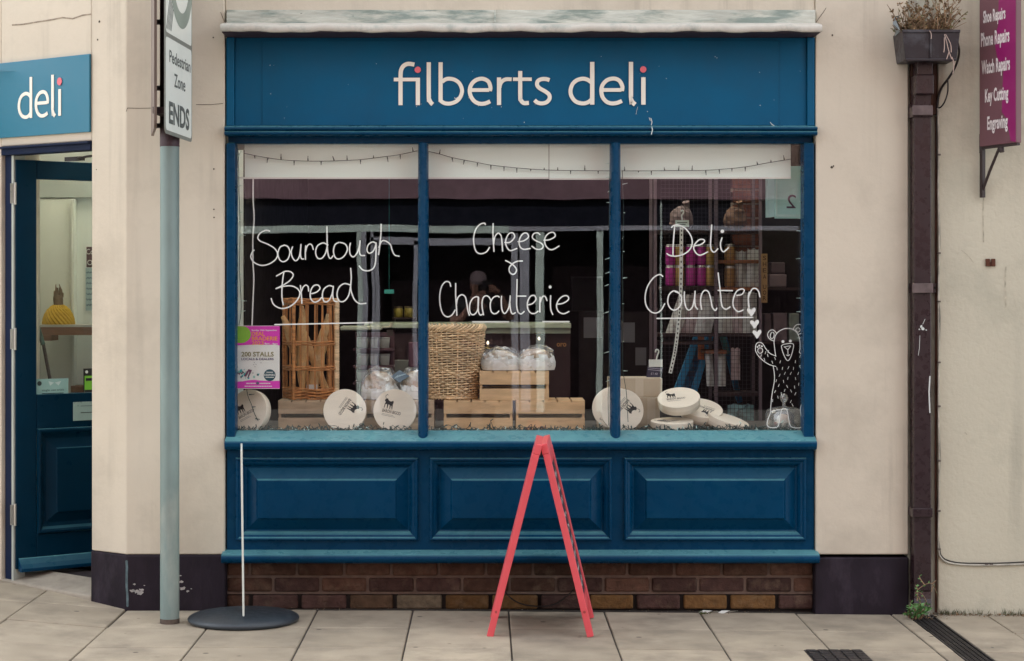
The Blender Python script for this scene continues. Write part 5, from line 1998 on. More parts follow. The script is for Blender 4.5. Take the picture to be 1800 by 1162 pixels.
# hanging merchandising strip and price hook
CLIP = mat('strip_plastic', (0.62, 0.66, 0.60), 0.4)
sy = 0.55
t = thing('clip_strip', 'long pale plastic hanging strip with hook and tag in front of the cans', 'hanging strip', at(1198, 370, sy))
b = MB()
pts = [(1198, 400), (1197.5, 440), (1197, 490), (1196, 530), (1193, 562), (1189, 600), (1185, 625), (1178, 656)]
q = smooth([(p[0], p[1], 0) for p in pts], 5)
b.stroke([(XX(p.x, sy), ZZ(p.y, sy)) for p in q], 6.5 * PXM, 0.0015, 0, facing((0, sy, 0)), round_=False)
b.build('strip', CLIP, t)
b = MB()
for i, p in enumerate(q[1:-1]):
    x, z = XX(p.x, sy), ZZ(p.y, sy)
    b.box(x - 0.003, x + 0.003, sy - 0.004, sy - 0.0018, z - 0.006, z + 0.004)
b.build('hook_slots', mat('slot_black', (0.04, 0.04, 0.04), 0.6), t)
b = MB()
q = smooth([(p[0], p[1], 0) for p in fit([(215, 300), (228, 290), (240, 300), (238, 320), (222, 345), (228, 390)], 1160, 320, 5.81)], 5)
b.tube([at(p.x, p.y, sy) for p in q], 0.004, 6)
b.build('hook', CLIP, t)
b = MB()
b.box(XX(1187, sy), XX(1211, sy), sy - 0.004, sy - 0.002, ZZ(399, sy), ZZ(387, sy))
tg = b.build('tag_card', mat('tag_green_white', (0.5, 0.62, 0.55), 0.6), t)
b = MB()
for k, (xa, xb) in enumerate(((1190, 1208), (1192, 1205))):
    b.box(XX(xa, sy), XX(xb, sy), sy - 0.0046, sy - 0.0041, ZZ(392 + 3.5 * k, sy), ZZ(390.6 + 3.5 * k, sy))
b.build('print', MATS['slot_black'], tg)
t = thing('price_hook', 'white hook card with a dark chalk price label above the cartons', 'price label', at(1152, 620, sy))
b = MB()
q = smooth([(p[0], p[1], 0) for p in fit([(318, 540), (322, 524), (334, 522), (340, 535), (332, 560), (324, 592)], *ZF)], 5)
b.tube([at(p.x, p.y, sy) for p in q], 0.004, 6)
b.build('hook', CLIP, t)
b = MB()
b.box(XX(1140.5, sy), XX(1164.5, sy), sy - 0.002, sy, ZZ(645, sy), ZZ(632, sy))
b.build('card', CLIP, t)
b = MB()
b.plate([(XX(x, sy), ZZ(y, sy)) for x, y in ((1138, 643), (1166, 647), (1162, 668), (1136, 666))], 0.002, 0, facing((0, sy + 0.004, 0)))
c = b.build('chalk_label', mat('label_slate', (0.035, 0.03, 0.055), 0.7), t)
b = MB()
b.text('£1.40', facing(at(1150, 659, sy - 0.0005), right=(1, 0, -0.08)), w=0.034, h=0.012)
for k in range(2):
    b.stroke([(XX(1139.5, sy), ZZ(646.5 + 3 * k, sy)), (XX(1163, sy), ZZ(649 + 3 * k, sy))], 0.0022, 0.0004, 0, facing((0, sy, 0)))
b.build('chalk_writing', mat('chalk_grey', (0.42, 0.40, 0.45), 0.8), c)
# vertical wooden sign
vy = 1.0
b = MB()
b.box(XX(1338.5, vy), XX(1349, vy), vy, vy + 0.012, ZZ(532, vy), ZZ(446, vy))
o = tag(b.build('vertical_sign', mat('sign_oak', (0.26, 0.16, 0.07), 0.7, var=0.2), None, loc=at(1344, 532, vy)), 'narrow upright wooden sign with dark burnt letters right of the rack', 'sign')
b = MB()
for ch_, py in (('S', 457), ('H', 468), ('E', 479), ('A', 490), ('U', 508), ('O', 518), ('R', 528)):
    p = at(1344, py, vy - 0.001)
    b.text(ch_, facing(p), w=0.018, h=0.023, bold=0.015)
b.build('burnt_letters', mat('burnt_brown', (0.07, 0.03, 0.012), 0.8), o)

# number box built inside the top right corner, numerals reversed
ny = 0.30
t = thing('number_box', 'pale teal box sign in the window corner with its numerals seen mirrored', 'sign', at(1382, 384, ny))
b = MB()
x0, x1 = XX(1362, ny), XX(1440, ny)
TEALBOX = mat('box_teal', (0.36, 0.60, 0.58), 0.5, var=0.05)
b.box(x0, x1, ny, ny + 0.012, ZZ(384, ny), 2.12)
b.build('face', TEALBOX, t)
b = MB()
b.prism([(XX(1353, ny) + 0.0, ny + 0.06), (x0 - 0.001, ny + 0.001), (x0 - 0.001, ny + 0.14), (XX(1353, ny), ny + 0.14)], ZZ(381, ny), 2.12)
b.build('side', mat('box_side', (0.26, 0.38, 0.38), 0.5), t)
b = MB()
b.box(x0 + 0.004, x0 + 0.012, ny - 0.006, ny, ZZ(380, ny), 2.12)
b.box(x0 + 0.0125, x1, ny - 0.006, ny, ZZ(380, ny) - 0.004, ZZ(377, ny))
b.build('raised_edge', mat('box_edge', (0.42, 0.6, 0.58), 0.45), t)
b = MB()
M2 = facing(at(1391, 366, ny - 0.002)) @ Matrix.Diagonal((-1, 1, 1, 1))
b.text('2', M2, w=0.046, h=0.066, bold=0.0)
M3 = facing(at(1415, 366, ny - 0.002)) @ Matrix.Diagonal((-1, 1, 1, 1))
b.text('3', M3, w=0.044, h=0.066, bold=0.0)
b.build('numerals', mat('numeral_plum', (0.07, 0.03, 0.06), 0.6), t)

# serving counter, back shelves and small wares
t = thing('serving_counter', 'long counter with a pale ledge across the middle of the dark shop', 'counter', (0.0, 1.9, 0.06))
cyc = 1.8
b = MB()
cz0, cz1 = ZZ(577, cyc), ZZ(568, cyc)
b.box(XX(640, cyc), XX(1004, cyc), cyc, cyc + 0.4, cz0, cz1)
b.build('ledge', mat('ledge_pale_green', (0.42, 0.50, 0.42), 0.4, var=0.1), t, bevel=0.004)
b = MB()
b.box(XX(770, cyc), XX(1003, cyc), cyc + 0.01, cyc + 0.39, cz0 - 0.03, cz0 - 0.0005)
b.build('ledge_trim', mat('ledge_trim', (0.24, 0.28, 0.24), 0.4), t)
b = MB()
b.box(XX(640, cyc) + .02, XX(1003, cyc), cyc + 0.03, cyc + 0.38, 0.06, cz0 - 0.031)
b.build('base', mat('counter_maroon', (0.028, 0.011, 0.017), 0.6, var=0.2), t)
ky = 1.55
PT = mat('tub_white', (0.55, 0.60, 0.57), 0.45, var=0.05)
PTL = mat('tub_lid_grey', (0.40, 0.42, 0.42), 0.45)
b = MB()
for zz in (612, 642, 671):
    z_ = ZZ(zz, ky)
    b.box(XX(622, ky), XX(692, ky), ky - 0.06, ky + 0.10, z_ - 0.012, z_)
b.box(XX(622, ky), XX(692, ky), ky + 0.1, ky + 0.112, 0.06, ZZ(585, ky))
b.box(XX(626, ky), XX(630, ky), ky + 0.06, ky + 0.099, 0.06, ZZ(585, ky))
b.box(XX(686, ky), XX(690, ky), ky + 0.06, ky + 0.099, 0.06, ZZ(585, ky))
tag(b.build('tub_shelf', mat('shelf_plum', (0.10, 0.05, 0.07), 0.6), None, loc=at(656, 671, ky)), 'plum coloured shelf unit holding rows of white tubs behind the left pane', 'shelf')
for (row, zb_, zt2) in (('top', 611.5, 593), ('middle', 641.5, 622), ('bottom', 670.5, 651)):
    for (px, w_, pos) in ((638, 21, 'left'), (657, 16, 'centre'), (676, 19, 'right')):
        b = MB()
        r_ = w_ / 2 * (D + ky) / F
        h = (zb_ - zt2) * (D + ky) / F
        x = XX(px, ky)
        t = thing('plastic_tub', 'white plastic tub on the %s shelf, %s of the three there' % (row, pos), 'tub', (x, ky, ZZ(zb_, ky)), 'white tubs on the shelf unit')
        T = Matrix.Translation((x, ky, ZZ(zb_, ky)))
        b.lathe([(0, 0), (r_ * .86, 0), (r_ * .97, h * .84)], 20, 0, T)
        b.build('pot', PT, t)
        b = MB()
        b.lathe([(r_ * .97, h * .845), (r_, h * .85), (r_, h * .97), (r_ * .95, h), (0, h)], 20, 0, T)
        b.build('lid', PTL, t)
b = MB()
b.box(XX(693, 1.9), XX(736, 1.9), 1.75, 1.78, 0.06, ZZ(633, 1.75))
tag(b.build('white_cabinet', mat('cabinet_grey', (0.22, 0.25, 0.26), 0.5), None, bevel=.003, loc=(XX(715, 1.8), 1.77, .06)), 'grey white cabinet side low in the gloom left of the first mullion', 'cabinet')
b = MB()
b.box(XX(718, 1.6), XX(737, 1.6), 1.6, 1.69, ZZ(646, 1.6), ZZ(602, 1.6))
tag(b.build('plum_box', mat('box_plum', (0.10, 0.045, 0.08), 0.6), None, bevel=.004, loc=at(727, 646, 1.6)), 'plum coloured box beside the first mullion above the wrapped loaves', 'box')
b = MB()
b.box(XX(690, 2.2), XX(733, 2.2), 2.2, 2.42, ZZ(561, 2.2), ZZ(558.5, 2.2))
b.box(XX(691, 2.2), XX(693, 2.2), 2.21, 2.41, 0.06, ZZ(561.2, 2.2))
b.box(XX(730, 2.2), XX(732, 2.2), 2.21, 2.41, 0.06, ZZ(561.2, 2.2))
tag(b.build('jar_stand', MATS['rack_dark'], None, loc=at(712, 561, 2.2)), 'dark shelf stand carrying two yellow jars', 'shelf')
for (px, lb) in ((700, 'yellow preserve jar on the left of the pair behind the left pane'), (718.5, 'yellow preserve jar on the right of the pair next to the first mullion')):
    x = XX(px, 2.3)
    r_ = 8.2 * (D + 2.3) / F
    z_ = ZZ(558.4, 2.2)
    t = thing('preserve_jar', lb, 'jar', (x, 2.3, z_), 'yellow preserve jars')
    b = MB()
    h = 18 * (D + 2.3) / F
    b.lathe([(0, 0), (r_, 0.0), (r_, h * .8), (r_ * .85, h * .9)], 20, 0, Matrix.Translation((x, 2.3, z_)))
    b.build('body', mat('pickle_yellow', (0.34, 0.28, 0.05), 0.3, var=0.3, vscale=40), t)
    b = MB()
    b.lathe([(r_ * .9, h * .9), (r_ * .9, h * 1.08), (0, h * 1.09)], 20, 0, Matrix.Translation((x, 2.3, z_)))
    b.build('lid', mat('jar_lid', (0.12, 0.09, 0.05), 0.4, metal=.5), t)
b = MB()
b.box(XX(675.5, 2.2), XX(692.5, 2.2), 2.2, 2.203, ZZ(516, 2.2), ZZ(509, 2.2))
b.box(XX(683.8, 2.2), XX(684.2, 2.2), 2.2005, 2.202, ZZ(508.8, 2.2), 2.65)
tag(b.build('hanging_label', mat('label_teal', (0.06, 0.42, 0.42), 0.5, var=0.2, vscale=60), None, loc=at(684, 516, 2.2)), 'small bright teal label hanging in the dark behind the left pane', 'label')
# kitchen scale pan
t = thing('weighing_scale', 'pale shop weighing scale with a small upright display behind the left pane', 'scale', at(650, 580, 1.5))
b = MB()
a, c = at(600, 579, 1.5), at(671, 573, 1.5)
b.prism([(a.x, 1.42), (c.x, 1.45), (c.x, 1.62), (a.x, 1.62)], c.z - 0.022, c.z)
b.build('pan', mat('scale_cream', (0.42, 0.46, 0.38), 0.4, var=.1), t, bevel=0.006)
b = MB()
b.tube([at(668, 575.5, 1.5), at(684, 575, 1.5), at(688, 572, 1.5), at(688.5, 567, 1.5)], [0.004, 0.005, 0.008, 0.008], 8)
b.build('display_arm', mat('scale_white', (0.66, 0.66, 0.55), 0.4), t)
b = MB()
b.box(XX(680, 1.5), XX(691, 1.5), 1.5, 1.506, ZZ(590, 1.5), ZZ(580, 1.5))
b.build('price_panel', mat('panel_dim', (0.06, 0.05, 0.05), 0.4), t)

# framed pictures and pinned papers on the far wall
fy = 5.17
for (x0, y0, x1, y1, lb) in ((1003, 486, 1060, 548, 'dark framed picture on the far wall behind the middle pane'),):
    t = thing('framed_picture', lb, 'picture', at((x0 + x1) / 2, y1, fy))
    b = MB()
    for (a, c, d_, e) in ((x0, x1, y0, y0 + 3), (x0, x1, y1 - 3, y1), (x0, x0 + 3, y0 + 3.01, y1 - 3.01), (x1 - 3, x1, y0 + 3.01, y1 - 3.01)):
        b.box(XX(a, fy), XX(c, fy), fy, fy + 0.02, ZZ(e, fy), ZZ(d_, fy))
    b.build('frame', mat('frame_grey', (0.12, 0.11, 0.12), 0.5), t)
    b = MB()
    b.box(XX(x0 + 2, fy), XX(x1 - 2, fy), fy + 0.012, fy + 0.018, ZZ(y1 - 2, fy), ZZ(y0 + 2, fy))
    b.build('print', mat('picture_dark', (0.03, 0.025, 0.03), 0.5), t)
for (x0, y0, x1, y1, lb) in ((1026, 558, 1058, 594, 'grey paper notice low on the shop wall by the second mullion'), (1092, 567, 1116, 602, 'grey paper notice in the gloom just right of the second mullion'), (1117, 611, 1136, 642, 'small grey paper notice beside the hook card')):
    b = MB()
    py_ = 2.6
    b.box(XX(x0, py_), XX(x1, py_), py_, py_ + 0.004, ZZ(y1, py_), ZZ(y0, py_))
    o = tag(b.build('paper_notice', mat('notice_grey', (0.19, 0.19, 0.24), 0.7), None, loc=at(x0, y1, py_)), lb, 'notice', 'paper notices inside the shop')
b = MB()
for (x, ya, yc) in ((1020, 500, 690), (1120, 500, 690)):
    pass
b.box(XX(1018, 2.6), XX(1140, 2.6), 2.606, 2.64, 0.06, ZZ(548, 2.6))
tag(b.build('pinboard_screen', mat('screen_dark', (0.018, 0.012, 0.018), 0.8), None, loc=(XX(1080, 2.6), 2.62, .06)), 'dark freestanding screen inside the shop with paper notices pinned on it', 'screen')
# three small gilt letters on the counter
b = MB()
b.text('oro', facing(at(987, 609, 1.78)), w=0.055, h=0.022, bold=0.03)
o = b.build('letters', mat('gilt', (0.34, 0.17, 0.06), 0.5), None, loc=at(987, 609, 1.78))
tag(o, 'small orange gilt letters on the counter front left of the second mullion', 'letters')
# two small lit lamps
for (px, py, lb) in ((857.5, 603, 'small lit bulb glowing above the left wrapped loaf'), (947.5, 595.5, 'small lit bulb glowing above the right wrapped loaf')):
    p = at(px, py, 1.7)
    t = thing('small_lamp', lb, 'lamp', p, 'small lit lamps inside the shop')
    b = MB()
    b.lathe([(0.0, -0.009), (0.005, -0.007), (0.0075, 0.0), (0.005, 0.008), (0.0, 0.013)], 14, 0, Matrix.Translation(p))
    b.build('bulb', mat('lamp_glow', (1.0, 0.86, 0.62), 0.5, var=0, rvar=0, emit=0.35), t, smooth_all=True)
    b = MB()
    b.lathe([(0.006, 0.012), (0.012, 0.02), (0.028, 0.03), (0.028, 0.033), (0.0, 0.040)] if px > 900 else [(0.006, -0.012), (0.012, -0.02), (0.05, -0.03), (0.05, -0.034), (0.0, -0.034)], 16, 0, Matrix.Translation(p))
    b.tube([p + Vector((0, 0.003, -0.03)), p + Vector((0, 0.003, -0.10)), p + Vector((0.0, 0.09, -0.10))], 0.004, 6)
    b.build('holder', mat('lamp_brass', (0.15, 0.11, 0.05), 0.4, metal=.6), t)
# stacked goods behind the bear
for (px0, px1, py0, py1, m_, lb) in ((1352, 1383, 482, 505, (0.20, 0.15, 0.17), 'dusky carton on the shelf right of the upright wooden sign'), (1355, 1380, 461, 481.5, (0.10, 0.07, 0.085), 'dark pot standing on the dusky carton'), (1343, 1356, 551, 600, (0.12, 0.09, 0.11), 'dark pack on the left of the trio behind the bear'),
                                     (1359, 1384, 550, 600, (0.16, 0.12, 0.145), 'mauve pack in the middle of the trio behind the bear'), (1387, 1405, 551, 600, (0.20, 0.24, 0.22), 'grey green pack on the right of the trio behind the bear')):
    yy = 1.2
    b = MB()
    b.box(XX(px0, yy), XX(px1, yy), yy, yy + 0.12, ZZ(py1, yy), ZZ(py0, yy))
    tag(b.build('stock_pack', mat('pack_%d' % px0, m_, 0.6, var=0.2, vscale=12), None, bevel=0.006, loc=at(px0, py1, yy)), lb, 'pack')
t = thing('stock_shelf', 'dark shelf unit at the right end behind the painted bear', 'shelf', (XX(1375, 1.3), 1.3, 0.06))
b = MB()
yy = 1.19
for py in (505.2, 600.2):
    b.box(XX(1340, yy), XX(1425, yy), yy, yy + 0.16, ZZ(py, yy) - 0.015, ZZ(py, yy) - 0.0003)
b.build('board', MATS['rack_dark'], t)
b = MB()
b.box(XX(1340, yy), XX(1425, yy), yy + 0.161, yy + 0.175, 0.06, 2.3)
b.build('back', SOFFIT, t)

# ---- lobby: shelf, paper squash, notices, stick
t = thing('lobby_shelf', 'wooden shelf with pale top behind the glass of the open door', 'shelf', at(115, 588, 1.2))
b = MB()
z1 = ZZ(571, 1.12)
b.box(XX(67, 1.12), -1.385, 1.12, 1.32, z1 - 0.012, z1)
b.build('top', mat('shelf_top_pale', (0.62, 0.62, 0.56), 0.5), t)
b = MB()
b.box(XX(70, 1.12), -1.39, 1.125, 1.14, z1 - 0.055, z1 - 0.0125)
b.build('front_rail', mat('shelf_wood', (0.26, 0.13, 0.075), 0.6, var=0.2, vscale=8, stretch=(1, 1, 6)), t)
b = MB()
b.box(XX(71, 1.13), XX(90, 1.13), 1.13, 1.30, z1 - 0.085, z1 - 0.056)
b.build('bracket', MATS['shelf_wood'], t)
pz = z1 + 0.001
pxx = XX(103, 1.2)
t = thing('paper_squash', 'yellow honeycomb paper squash decoration with a dry brown stalk on the lobby shelf', 'decoration', (pxx, 1.2, pz))
b = MB()
n, m = 44, 12
vs, fs = [], []
Rp = 0.088
for i in range(m + 1):
    ph = math.pi * 0.5 * i / m
    for j in range(n):
        a = 2 * math.pi * j / n
        k = 1 - 0.07 * ((j + (i % 2)) % 2)
        vs.append((pxx + Rp * k * math.sin(ph + 0.0) * math.cos(a) if i else pxx, 1.2 + Rp * k * math.sin(ph) * math.sin(a) if i else 1.2, pz + 0.112 * math.cos(ph) * (1 - 0.04 * (j % 2))))
for i in range(m):
    for j in range(n):
        j2 = (j + 1) % n
        fs.append((i * n + j, (i + 1) * n + j, (i + 1) * n + j2, i * n + j2))
b.add(vs, fs)
b.build('honeycomb', mat('paper_yellow', (0.55, 0.34, 0.012), 0.7, var=0.15, vscale=30), t)
b = MB()
b.tube([(pxx, 1.2, pz + 0.10), (pxx, 1.19, pz + 0.135), (pxx - 0.004, 1.19, pz + 0.155)], [0.026, 0.027, 0.022], 8)
for k in range(6):
    a = k * 1.05
    b.tube([(pxx + 0.018 * math.cos(a), 1.2 + 0.018 * math.sin(a), pz + 0.145), (pxx + 0.022 * math.cos(a), 1.2 + 0.02 * math.sin(a), pz + 0.165 + 0.03 * ((k * 7) % 3) / 2), (pxx + 0.018 * math.cos(a) - .006, 1.2, pz + 0.18 + 0.035 * ((k * 5) % 3) / 2)], [0.009, 0.006, 0.002], 5)
b.build('stalk', mat('dry_stalk', (0.20, 0.14, 0.09), 0.85, var=0.3, vscale=40), t)
b = MB()
p = [at(70, 585, 1.05), at(76, 604, 1.05), at(88, 668, 1.02), at(96, 760, 1.0)]
b.tube(p[1:], [0.009, 0.009, 0.009], 8)
o = tag(b.build('broom_stick', mat('stick_dark', (0.035, 0.02, 0.02), 0.5), None, loc=p[3]), 'dark stick with a green grip leaning behind the door glass', 'stick')
b = MB()
b.tube([at(68, 573, 1.05), at(71, 590, 1.05), at(76, 606, 1.05)], [0.007, 0.013, 0.012], 8)
b.build('grip', mat('grip_green', (0.035, 0.09, 0.075), 0.5), o)
b = MB()
yy = 1.39
b.box(XX(152, yy), XX(182, yy), yy, yy + 0.003, ZZ(470, yy), ZZ(434, yy))
o = tag(b.build('maroon_notice', mat('notice_maroon', (0.055, 0.014, 0.022), 0.5), None, loc=at(160, 470, yy)), 'maroon card with pale lettering on the lobby wall beside the pier edge', 'notice')
b = MB()
b.text('Coffee', facing(at(166, 447, yy - .001)), w=0.09, h=0.03)
b.text('Open', facing(at(167, 466, yy - .001)), w=0.085, h=0.038)
b.build('print', PAPER, o)
b = MB()
b.box(XX(150.5, yy), XX(182, yy), yy, yy + 0.002, ZZ(546, yy), ZZ(471, yy))
o = tag(b.build('blue_notice', mat('notice_blue', (0.36, 0.50, 0.54), 0.7), None, loc=at(160, 546, yy)), 'pale blue handwritten sheet under the maroon card on the lobby wall', 'notice')
b = MB()
for k in range(7):
    py = 479 + k * 9.5
    pts = [(152 + i * 1.6, py + 1.6 * math.sin(i * 2.2 + k)) for i in range(10 + (k * 3) % 6)]
    b.stroke([(XX(x, yy), ZZ(y, yy)) for x, y in pts], 0.003, 0.0006, 0, facing((0, yy - 0.0008, 0)))
b.build('handwriting', mat('ink_blue', (0.04, 0.07, 0.12), 0.7), o)
b = MB()
b.box(XX(126, 1.3), XX(170, 1.3), 1.28, 1.39, ZZ(690, 1.3), ZZ(678, 1.3))
tag(b.build('low_shelf', MATS['shelf_wood'], None, bevel=.002, loc=at(140, 690, 1.3)), 'low wooden shelf board behind the door glass near the green sticker', 'shelf')

# ------------------------------------------------------------------ the building next door on the right
NB = thing('neighbouring_building', 'grey cream rendered wall of the building next door, right of the drainpipe', 'building', (3.5, 0, 0))
nx0 = XX(1649, -0.005)
b = MB()
b.box(nx0, 5.4, -0.005, 0.35, -0.12, 10.5)
b.build('wall', CREAM2, NB, bevel=0.006)
b = MB()
b.box(XX(1597) + 0.0015, nx0 - 0.0015, 0.030, 0.30, -0.12, 10.5)
b.build('recess_wall', mat('recess_render', (0.48, 0.49, 0.41), 0.9, var=0.15, vscale=4, stain=(0.13, 0.07, 0.045), stain_scale=3.0, stain_lo=0.54, stain_hi=0.68, stain_amt=0.75, stretch=(3, 3, 0.6)), NB)
b = MB()
b.box(XX(1594) + 0.02, nx0 - 0.002, 0.010, 0.0295, ZZ(203, .06), ZZ(40, .06))
b.build('recess_shade_board', mat('recess_shade_timber', (0.085, 0.04, 0.028), 0.85, var=0.4, vscale=9, stretch=(4, 1, 1)), NB)  # dark board with the recess's shade put into its brown
# rusty fixing
b = MB()
p = at(1742, 461.5, -0.02)
b.box(p.x - 0.023, p.x - 0.003, -0.016, -0.0055, p.z - 0.018, p.z + 0.018)
b.box(p.x + 0.003, p.x + 0.023, -0.016, -0.0055, p.z - 0.018, p.z + 0.018)
b.box(p.x - 0.003, p.x + 0.003, -0.014, -0.0055, p.z - 0.018, p.z + 0.003)
tag(b.build('rusty_wall_fixing', mat('rust_red', (0.09, 0.028, 0.014), 0.9, var=0.3, vscale=60), None, bevel=.003, loc=(p.x, -0.0055, p.z)), 'small rusty split fixing left in the wall below the purple sign', 'fixing')
# screw holes and scars in the shop render
b = MB()
for (px, py, r_) in ((376, 297, 1.6), (376, 368, 1.4), (376, 382, 1.4), (375, 66, 1.5), (175, 38, 2.2), (172, 70, 1.8), (170, 298, 1.2), (1463, 62, 1.8), (1462, 294, 2.4), (1465, 292, 1.6)):
    y0 = -0.0012
    if px < 222:
        u = ualong(px)
        d = W(u, 0.0012)
        M_ = facing((d[0], d[1], ZZ(py, d[1])), right=Uv)
    else:
        M_ = facing(at(px, py, y0))
    b.plate([(r_ * PXM * math.cos(a) * random.uniform(.7, 1.2), r_ * PXM * math.sin(a) * random.uniform(.7, 1.2)) for a in [2 * math.pi * j / 9 for j in range(9)]], 0.0006, 0, M_)
# hairline cracks
for pts in ([(222, 196), (224, 190), (245, 190.5), (268, 190)], [(345, 184), (370, 184), (392, 182)], [(180, 215), (195, 216), (216, 215)], [(1434, 40), (1441, 30), (1447, 22), (1452, 14)], [(388, 22), (392, 32), (397, 42)]):
    if pts[0][0] < 200:
        continue
    b.stroke([(XX(x), ZZ(y)) for x, y in pts], 0.0022, 0.0006, 0, facing((0, -0.0006, 0)))
b.build('wall_scars', mat('scar_dark', (0.075, 0.06, 0.045), 0.95), SHOP)
b = MB()
pts = []
for i, (px, py) in enumerate([(22, 44), (40, 43), (58, 40), (70, 38), (90, 35), (110, 31), (128, 33), (145, 27), (160, 25)]):
    u = ualong(px)
    d = W(u, 0.0)
    pts.append((-u, ZZ(py, d[1])))
b.stroke(pts, 0.007, 0.0006, 0, MW(0, 0.0006, 0))
b.build('repair_seam', mat('seam_grey', (0.30, 0.25, 0.19), 0.95, var=.4, vscale=40), SHOP)

b = MB()
for (pts, w_) in (([(1728, 322), (1729, 350), (1728, 380), (1729, 425)], .006), ([(1768, 470), (1767, 500), (1768, 540)], .008), ([(1690, 440), (1700, 448), (1712, 462)], .002), ([(1606 + 90, 760), (1700, 764)], .004)):
    q = smooth([(p[0], p[1], 0) for p in pts], 6)
    b = MB()
    b.stroke([(XX(p.x, -.006) + random.uniform(-.001, .001), ZZ(p.y, -.006)) for p in q], w_, .0005, 0, facing((0, -.0056, 0)))
    b.build('drip_stain', mat('drip_stain', (0.45, 0.42, 0.33), .95, var=.3, vscale=30), NB)

# ------------------------------------------------------------------ drainpipe with hopper
PIPE = mat('pipe_plum_paint', (0.024, 0.012, 0.015), 0.3, var=0.15, vscale=8, bump=0.0008, bscale=30, spec=0.5, stain=(0.045, 0.028, 0.03), stain_scale=5, stain_lo=0.55, stain_hi=0.75, stain_amt=0.6, chip=(0.45, 0.42, 0.4), chip_scale=22, chip_th=0.79)
HOP = mat('hopper_paint', (0.018, 0.013, 0.018), 0.45, var=0.2, vscale=10, bump=0.001, bscale=30, stain=(0.10, 0.11, 0.13), stain_scale=8, stain_lo=0.5, stain_hi=0.7, stain_amt=0.6)  # blue-grey blotches put the hopper's sheen into the colour
t = thing('drainpipe', 'dark plum square drainpipe with a hopper head in the recess between the two buildings', 'drainpipe', (XX(1622), 0.1, 0))
pyy = -0.075


def pipe(b, a, c, z0, z1, y0, y1):
    b.box(XX(a, y0), XX(c, y0), y0, y1, z0, z1)


b = MB()
pipe(b, 1606.5, 1637.5, ZZ(1040, pyy), ZZ(186, pyy), pyy, 0.006)
b.build('downpipe', PIPE, t, bevel=0.006)
b = MB()
pipe(b, 1604.5, 1640, ZZ(206, pyy), ZZ(187, pyy), pyy - 0.012, 0.009)
b.build('socket', PIPE, t, bevel=0.004)
b = MB()
pipe(b, 1604.5, 1640, ZZ(909, pyy), ZZ(893, pyy), pyy - 0.012, 0.009)
b.build('socket', PIPE, t, bevel=0.004)
b = MB()
tmp = MB()
# swan neck stepping forward up to the hopper
yo = [(ZZ(186, -.07), -.075, .005), (ZZ(166, -.07), -.077, .005), (ZZ(160, -.1), -.10, -.01), (ZZ(132, -.1), -.10, -.01), (ZZ(105, -.1), -.10, -.01)]
xo = [(1607, 1636), (1608, 1637), (1611, 1639), (1612, 1640), (1612, 1640)]
vs, fs = [], []
for (z, ya, yb), (a, c) in zip(yo, xo):
    vs += [(XX(a, ya), ya, z), (XX(c, ya), ya, z), (XX(c, ya), yb, z), (XX(a, ya), yb, z)]
for i in range(len(yo) - 1):
    for j in range(4):
        fs.append((4 * i + j, 4 * i + (j + 1) % 4, 4 * i + 4 + (j + 1) % 4, 4 * i + 4 + j))
b.add(vs, fs)
b.build('swan_neck', PIPE, t, bevel=0.004)
b = MB()
pipe(b, 1610, 1642, ZZ(166, -.1), ZZ(131, -.1), -0.112, 0.0)
b.build('socket', PIPE, t, bevel=0.006)
for (py, nm) in ((194, 'bracket'), (506, 'bracket')):
    b = MB()
    pipe(b, 1604, 1640, ZZ(py + 9, pyy), ZZ(py - 8, pyy), pyy - 0.017 - (0.006 if py < 300 else 0), pyy - 0.0125 + (0.006 if py > 300 else -0.006))
    pipe(b, 1598, 1605, ZZ(py + 9, .1), ZZ(py - 8, .1), 0.012, 0.020)
    pipe(b, 1639, 1646, ZZ(py + 9, .1), ZZ(py - 8, .1), 0.012, 0.020)
    br = b.build(nm, mat('bracket_iron', (0.13, 0.10, 0.10), 0.5, metal=.3, var=.3, vscale=30), t, bevel=0.002)
    b = MB()
    for px in (1601, 1643):
        b.disc(0.006, 0, 10, 0, facing(at(px, py, 0.0105)))
    b.build('screw', mat('screw_black', (0.015, 0.012, 0.012), 0.5), br)
b = MB()
# shoe kicked forward at the foot
vs, fs = [], []
for (z, ya, yb) in ((ZZ(1040, -.075), -.075, .006), (ZZ(1052, -.075), -.085, .0), (0.03, -.12, -.05)):
    vs += [(XX(1607, ya), ya, z), (XX(1637, ya), ya, z), (XX(1637, ya), yb, z), (XX(1607, ya), yb, z)]
for i in range(2):
    for j in range(4):
        fs.append((4 * i + j, 4 * i + 4 + j, 4 * i + 4 + (j + 1) % 4, 4 * i + (j + 1) % 4))
b.add(vs, fs)
b.build('shoe', PIPE, t)
# hopper: tapered open box
b = MB()
yf = -0.20
top = [(XX(1586, yf), yf), (XX(1688, yf), yf), (XX(1688, yf), 0.008), (XX(1586, yf), 0.008)]
bot = [(XX(1591, yf) + .004, yf + 0.01), (XX(1683, yf), yf + 0.01), (XX(1683, yf), 0.008), (XX(1591, yf) + .004, 0.008)]
zt1, zb1 = ZZ(53, yf), ZZ(104, yf)
vs = [(x, y, zt1) for x, y in top] + [(x, y, zb1) for x, y in bot]
ins = [(top[0][0] + .006, yf + .006), (top[1][0] - .006, yf + .006), (top[2][0] - .006, .0), (top[3][0] + .006, .0)]
vs += [(x, y, zt1) for x, y in ins] + [(x, y, zt1 - 0.03) for x, y in ins]
fs = []
for j in range(4):
    j2 = (j + 1) % 4
    fs += [(j, 4 + j, 4 + j2, j2), (j, j2, 8 + j2, 8 + j), (8 + j, 8 + j2, 12 + j2, 12 + j)]
fs += [(4, 7, 6, 5), (12, 13, 14, 15)]
b.add(vs, fs)
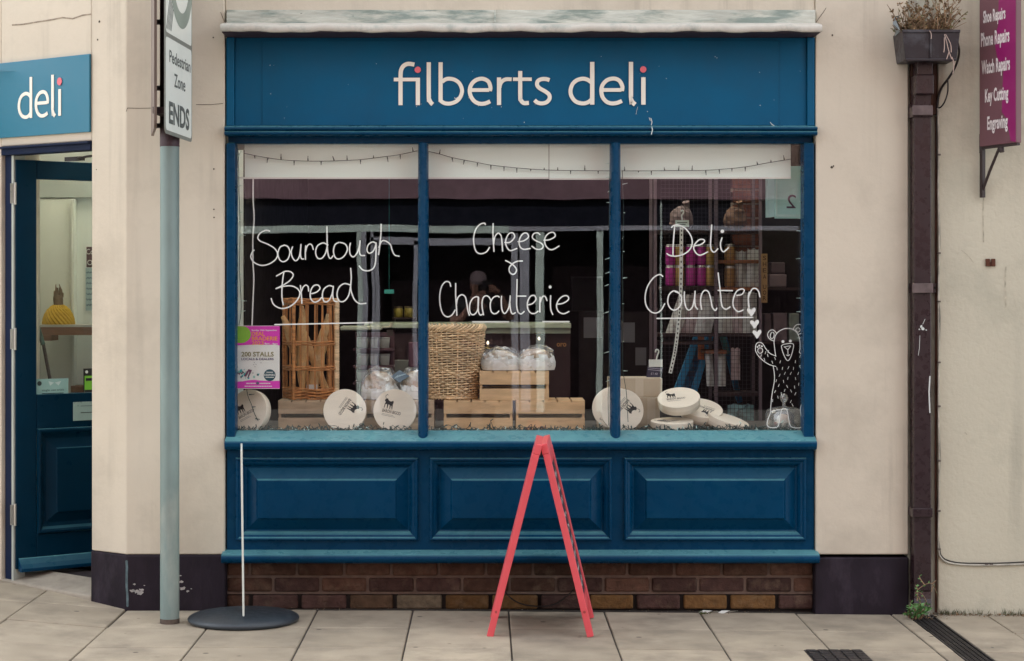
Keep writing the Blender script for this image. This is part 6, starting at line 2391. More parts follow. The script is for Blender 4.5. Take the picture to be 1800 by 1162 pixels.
b.box(top[0][0] + .0, top[1][0], yf - 0.006, yf - 0.0005, zt1 - 0.012, zt1 + 0.002)
b.box(bot[0][0], bot[1][0], yf + .002, yf + 0.0085, zb1 - 0.008, zb1 + 0.004)
b.box(XX(1636, yf) - .004, XX(1636, yf) + .004, yf - 0.002, yf + 0.004, zb1 + .006, zt1 - .014)
hop = b.build('hopper', HOP, t, bevel=0.003)
b = MB()
xl = top[0][0]
b.add([(xl - .002, yf + .02, zt1), (xl - .03, yf + .06, zt1 + .04), (xl - .012, yf + .10, zt1 + .075), (xl + .01, yf + .12, zt1 + .085), (xl - .004, yf + .14, zt1 + .02), (xl - .002, yf + .14, zt1 - .01)], [(0, 1, 2, 3, 4, 5)])
b.add([(xl - .004, yf + .02, zt1), (xl - .032, yf + .06, zt1 + .04), (xl - .014, yf + .10, zt1 + .075), (xl + .008, yf + .12, zt1 + .085), (xl - .006, yf + .14, zt1 + .02), (xl - .004, yf + .14, zt1 - .01)], [(5, 4, 3, 2, 1, 0)])
b.build('torn_flashing', mat('torn_zinc', (0.20, 0.23, 0.24), 0.5, metal=.3, var=.2), t)
b = MB()
WSP = MATS['dried_white_splash']
for (px, py, r_) in ((1619, 574, 2.4), (1622, 578, 2.6), (1616, 579, 1.6), (1628, 580, 1.2)):
    b = MB()
    b.plate([(r_ * PXM * math.cos(a) * random.uniform(.6, 1.3), r_ * PXM * math.sin(a) * random.uniform(.6, 1.3)) for a in [2 * math.pi * j / 9 for j in range(9)]], 0.0007, 0, facing(at(px, py, pyy - 0.0005)))
    b.build('splash_mark', WSP, t)
b = MB()
b.stroke([(XX(1617, pyy), ZZ(590, pyy)), (XX(1616, pyy), ZZ(612, pyy)), (XX(1614, pyy), ZZ(625, pyy))], 0.002, 0.0006, 0, facing((0, pyy - .0005, 0)))
b.build('splash_mark', WSP, t)
b = MB()
b.stroke([(XX(1626, pyy), ZZ(561, pyy)), (XX(1622, pyy), ZZ(570, pyy))], 0.002, 0.0006, 0, facing((0, pyy - .0005, 0)))
b.build('splash_mark', WSP, t)
b = MB()
b.stroke([(XX(1634.5, pyy), ZZ(662, pyy)), (XX(1633, pyy), ZZ(690, pyy)), (XX(1634.5, pyy), ZZ(725, pyy))], 0.006, 0.0006, 0, facing((0, pyy - .0005, 0)))
b.build('splash_mark', WSP, t)


# ---- plants
LEAFG = mat('weed_leaf', (0.055, 0.12, 0.035), 0.6, var=0.3, vscale=30, island=0.4)
DRYS = mat('dry_stem', (0.26, 0.17, 0.10), 0.85, var=0.3, vscale=30, island=0.35)
DRYL = mat('dry_leaf', (0.17, 0.105, 0.05), 0.85, var=0.3, vscale=30, island=0.5)
DRYG = mat('dry_moss', (0.16, 0.15, 0.07), 0.9, var=0.3, vscale=30, island=0.5)


def leaf(b, p, d, L_, w, mi=0):
    d = Vector(d).normalized()
    s_ = d.cross(Vector((random.uniform(-1, 1), random.uniform(-1, 1), random.uniform(-.2, 1)))).normalized()
    n = d.cross(s_)
    p = Vector(p)
    b.add([p, p + d * L_ * .4 + s_ * w / 2 + n * w * .15, p + d * L_, p + d * L_ * .4 - s_ * w / 2 + n * w * .15], [(0, 1, 2), (0, 2, 3)], mi)


t = thing('hopper_weed', 'dried brown weed sprouting from the top of the drainpipe hopper', 'plant', (XX(1635, -.06), -0.06, zt1))
bs, bl_ = MB(), MB()
random.seed(77)
for k in range(120):
    x = random.uniform(top[0][0] + .02, top[1][0] - .02)
    y = random.uniform(yf + .01, -0.01)
    p = Vector((x, y, zt1 - 0.02))
    h = random.uniform(0.05, 0.21) * (1.25 if x > XX(1630) else 0.8)
    lx = random.uniform(-.08, .10) + (0.06 if x > XX(1660) else 0)
    pts = [p, p + Vector((lx * .3, random.uniform(-.03, .01), h * .5)), p + Vector((lx, random.uniform(-.06, .01), h))]
    q = smooth(pts, 4)
    bs.tube(q, [0.0028 - 0.0018 * i / len(q) for i in range(len(q))], 4, mi=0)
    for j in range(random.randint(3, 9)):
        c = q[random.randint(1, len(q) - 1)]
        leaf(bl_, c, (random.uniform(-1, 1), random.uniform(-1, .3), random.uniform(-.6, .9)), random.uniform(.010, .030), random.uniform(.006, .014), random.choice([0, 0, 1]))
    if random.random() < .4:
        for j in range(4):
            bl_.lathe([(0, -.004), (.005, 0), (0, .005)], 5, 0, Matrix.Translation(q[-1] + Vector((random.uniform(-.008, .008), random.uniform(-.008, .008), random.uniform(-.006, .01)))))
# trails hanging over the rim
for (pts) in ([(1660, 60), (1664, 74), (1668, 90), (1673, 104)], [(1662, 60), (1671, 78), (1672, 92)], [(1660, 66), (1660, 84), (1659, 92)], [(1634, 54), (1637, 60), (1637, 68)], [(1668, 92), (1664, 104)], [(1673, 100), (1677, 112), (1675, 130)]):
    q = smooth([at(x, y, yf - 0.012) for x, y in pts], 5)
    bs.tube(q, 0.002, 4, mi=1)
bs.build('stems', [DRYS, mat('bleached_stem', (0.42, 0.32, 0.28), .8, var=.2)], t)
bl_.build('leaves', [DRYL, DRYG], t)
# rubble of dead leaves in the hopper mouth
t2 = MB()
for k in range(120):
    leaf(t2, (random.uniform(top[0][0], XX(1650, yf)), random.uniform(yf, -.01), zt1 + random.uniform(-.015, .03)), (random.uniform(-1, 1), random.uniform(-1, 1), random.uniform(-.2, .6)), random.uniform(.01, .03), random.uniform(.004, .012), random.choice([0, 1]))
t2.build('leaf_litter', [DRYL, DRYS], t)

t = thing('green_weed', 'leafy green weed with bare twigs growing at the foot of the drainpipe', 'plant', (XX(1610, -.14), -0.14, gz(2.0)))
bs, bl_ = MB(), MB()
for k in range(22):
    p = Vector((XX(random.uniform(1598, 1620), -.14), random.uniform(-.16, -.10), gz(2.0)))
    e = p + Vector((random.uniform(-.05, .07), random.uniform(-.05, .01), random.uniform(.03, .09)))
    bs.tube([p, (p + e) / 2 + Vector((0, 0, .01)), e], [.002, .0016, .001], 4)
    for j in range(6):
        c = p.lerp(e, random.uniform(.3, 1))
        leaf(bl_, c, (random.uniform(-1, 1), random.uniform(-1, .2), random.uniform(-.2, .8)), random.uniform(.012, .03), random.uniform(.009, .02))
tw = [[(1618, 1066), (1616, 1052), (1610, 1042), (1622, 1030), (1638, 1026), (1648, 1046)], [(1612, 1056), (1613, 1038), (1609, 1028)], [(1625, 1028), (1618, 1018), (1616, 1012)], [(1638, 1027), (1646, 1020)], [(1622, 1066), (1628, 1058), (1622, 1046), (1614, 1040)], [(1640, 1030), (1637, 1040)]]
for pts in tw:
    q = smooth([at(x, y, -.14) for x, y in pts], 5)
    bs.tube(q, [0.0028 - .0016 * i / len(q) for i in range(len(q))], 4)
    for c in q[3::3]:
        leaf(bl_, c, (random.uniform(-1, 1), random.uniform(-1, .2), random.uniform(-.5, .8)), random.uniform(.010, .022), random.uniform(.007, .013))
bs.build('stems', DRYS, t)
bl_.build('leaves', mat('bright_weed_leaf', (0.10, 0.24, 0.07), 0.5, var=0.3, vscale=30, island=0.4), t)

# dead leaves and grit gathered against the walls
b = MB()
for k in range(520):
    u = random.random()
    if u < 0.5:
        x, y = random.uniform(XX(1650), 2.62), -0.008 - abs(random.gauss(0, .02))
    elif u < 0.7:
        x, y = random.uniform(XX(1597), XX(1660)), random.uniform(-.14, .1)
    else:
        x, y = random.uniform(XX(400), XX(1430)), 0.03 - abs(random.gauss(0, .025))
    leaf(b, (x, y, gz(x) + random.uniform(0, .006)), (random.uniform(-1, 1), random.uniform(-1, 1), random.uniform(-.05, .35)), random.uniform(.004, .02 if u < .7 else .009), random.uniform(.002, .008 if u < .7 else .004), random.choice([0, 0, 1, 2]))
o = b.build('leaf_litter', [DRYL, DRYS, mat('grit_pale', (0.4, 0.36, 0.3), .9)], None, loc=(2.0, -.02, gz(2)))
o['kind'] = 'stuff'
tag(o, 'dead leaves and grit gathered along the foot of the walls', 'leaf litter')
b = MB()
for k in range(260):
    x = XX(1650) + abs(random.gauss(0, .14)) if random.random() < .6 else random.uniform(2.45, 2.7)
    leaf(b, (x, -0.008 - abs(random.gauss(0, .012)), gz(x)), (random.uniform(-.6, .6), random.uniform(-.6, .1), 1), random.uniform(.012, .045), .0025)
o = b.build('wall_grass', mat('grass_dry_green', (0.09, 0.10, 0.045), .8, island=.4), None, loc=(2.3, -.02, gz(2.3)))
o['kind'] = 'stuff'
tag(o, 'scrubby dry grass along the foot of the wall next door', 'grass')
b = MB()
p = at(1236, 1079, -.10)
p = Vector((XX(1237, -.04), -.045, gz(1.1) - .003))
for k in range(46):
    leaf(b, p + Vector((random.gauss(0, .008), random.gauss(0, .006), 0)), (random.uniform(-1.2, 1.2), random.uniform(-.8, .3), .8), random.uniform(.012, .032), .0035)
tag(b.build('grass_tuft', mat('tuft_green', (0.085, 0.10, 0.03), .7, island=.4), None, loc=p), 'small grass tuft growing in a pavement joint right of the red board', 'plant')
b = MB()
c = Vector((XX(1250, -.03), -0.02, gz(1.1)))
for (dx, dy, a) in ((-.06, -.01, .2), (.0, 0, .05), (.06, .015, -.2), (.03, -.02, .5)):
    leaf(b, c + Vector((dx, dy, .006)), (1, a, .08), .07, .018)
tag(b.build('paper_scrap', mat('litter_white', (0.6, 0.6, 0.56), .7), None, loc=c), 'torn white paper scrap lying against the bricks by the grass tuft', 'litter')

# ---- cables on the wall next door
CABW = mat('cable_pale', (0.42, 0.40, 0.34), 0.6, var=.4, vscale=20)
CABB = mat('cable_black', (0.015, 0.012, 0.012), 0.5, var=0)


def cable(name, label, pts, y, r_, m_, clips=()):
    P_ = [at(p[0], p[1], (p[2] if len(p) > 2 else y)) for p in pts]
    t = thing(name, label, 'cable', P_[0])
    b = MB()
    b.tube(smooth(P_, 6), r_, 6)
    b.build('cable', m_, t)
    if clips:
        b = MB()
        for (px, py) in clips:
            c = at(px, py, y)
            b.box(c.x - .008, c.x + .008, y - r_ - .003, y + r_, c.z - .004, c.z + .004)
        b.build('clips', mat('clip_dark', (0.10, 0.08, 0.07), .6), t)


cable('wall_cable', 'pale cable clipped down the corner of the wall next door and along near the ground', [(1648.5, 190), (1650, 260), (1649, 330), (1650.5, 430), (1649.5, 520), (1650, 620), (1649.5, 720), (1650.5, 830), (1649.5, 930), (1650, 968), (1654, 980), (1664, 988), (1685, 992), (1720, 993.5), (1760, 993), (1815, 991)], -0.012, 0.0048, CABW,
      [(1650, 272), (1650, 445), (1650, 530), (1650, 637), (1650, 714), (1650, 810), (1650, 898), (1650, 965)])
cable('twin_cable', 'thin dark cable running beside the pale one down to the ground', [(1646.5, 192), (1647.5, 300), (1651.8, 420), (1647.5, 500), (1652, 560), (1648, 690), (1652, 800), (1647.5, 900), (1651.5, 962), (1656, 978), (1668, 985.5), (1690, 989.5), (1725, 990), (1765, 989.5), (1815, 987)], -0.010, 0.0028, CABB, [(1734, 992), (1742, 992)])
cable('loose_cable', 'loose black cable looping from the hopper down to the wall corner', [(1683, 72, -.16), (1686, 88, -.14), (1684, 104, -.10), (1677, 122, -.06), (1667, 138, -.04), (1656, 153, -.02), (1650, 168, -.012), (1647, 190, -.012)], -.05, 0.0055, CABB)
cable('hanging_cable_loop', 'thin black cable hanging in a loop below the hopper', [(1666, 138, -.05), (1666, 160, -.05), (1661, 178, -.04), (1654, 188, -.02), (1648, 190, -.012)], -.05, 0.0036, CABB)
cable('pipe_side_cable', 'rusty brown conduit running down the recess right of the drainpipe', [(1645.5, 205), (1645, 400), (1645.5, 600), (1644.5, 800), (1645.5, 1000), (1645, 1076)], 0.022, 0.0048, mat('conduit_rust', (0.15, 0.06, 0.04), .7, var=.3, vscale=20))

# ------------------------------------------------------------------ purple projecting sign
t = thing('projecting_sign', 'purple and magenta projecting sign listing repairs, on an iron bracket at the right', 'sign', at(1722, 258, -.01))
sa = Vector((XX(1721.5, -0.03), -0.03))
sb = Vector((XX(1786, -0.29), -0.29))
sv = (sb - sa)
SLN = sv.length
sv3 = Vector((sv.x, sv.y, 0)).normalized()
zb2, zt2 = ZZ(258, -.03), 3.02
MS = facing((sa.x, sa.y, 0), right=sv3)


def sign_mat():
    m = mat('sign_purple', (0.15, 0.065, 0.08), 0.4, var=0.12, vscale=3)
    return m


b = MB()
b.box(0, SLN, zb2, zt2, -0.03, 0.0, M=MS)
b.build('board', sign_mat(), t, bevel=0.003)
b = MB()
MAGS = mat('sign_magenta', (0.25, 0.012, 0.118), 0.4, var=0.10, vscale=3)
w = SLN
b.plate([(w * .62, zb2 + .15), (w * .74, zb2 + .12), (w * .86, zb2 + .01), (w - .002, zb2 + .003), (w - .002, zt2 - .003), (w * .56, zt2 - .003), (w * .52, zb2 + .55), (w * .40, zb2 + .50), (w * .50, zb2 + .40), (w * .66, zb2 + .34)], 0.0008, 0, MS)
b.build('magenta_field', MAGS, t)
b = MB()
rows_ = [('Shoe Repairs', 27, 1729, 1768, 14), ('Phone Repairs', 66, 1725, 1775, 17), ('Watch Repairs', 115, 1726, 1776, 17), ('Key Cutting', 166, 1732, 1773, 16), ('Engraving', 215, 1736, 1772, 16)]


def salong(px):
    k = (px - CX) / F
    return (sa.x - k * (D + sa.y)) / (k * sv3.y - sv3.x)


for s_, py, pa, pc, hp in rows_:
    ua, uc = salong(pa), salong(pc)
    um = (ua + uc) / 2
    yy = sa.y + sv3.y * um
    z = ZZ(py + hp * .65, yy)
    b = MB()
    b.text(s_, MS @ Matrix.Translation((um, z, 0.0022)), w=uc - ua, h=(hp + 9) * PXM * 1.22, bold=0.03)
    b.build('lettering', mat('sign_white', (0.72, 0.66, 0.66), .5), t)
b = MB()
b.box(-0.004, SLN, zb2 - 0.012, zb2 - 0.001, -0.022, -0.006, M=MS)
b.box(-0.006, 0.014, zb2 - 0.24, zb2 - 0.0125, -0.024, -0.006, M=MS)
b.tube([(0.008, zb2 - .205, -.014), (0.06, zb2 - .12, -.014), (0.135, zb2 - .014, -.014)], .007, 6, M=MS)
b.tube([(0.15, zb2 - .013, -.014), (0.155, zb2 - .035, -.014)], .012, 8, M=MS)
b.tube([(0.0, zb2 + .06, -.014), (0.0, zb2 - .03, -.014)], .012, 8, M=MS)
b.build('bracket', mat('bracket_black', (0.03, 0.018, 0.018), .6, var=.3), t)

# ------------------------------------------------------------------ street sign post
gxp = -1.435
ppy = -0.34
t = thing('street_sign_post', 'grey galvanised sign post with a white pedestrian zone plate, in front of the left pier', 'road sign', (gxp, ppy, 0))
GALV = mat('galvanised', (0.20, 0.27, 0.26), 0.5, metal=0.15, var=0.2, vscale=5, bump=0.0006, bscale=40, stretch=(1, 1, .35), stain=(0.50, 0.50, 0.44), stain_scale=3.5, stain_lo=0.52, stain_hi=0.72, stain_amt=0.5, chip=(0.09, 0.07, 0.06), chip_scale=26, chip_th=.77)
b = MB()
b.lathe([(0.0435, 0.0), (0.0435, 3.6)], 28, 0, Matrix.Translation((gxp, ppy, -0.01)))
b.build('post', GALV, t)
b = MB()
b.lathe([(0.0442, 0.0), (0.0442, 0.01), (0.0440, 0.025)], 28, 0, Matrix.Translation((gxp, ppy, -0.005)))
b.build('rust_ring', mat('rust_base', (0.10, 0.075, 0.06), .9, var=.4, vscale=40), t)
b = MB()
b.lathe([(0.0445, 0.0), (0.0445, 1.4)], 28, 0, Matrix.Translation((gxp, ppy, ZZ(258, ppy))))
b.build('dark_post_top', mat('post_dark_plum', (0.05, 0.026, 0.034), .6, var=.2, vscale=6), t)  # upper length of the post, darker than below
pa_ = Vector((XX(288.5, -.70), -.70))
pb_ = Vector((XX(336.5, -.145), -.145))
pv = Vector(((pb_ - pa_).x, (pb_ - pa_).y, 0))
PLW = pv.length
MPl = facing((pa_.x, pa_.y, 0), right=pv)
zpb = EYE + (504 - 233.5) / F * 8.30
zdv = EYE + (504 - 59) / F * 8.30
PLATE = mat('plate_white', (0.80, 0.85, 0.80), 0.4, var=0.05, vscale=3, stain=(0.45, 0.5, 0.46), stain_scale=3, stain_amt=.4)


def rrect(x0, x1, y0, y1, r_):
    out = []
    for (cx, cy, a0) in ((x1 - r_, y1 - r_, 0), (x0 + r_, y1 - r_, 90), (x0 + r_, y0 + r_, 180), (x1 - r_, y0 + r_, 270)):
        out += [(cx + r_ * math.cos(R(a0 + 18 * k)), cy + r_ * math.sin(R(a0 + 18 * k))) for k in range(6)]
    return out


GREYB = mat('plate_border', (0.22, 0.235, 0.21), 0.5, var=.05)
b = MB()
b.plate(rrect(0, PLW, zpb, zpb + 1.05, .03), 0.003, 0, MPl)
pl = b.build('sign_plate', GREYB, t)
b = MB()
b.plate(rrect(.016, PLW - .016, zpb + .016, zdv - .008, .022), 0.0008, 0, MPl @ Matrix.Translation((0, 0, .003)))
b.plate(rrect(.016, PLW - .016, zdv + .012, zpb + 1.035, .022), 0.0008, 0, MPl @ Matrix.Translation((0, 0, .003)))
b.build('white_field', PLATE, pl)
b = MB()
LT = mat('sign_grey_ink', (0.10, 0.115, 0.11), .6, var=.1)


def plate_u(px):
    k = (px - CX) / F
    pn = pv.normalized()
    return (pa_.x - k * (D + pa_.y)) / (k * pn.y - pn.x)


def plate_z(px, py):
    u = plate_u(px)
    y = pa_.y + pv.normalized().y * u
    return ZZ(py, y)


for s_, xa, xb, pxm, pyb, hp in (('Pedestrian', 296, 333, 296, 108.5, 22), ('Zone', 304.5, 324, 304.5, 152, 24), ('ENDS', 295.5, 331, 295.5, 215, 40)):
    ua, ub = plate_u(xa), plate_u(xb)
    z = plate_z(pxm, pyb)
    h = hp * (D + pa_.y + .1) / F
    b = MB()
    b.text(s_, MPl @ Matrix.Translation(((ua + ub) / 2, z, .0048)), w=ub - ua, h=h, bold=0.03 if s_ == 'ENDS' else 0.012)
    b.build('lettering', LT, pl)
b = MB()
ccx, ccz = plate_u(317), zdv + 0.30
ring = []
n = 48
ro, ri = 0.235, 0.165
vs = []
for k in range(n):
    a = 2 * math.pi * k / n
    vs += [(ccx + ro * math.cos(a), ccz + ro * math.sin(a), .0046), (ccx + ri * math.cos(a), ccz + ri * math.sin(a), .0046)]
b.add(vs, [(2 * k, 2 * ((k + 1) % n), 2 * ((k + 1) % n) + 1, 2 * k + 1) for k in range(n)], 0, MPl)
b.box(ccx - .012, ccx + .012, ccz - .10, ccz + .03, .0044, .0048, M=MPl)
b.build('grey_ring', mat('ring_grey', (0.27, 0.33, 0.29), .5), pl)
b = MB()
for k in range(5):
    xo_ = .03 + .022 * k
    b.stroke([(xo_, zdv + .03), (xo_ + .16, zdv + .38)], .010, .0004, 0, MPl @ Matrix.Translation((0, 0, .0039)))
b.build('diagonal_bars', LT, pl)
b = MB()
b.box(PLW * .42, PLW * .56, zpb + .01, zpb + 1.0, -0.03, -0.001, M=MPl)
for zz in (zpb + .10, zpb + .78):
    b.box(PLW * .30, PLW * .66, zz, zz + .03, -.09, -.031, M=MPl)
b.build('channel', MATS['post_dark_plum'], t)
# second plate, nearly edge on, facing the other way
qa, qb = Vector((XX(271, -.62), -.62)), Vector((XX(265.5, -.12), -.12))
qv = Vector(((qb - qa).x, (qb - qa).y, 0))
MQ = facing((qa.x, qa.y, 0), right=qv)
b = MB()
b.plate(rrect(0, qv.length, zpb + .03, zpb + 1.05, .03), 0.012, 0, MQ)
b.build('rear_plate', mat('plate_back_brown', (0.16, 0.12, 0.10), .5, var=.2), t)
b = MB()
for zz in (ZZ(156, ppy), ZZ(222, ppy), ZZ(40, ppy)):
    b.box(XX(270, ppy), XX(286, ppy), ppy - .02, ppy + .012, zz - .008, zz + .012)
    b.lathe([(0.046, 0), (0.046, .025)], 20, 0, Matrix.Translation((gxp, ppy, zz - .01)))
b.build('clamp', mat('clamp_dark', (0.05, 0.04, 0.04), .5, metal=.4), t)

# ------------------------------------------------------------------ round based pavement sign, seen edge on
dcx, dcy = XX(429, -.30), -.315
t = thing('round_base_sign', 'pavement sign on a dark domed round base, its thin panel seen edge on', 'pavement sign', (dcx, dcy, 0))
b = MB()
b.lathe([(0.0, -0.0), (0.235, 0.0), (0.250, 0.006), (0.254, 0.016), (0.250, 0.024), (0.235, 0.032), (0.17, 0.043), (0.09, 0.050), (0.0, 0.052)], 64, 0, Matrix.Translation((dcx, dcy, 0.0005)))
b.build('base', mat('base_rubber', (0.035, 0.045, 0.055), 0.42, var=.15, vscale=8, bump=.0006, bscale=60, chip=(.3, .3, .28), chip_scale=40, chip_th=.8), t)
pz1 = ZZ(785, -.30)
dv = Vector((dcx - .004, dcy + D, 0)).normalized()
MB_ = facing((dcx, dcy, 0), right=dv, up=(-0.012, 0, 1))
b = MB()
b.box(-0.20, 0.20, 0.058, pz1, -0.0045, 0.0045, M=MB_)
b.build('panel', mat('panel_edge_white', (0.70, 0.74, 0.68), .4, var=.04), t, bevel=.002)
b = MB()
b.box(-0.03, 0.03, 0.045, 0.10, -0.0065, -0.005, M=MB_)
b.box(-0.03, 0.03, 0.045, 0.10, 0.005, 0.0065, M=MB_)
b.build('socket', MATS['bracket_black'], t)

# ------------------------------------------------------------------ coral red folding board
RED = mat('coral_red_paint', (0.72, 0.092, 0.110), 0.42, var=.06, vscale=7, bump=.0006, bscale=35, chip=(.5, .36, .3), chip_scale=38, chip_th=.79)
SLATE = mat('chalkboard_slate', (0.045, 0.035, 0.045), .5, var=.3, vscale=12)
gA = gz(.25)
t = thing('folding_board', 'coral red folding A-board with slate panels standing open on the pavement, seen side on', 'A-board', (0.247, -.42, gA))
zap = ZZ(781, -.674)
f0, f1 = -.674, -.17
for sgn, xf, xt, lb_ in ((-1, 0.0224, 0.2365, 'left'), (1, 0.4635, 0.2585, 'right')):
    base_ = Vector((xf, f0, gA))
    topv = Vector((xt, f0 - .0, zap))
    upv = (topv - base_)
    LH = upv.length
    rgt = Vector((0.030 / .504, 1.0, 0)) if sgn > 0 else Vector((-0.018 / .504, -1.0, 0))
    org = base_ if sgn > 0 else base_ + Vector((0.018, .504, 0))
    MF = facing(org, right=rgt, up=upv)
    Wd = .504
    tk = 0.030
    b = MB()
    b.box(0, .034, 0.0, LH - .046, -tk / 2, tk / 2, M=MF)
    b.build('stile', RED, t, bevel=.003)
    b = MB()
    b.box(Wd - .034, Wd, 0.0, LH - .046, -tk / 2, tk / 2, M=MF)
    b.build('stile', RED, t, bevel=.003)
    b = MB()
    b.box(0.0, Wd, LH - .0455, LH, -tk / 2 - .002, tk / 2 - .001, M=MF)
    b.box(.0345, Wd - .0345, LH - .10, LH - .046, -tk / 2 + .003, tk / 2 - .003, M=MF)
    b.build('top_rail', RED, t, bevel=.003)
    b = MB()
    b.box(.0345, Wd - .0345, .105, .15, -tk / 2 + .003, tk / 2 - .003, M=MF)
    b.build('bottom_rail', RED, t, bevel=.003)
    b = MB()
    b.box(.0348, Wd - .0348, .1505, LH - .1005, -.004, .006, M=MF)
    pn = b.build('slate_panel', SLATE, t)
    b = MB()
    random.seed(3 + sgn)
    for k in range(9):
        zc_ = LH - .17 - k * .062
        x = .07
        pts = []
        while x < Wd - .07:
            pts.append((x, zc_ + random.uniform(-.016, .018)))
            x += random.uniform(.008, .016)
        b.stroke(smooth([(p[0], p[1], 0) for p in pts], 3) and [(q.x, q.y) for q in smooth([(p[0], p[1], 0) for p in pts], 3)], .004, .0005, 0, MF @ Matrix.Translation((0, 0, .0062)))
    b.build('chalk_marks', mat('chalk_white', (0.55, 0.53, 0.52), .9), pn)
    b = MB()
    b.disc(.006, 0, 10, 0, facing(Vector((xf + (xt - xf) * .13, f0 - .0008, gA + (zap - gA) * .13)) + (Vector((0.0, 0, 0)))))
    b.build('chain_screw', mat('screw_red_dark', (0.35, .05, .05), .5), t)
b = MB()
for yy in (-.62, -.23):
    b.box(.243, .252, yy - .03, yy + .03, zap - .055, zap - .035)
b.build('hinge', MATS['dark_steel'], t)
random.seed(51)
b = MB()
q = smooth([(.083, -.19, .165), (.10, -.20, .115), (.16, -.20, .07), (.25, -.20, .055), (.33, -.20, .068), (.40, -.20, .12), (.425, -.19, .16)], 6)
b.tube([(p.x, p.y, p.z + gA) for p in q], .0035, 6)
b.build('restraining_cord', MATS['cable_black'], t)

# ------------------------------------------------------------------ the photographer, seen only mirrored in the middle pane


def skin_figure(name, joints, bones, parent, m_, levels=2):
    """joints: name -> (co, radius)"""
    me = bpy.data.meshes.new(name)
    ids = {k: i for i, k in enumerate(joints)}
    me.from_pydata([joints[k][0] for k in joints], [(ids[a], ids[c]) for a, c in bones], [])
    o = bpy.data.objects.new(name, me)
    COL.objects.link(o)
    me.materials.append(m_)
    sk = o.modifiers.new('skin', 'SKIN')
    sk.use_smooth_shade = True
    lay = me.skin_vertices[0].data if me.skin_vertices else None
    for k, i in ids.items():
        r_ = joints[k][1]
        lay[i].radius = r_ if isinstance(r_, tuple) else (r_, r_)
        lay[i].use_root = (k == list(joints)[0])
    su = o.modifiers.new('sub', 'SUBSURF')
    su.levels = su.render_levels = levels
    if parent:
        o.parent = parent
    return o


PXo, PYo = -0.075, -9.27
SKIN = mat('skin', (0.42, 0.22, 0.16), .55, var=.05)
TEE = mat('dark_tee', (0.02, 0.02, 0.026), .85, var=.1)
JEAN = mat('dark_jeans', (0.02, 0.025, 0.045), .85, var=.15)
CAP = mat('dusty_cap', (0.20, 0.15, 0.16), .8, var=.1)
person = thing('person', 'person in a cap and dark T-shirt raising a camera, mirrored in the window', 'person', (PXo, PYo, 0))
person['_o'] = [PXo, PYo, 0.0]
J = {
    'pelvis': ((0, 0, .95), (.15, .11)), 'waist': ((0, 0, 1.06), (.135, .10)), 'chest': ((0, 0.01, 1.26), (.165, .115)), 'neck0': ((0, .01, 1.40), (.075, .07)), 'neck': ((0.005, .03, 1.46), (.052, .055)),
    'head': ((.01, .06, 1.535), (.072, .088)), 'crown': ((.01, .06, 1.625), (.066, .082)),
    'shL': ((-.19, .0, 1.36), .058), 'elL': ((-.235, .12, 1.12), .043), 'wrL': ((-.02, .225, 1.40), .028), 'shR': ((.19, .0, 1.36), .058), 'elR': ((.34, .14, 1.22), .043), 'wrR': ((.215, .215, 1.455), .027),
    'hipL': ((-.095, 0, .90), .10), 'knL': ((-.11, .02, .50), .062), 'anL': ((-.12, -.02, .09), .042), 'toL': ((-.14, .16, .045), .04), 'hipR': ((.095, 0, .90), .10), 'knR': ((.11, .02, .50), .062), 'anR': ((.12, -.02, .09), .042), 'toR': ((.14, .16, .045), .04)}
BN = [('pelvis', 'waist'), ('waist', 'chest'), ('chest', 'neck0'), ('neck0', 'neck'), ('neck', 'head'), ('head', 'crown'), ('chest', 'shL'), ('shL', 'elL'), ('elL', 'wrL'), ('chest', 'shR'), ('shR', 'elR'), ('elR', 'wrR'),
      ('pelvis', 'hipL'), ('hipL', 'knL'), ('knL', 'anL'), ('anL', 'toL'), ('pelvis', 'hipR'), ('hipR', 'knR'), ('knR', 'anR'), ('anR', 'toR')]
skin_figure('body', J, BN, person, SKIN)
for sx, nm in ((-1, 'hand'), (1, 'hand')):
    w_ = J['wrL'][0] if sx < 0 else J['wrR'][0]
    pj = {'w': (w_, .026), 'p': ((w_[0] + (-.035 if sx > 0 else .04), w_[1] + .03, w_[2] + .045), (.036, .02))}
    bn = [('w', 'p')]
    for k in range(4):
        bx = pj['p'][0]
        o1 = (bx[0] + (-.02 if sx > 0 else .015), bx[1] + .03, bx[2] + .03 - .018 * k)
        o2 = (o1[0] + (-.03 if sx > 0 else .03), o1[1] + .012, o1[2] + .004)
        o3 = (o2[0] + (-.012 if sx > 0 else .02), o2[1] - .02, o2[2] - .004)
        pj.update({'a%d' % k: (o1, .0095), 'b%d' % k: (o2, .009), 'c%d' % k: (o3, .008)})
        bn += [('p', 'a%d' % k), ('a%d' % k, 'b%d' % k), ('b%d' % k, 'c%d' % k)]
    th = (pj['p'][0][0] - .01, pj['p'][0][1] - .02, pj['p'][0][2] - .02)
    pj.update({'t1': (th, .011), 't2': ((th[0] - .02 * sx, th[1] - .005, th[2] - .002), .009)})
    bn += [('w', 't1'), ('t1', 't2')]
    skin_figure('hand', pj, bn, person, SKIN)
TJ = {'pelvis': ((0, 0, .93), (.158, .12)), 'waist': ((0, 0, 1.06), (.148, .112)), 'chest': ((0, 0.01, 1.26), (.175, .125)), 'neck0': ((0, .01, 1.385), (.085, .08)), 'shL': ((-.19, .0, 1.355), .07), 'slL': ((-.222, .075, 1.215), .062), 'shR': ((.19, .0, 1.355), .07), 'slR': ((.28, .085, 1.28), .062)}
skin_figure('t_shirt', TJ, [('pelvis', 'waist'), ('waist', 'chest'), ('chest', 'neck0'), ('chest', 'shL'), ('shL', 'slL'), ('chest', 'shR'), ('shR', 'slR')], person, TEE)
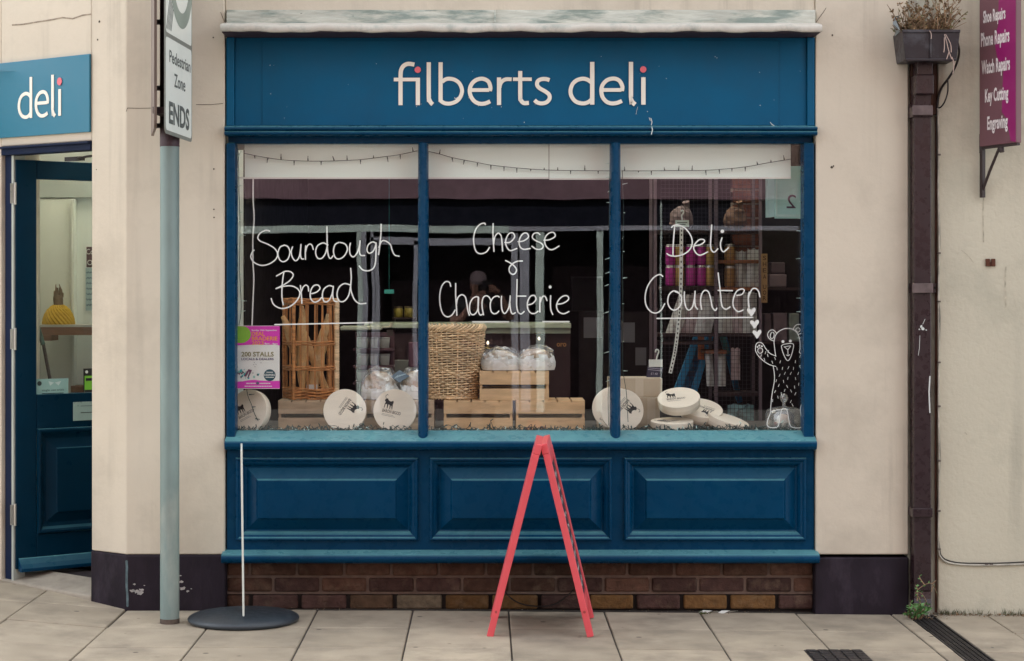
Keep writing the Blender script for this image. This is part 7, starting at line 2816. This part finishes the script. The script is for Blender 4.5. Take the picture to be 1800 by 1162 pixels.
TR = {'pelvis': ((0, 0, .93), (.16, .12)), 'hipL': ((-.095, 0, .88), .108), 'knL': ((-.11, .02, .50), .075), 'anL': ((-.12, -.02, .10), .06), 'hipR': ((.095, 0, .88), .108), 'knR': ((.11, .02, .50), .075), 'anR': ((.12, -.02, .10), .06)}
skin_figure('jeans', TR, [('pelvis', 'hipL'), ('hipL', 'knL'), ('knL', 'anL'), ('pelvis', 'hipR'), ('hipR', 'knR'), ('knR', 'anR')], person, JEAN)
b = MB()
Mc = Matrix.Translation((PXo + .01, PYo + .06, 1.585))
vs, fs = [], []
n = 24
prof_ = [(.096, -.012), (.098, .02), (.090, .055), (.066, .085), (.03, .10), (0.001, .103)]
b.lathe(prof_, n, 0, Mc @ Matrix.Diagonal((0.86, 1.08, 1, 1)))
b.build('cap', CAP, person, smooth_all=True)
b = MB()
pts = [(.082 * math.cos(a), .06 + .10 * math.sin(a)) for a in [math.pi * j / 12 for j in range(13)]]
b.plate(pts, .006, 0, Mc @ Matrix.Translation((0, .02, -.006)) @ Matrix.Rotation(R(-12), 4, 'X'))
b.build('cap_peak', CAP, person)
b = MB()
for sx in (-1, 1):
    blob(b, (PXo + .01 + .072 * sx, PYo + .055, 1.535), .012, .022, .032, .02, 10, 8, 1, flat_bottom=1)
blob(b, (PXo + .01, PYo + .15, 1.525), .013, .018, .024, .02, 10, 8, 2, flat_bottom=1)
b.build('ears_and_nose', SKIN, person, smooth_all=True)
t = thing('hand_held_camera', 'black camera held up to the face of the mirrored person', 'camera', (0.0, -9.10, 1.47))
b = MB()
b.box(-.065, .075, -9.115, -9.07, 1.475, 1.565)
b.box(-.03, .03, -9.112, -9.075, 1.5655, 1.59)
b.build('body', mat('camera_black', (0.012, 0.012, 0.013), .45, var=0), t, bevel=.008)
b = MB()
b.lathe([(0.036, 0.0), (0.036, .032), (.034, .036)], 28, 0, facing((0, -9.0695, 1.53), right=(-1, 0, 0)))
b.lathe([(0.030, .034), (0.0, .030)], 28, 1, facing((0, -9.0695, 1.53), right=(-1, 0, 0)))
b.build('lens', [MATS['camera_black'], mat('lens_glass', (0.02, 0.02, 0.03), .05, var=0, rvar=0)], t)

# ------------------------------------------------------------------ tidy
for o in bpy.data.objects:
    if '_o' in o.keys():
        del o['_o']
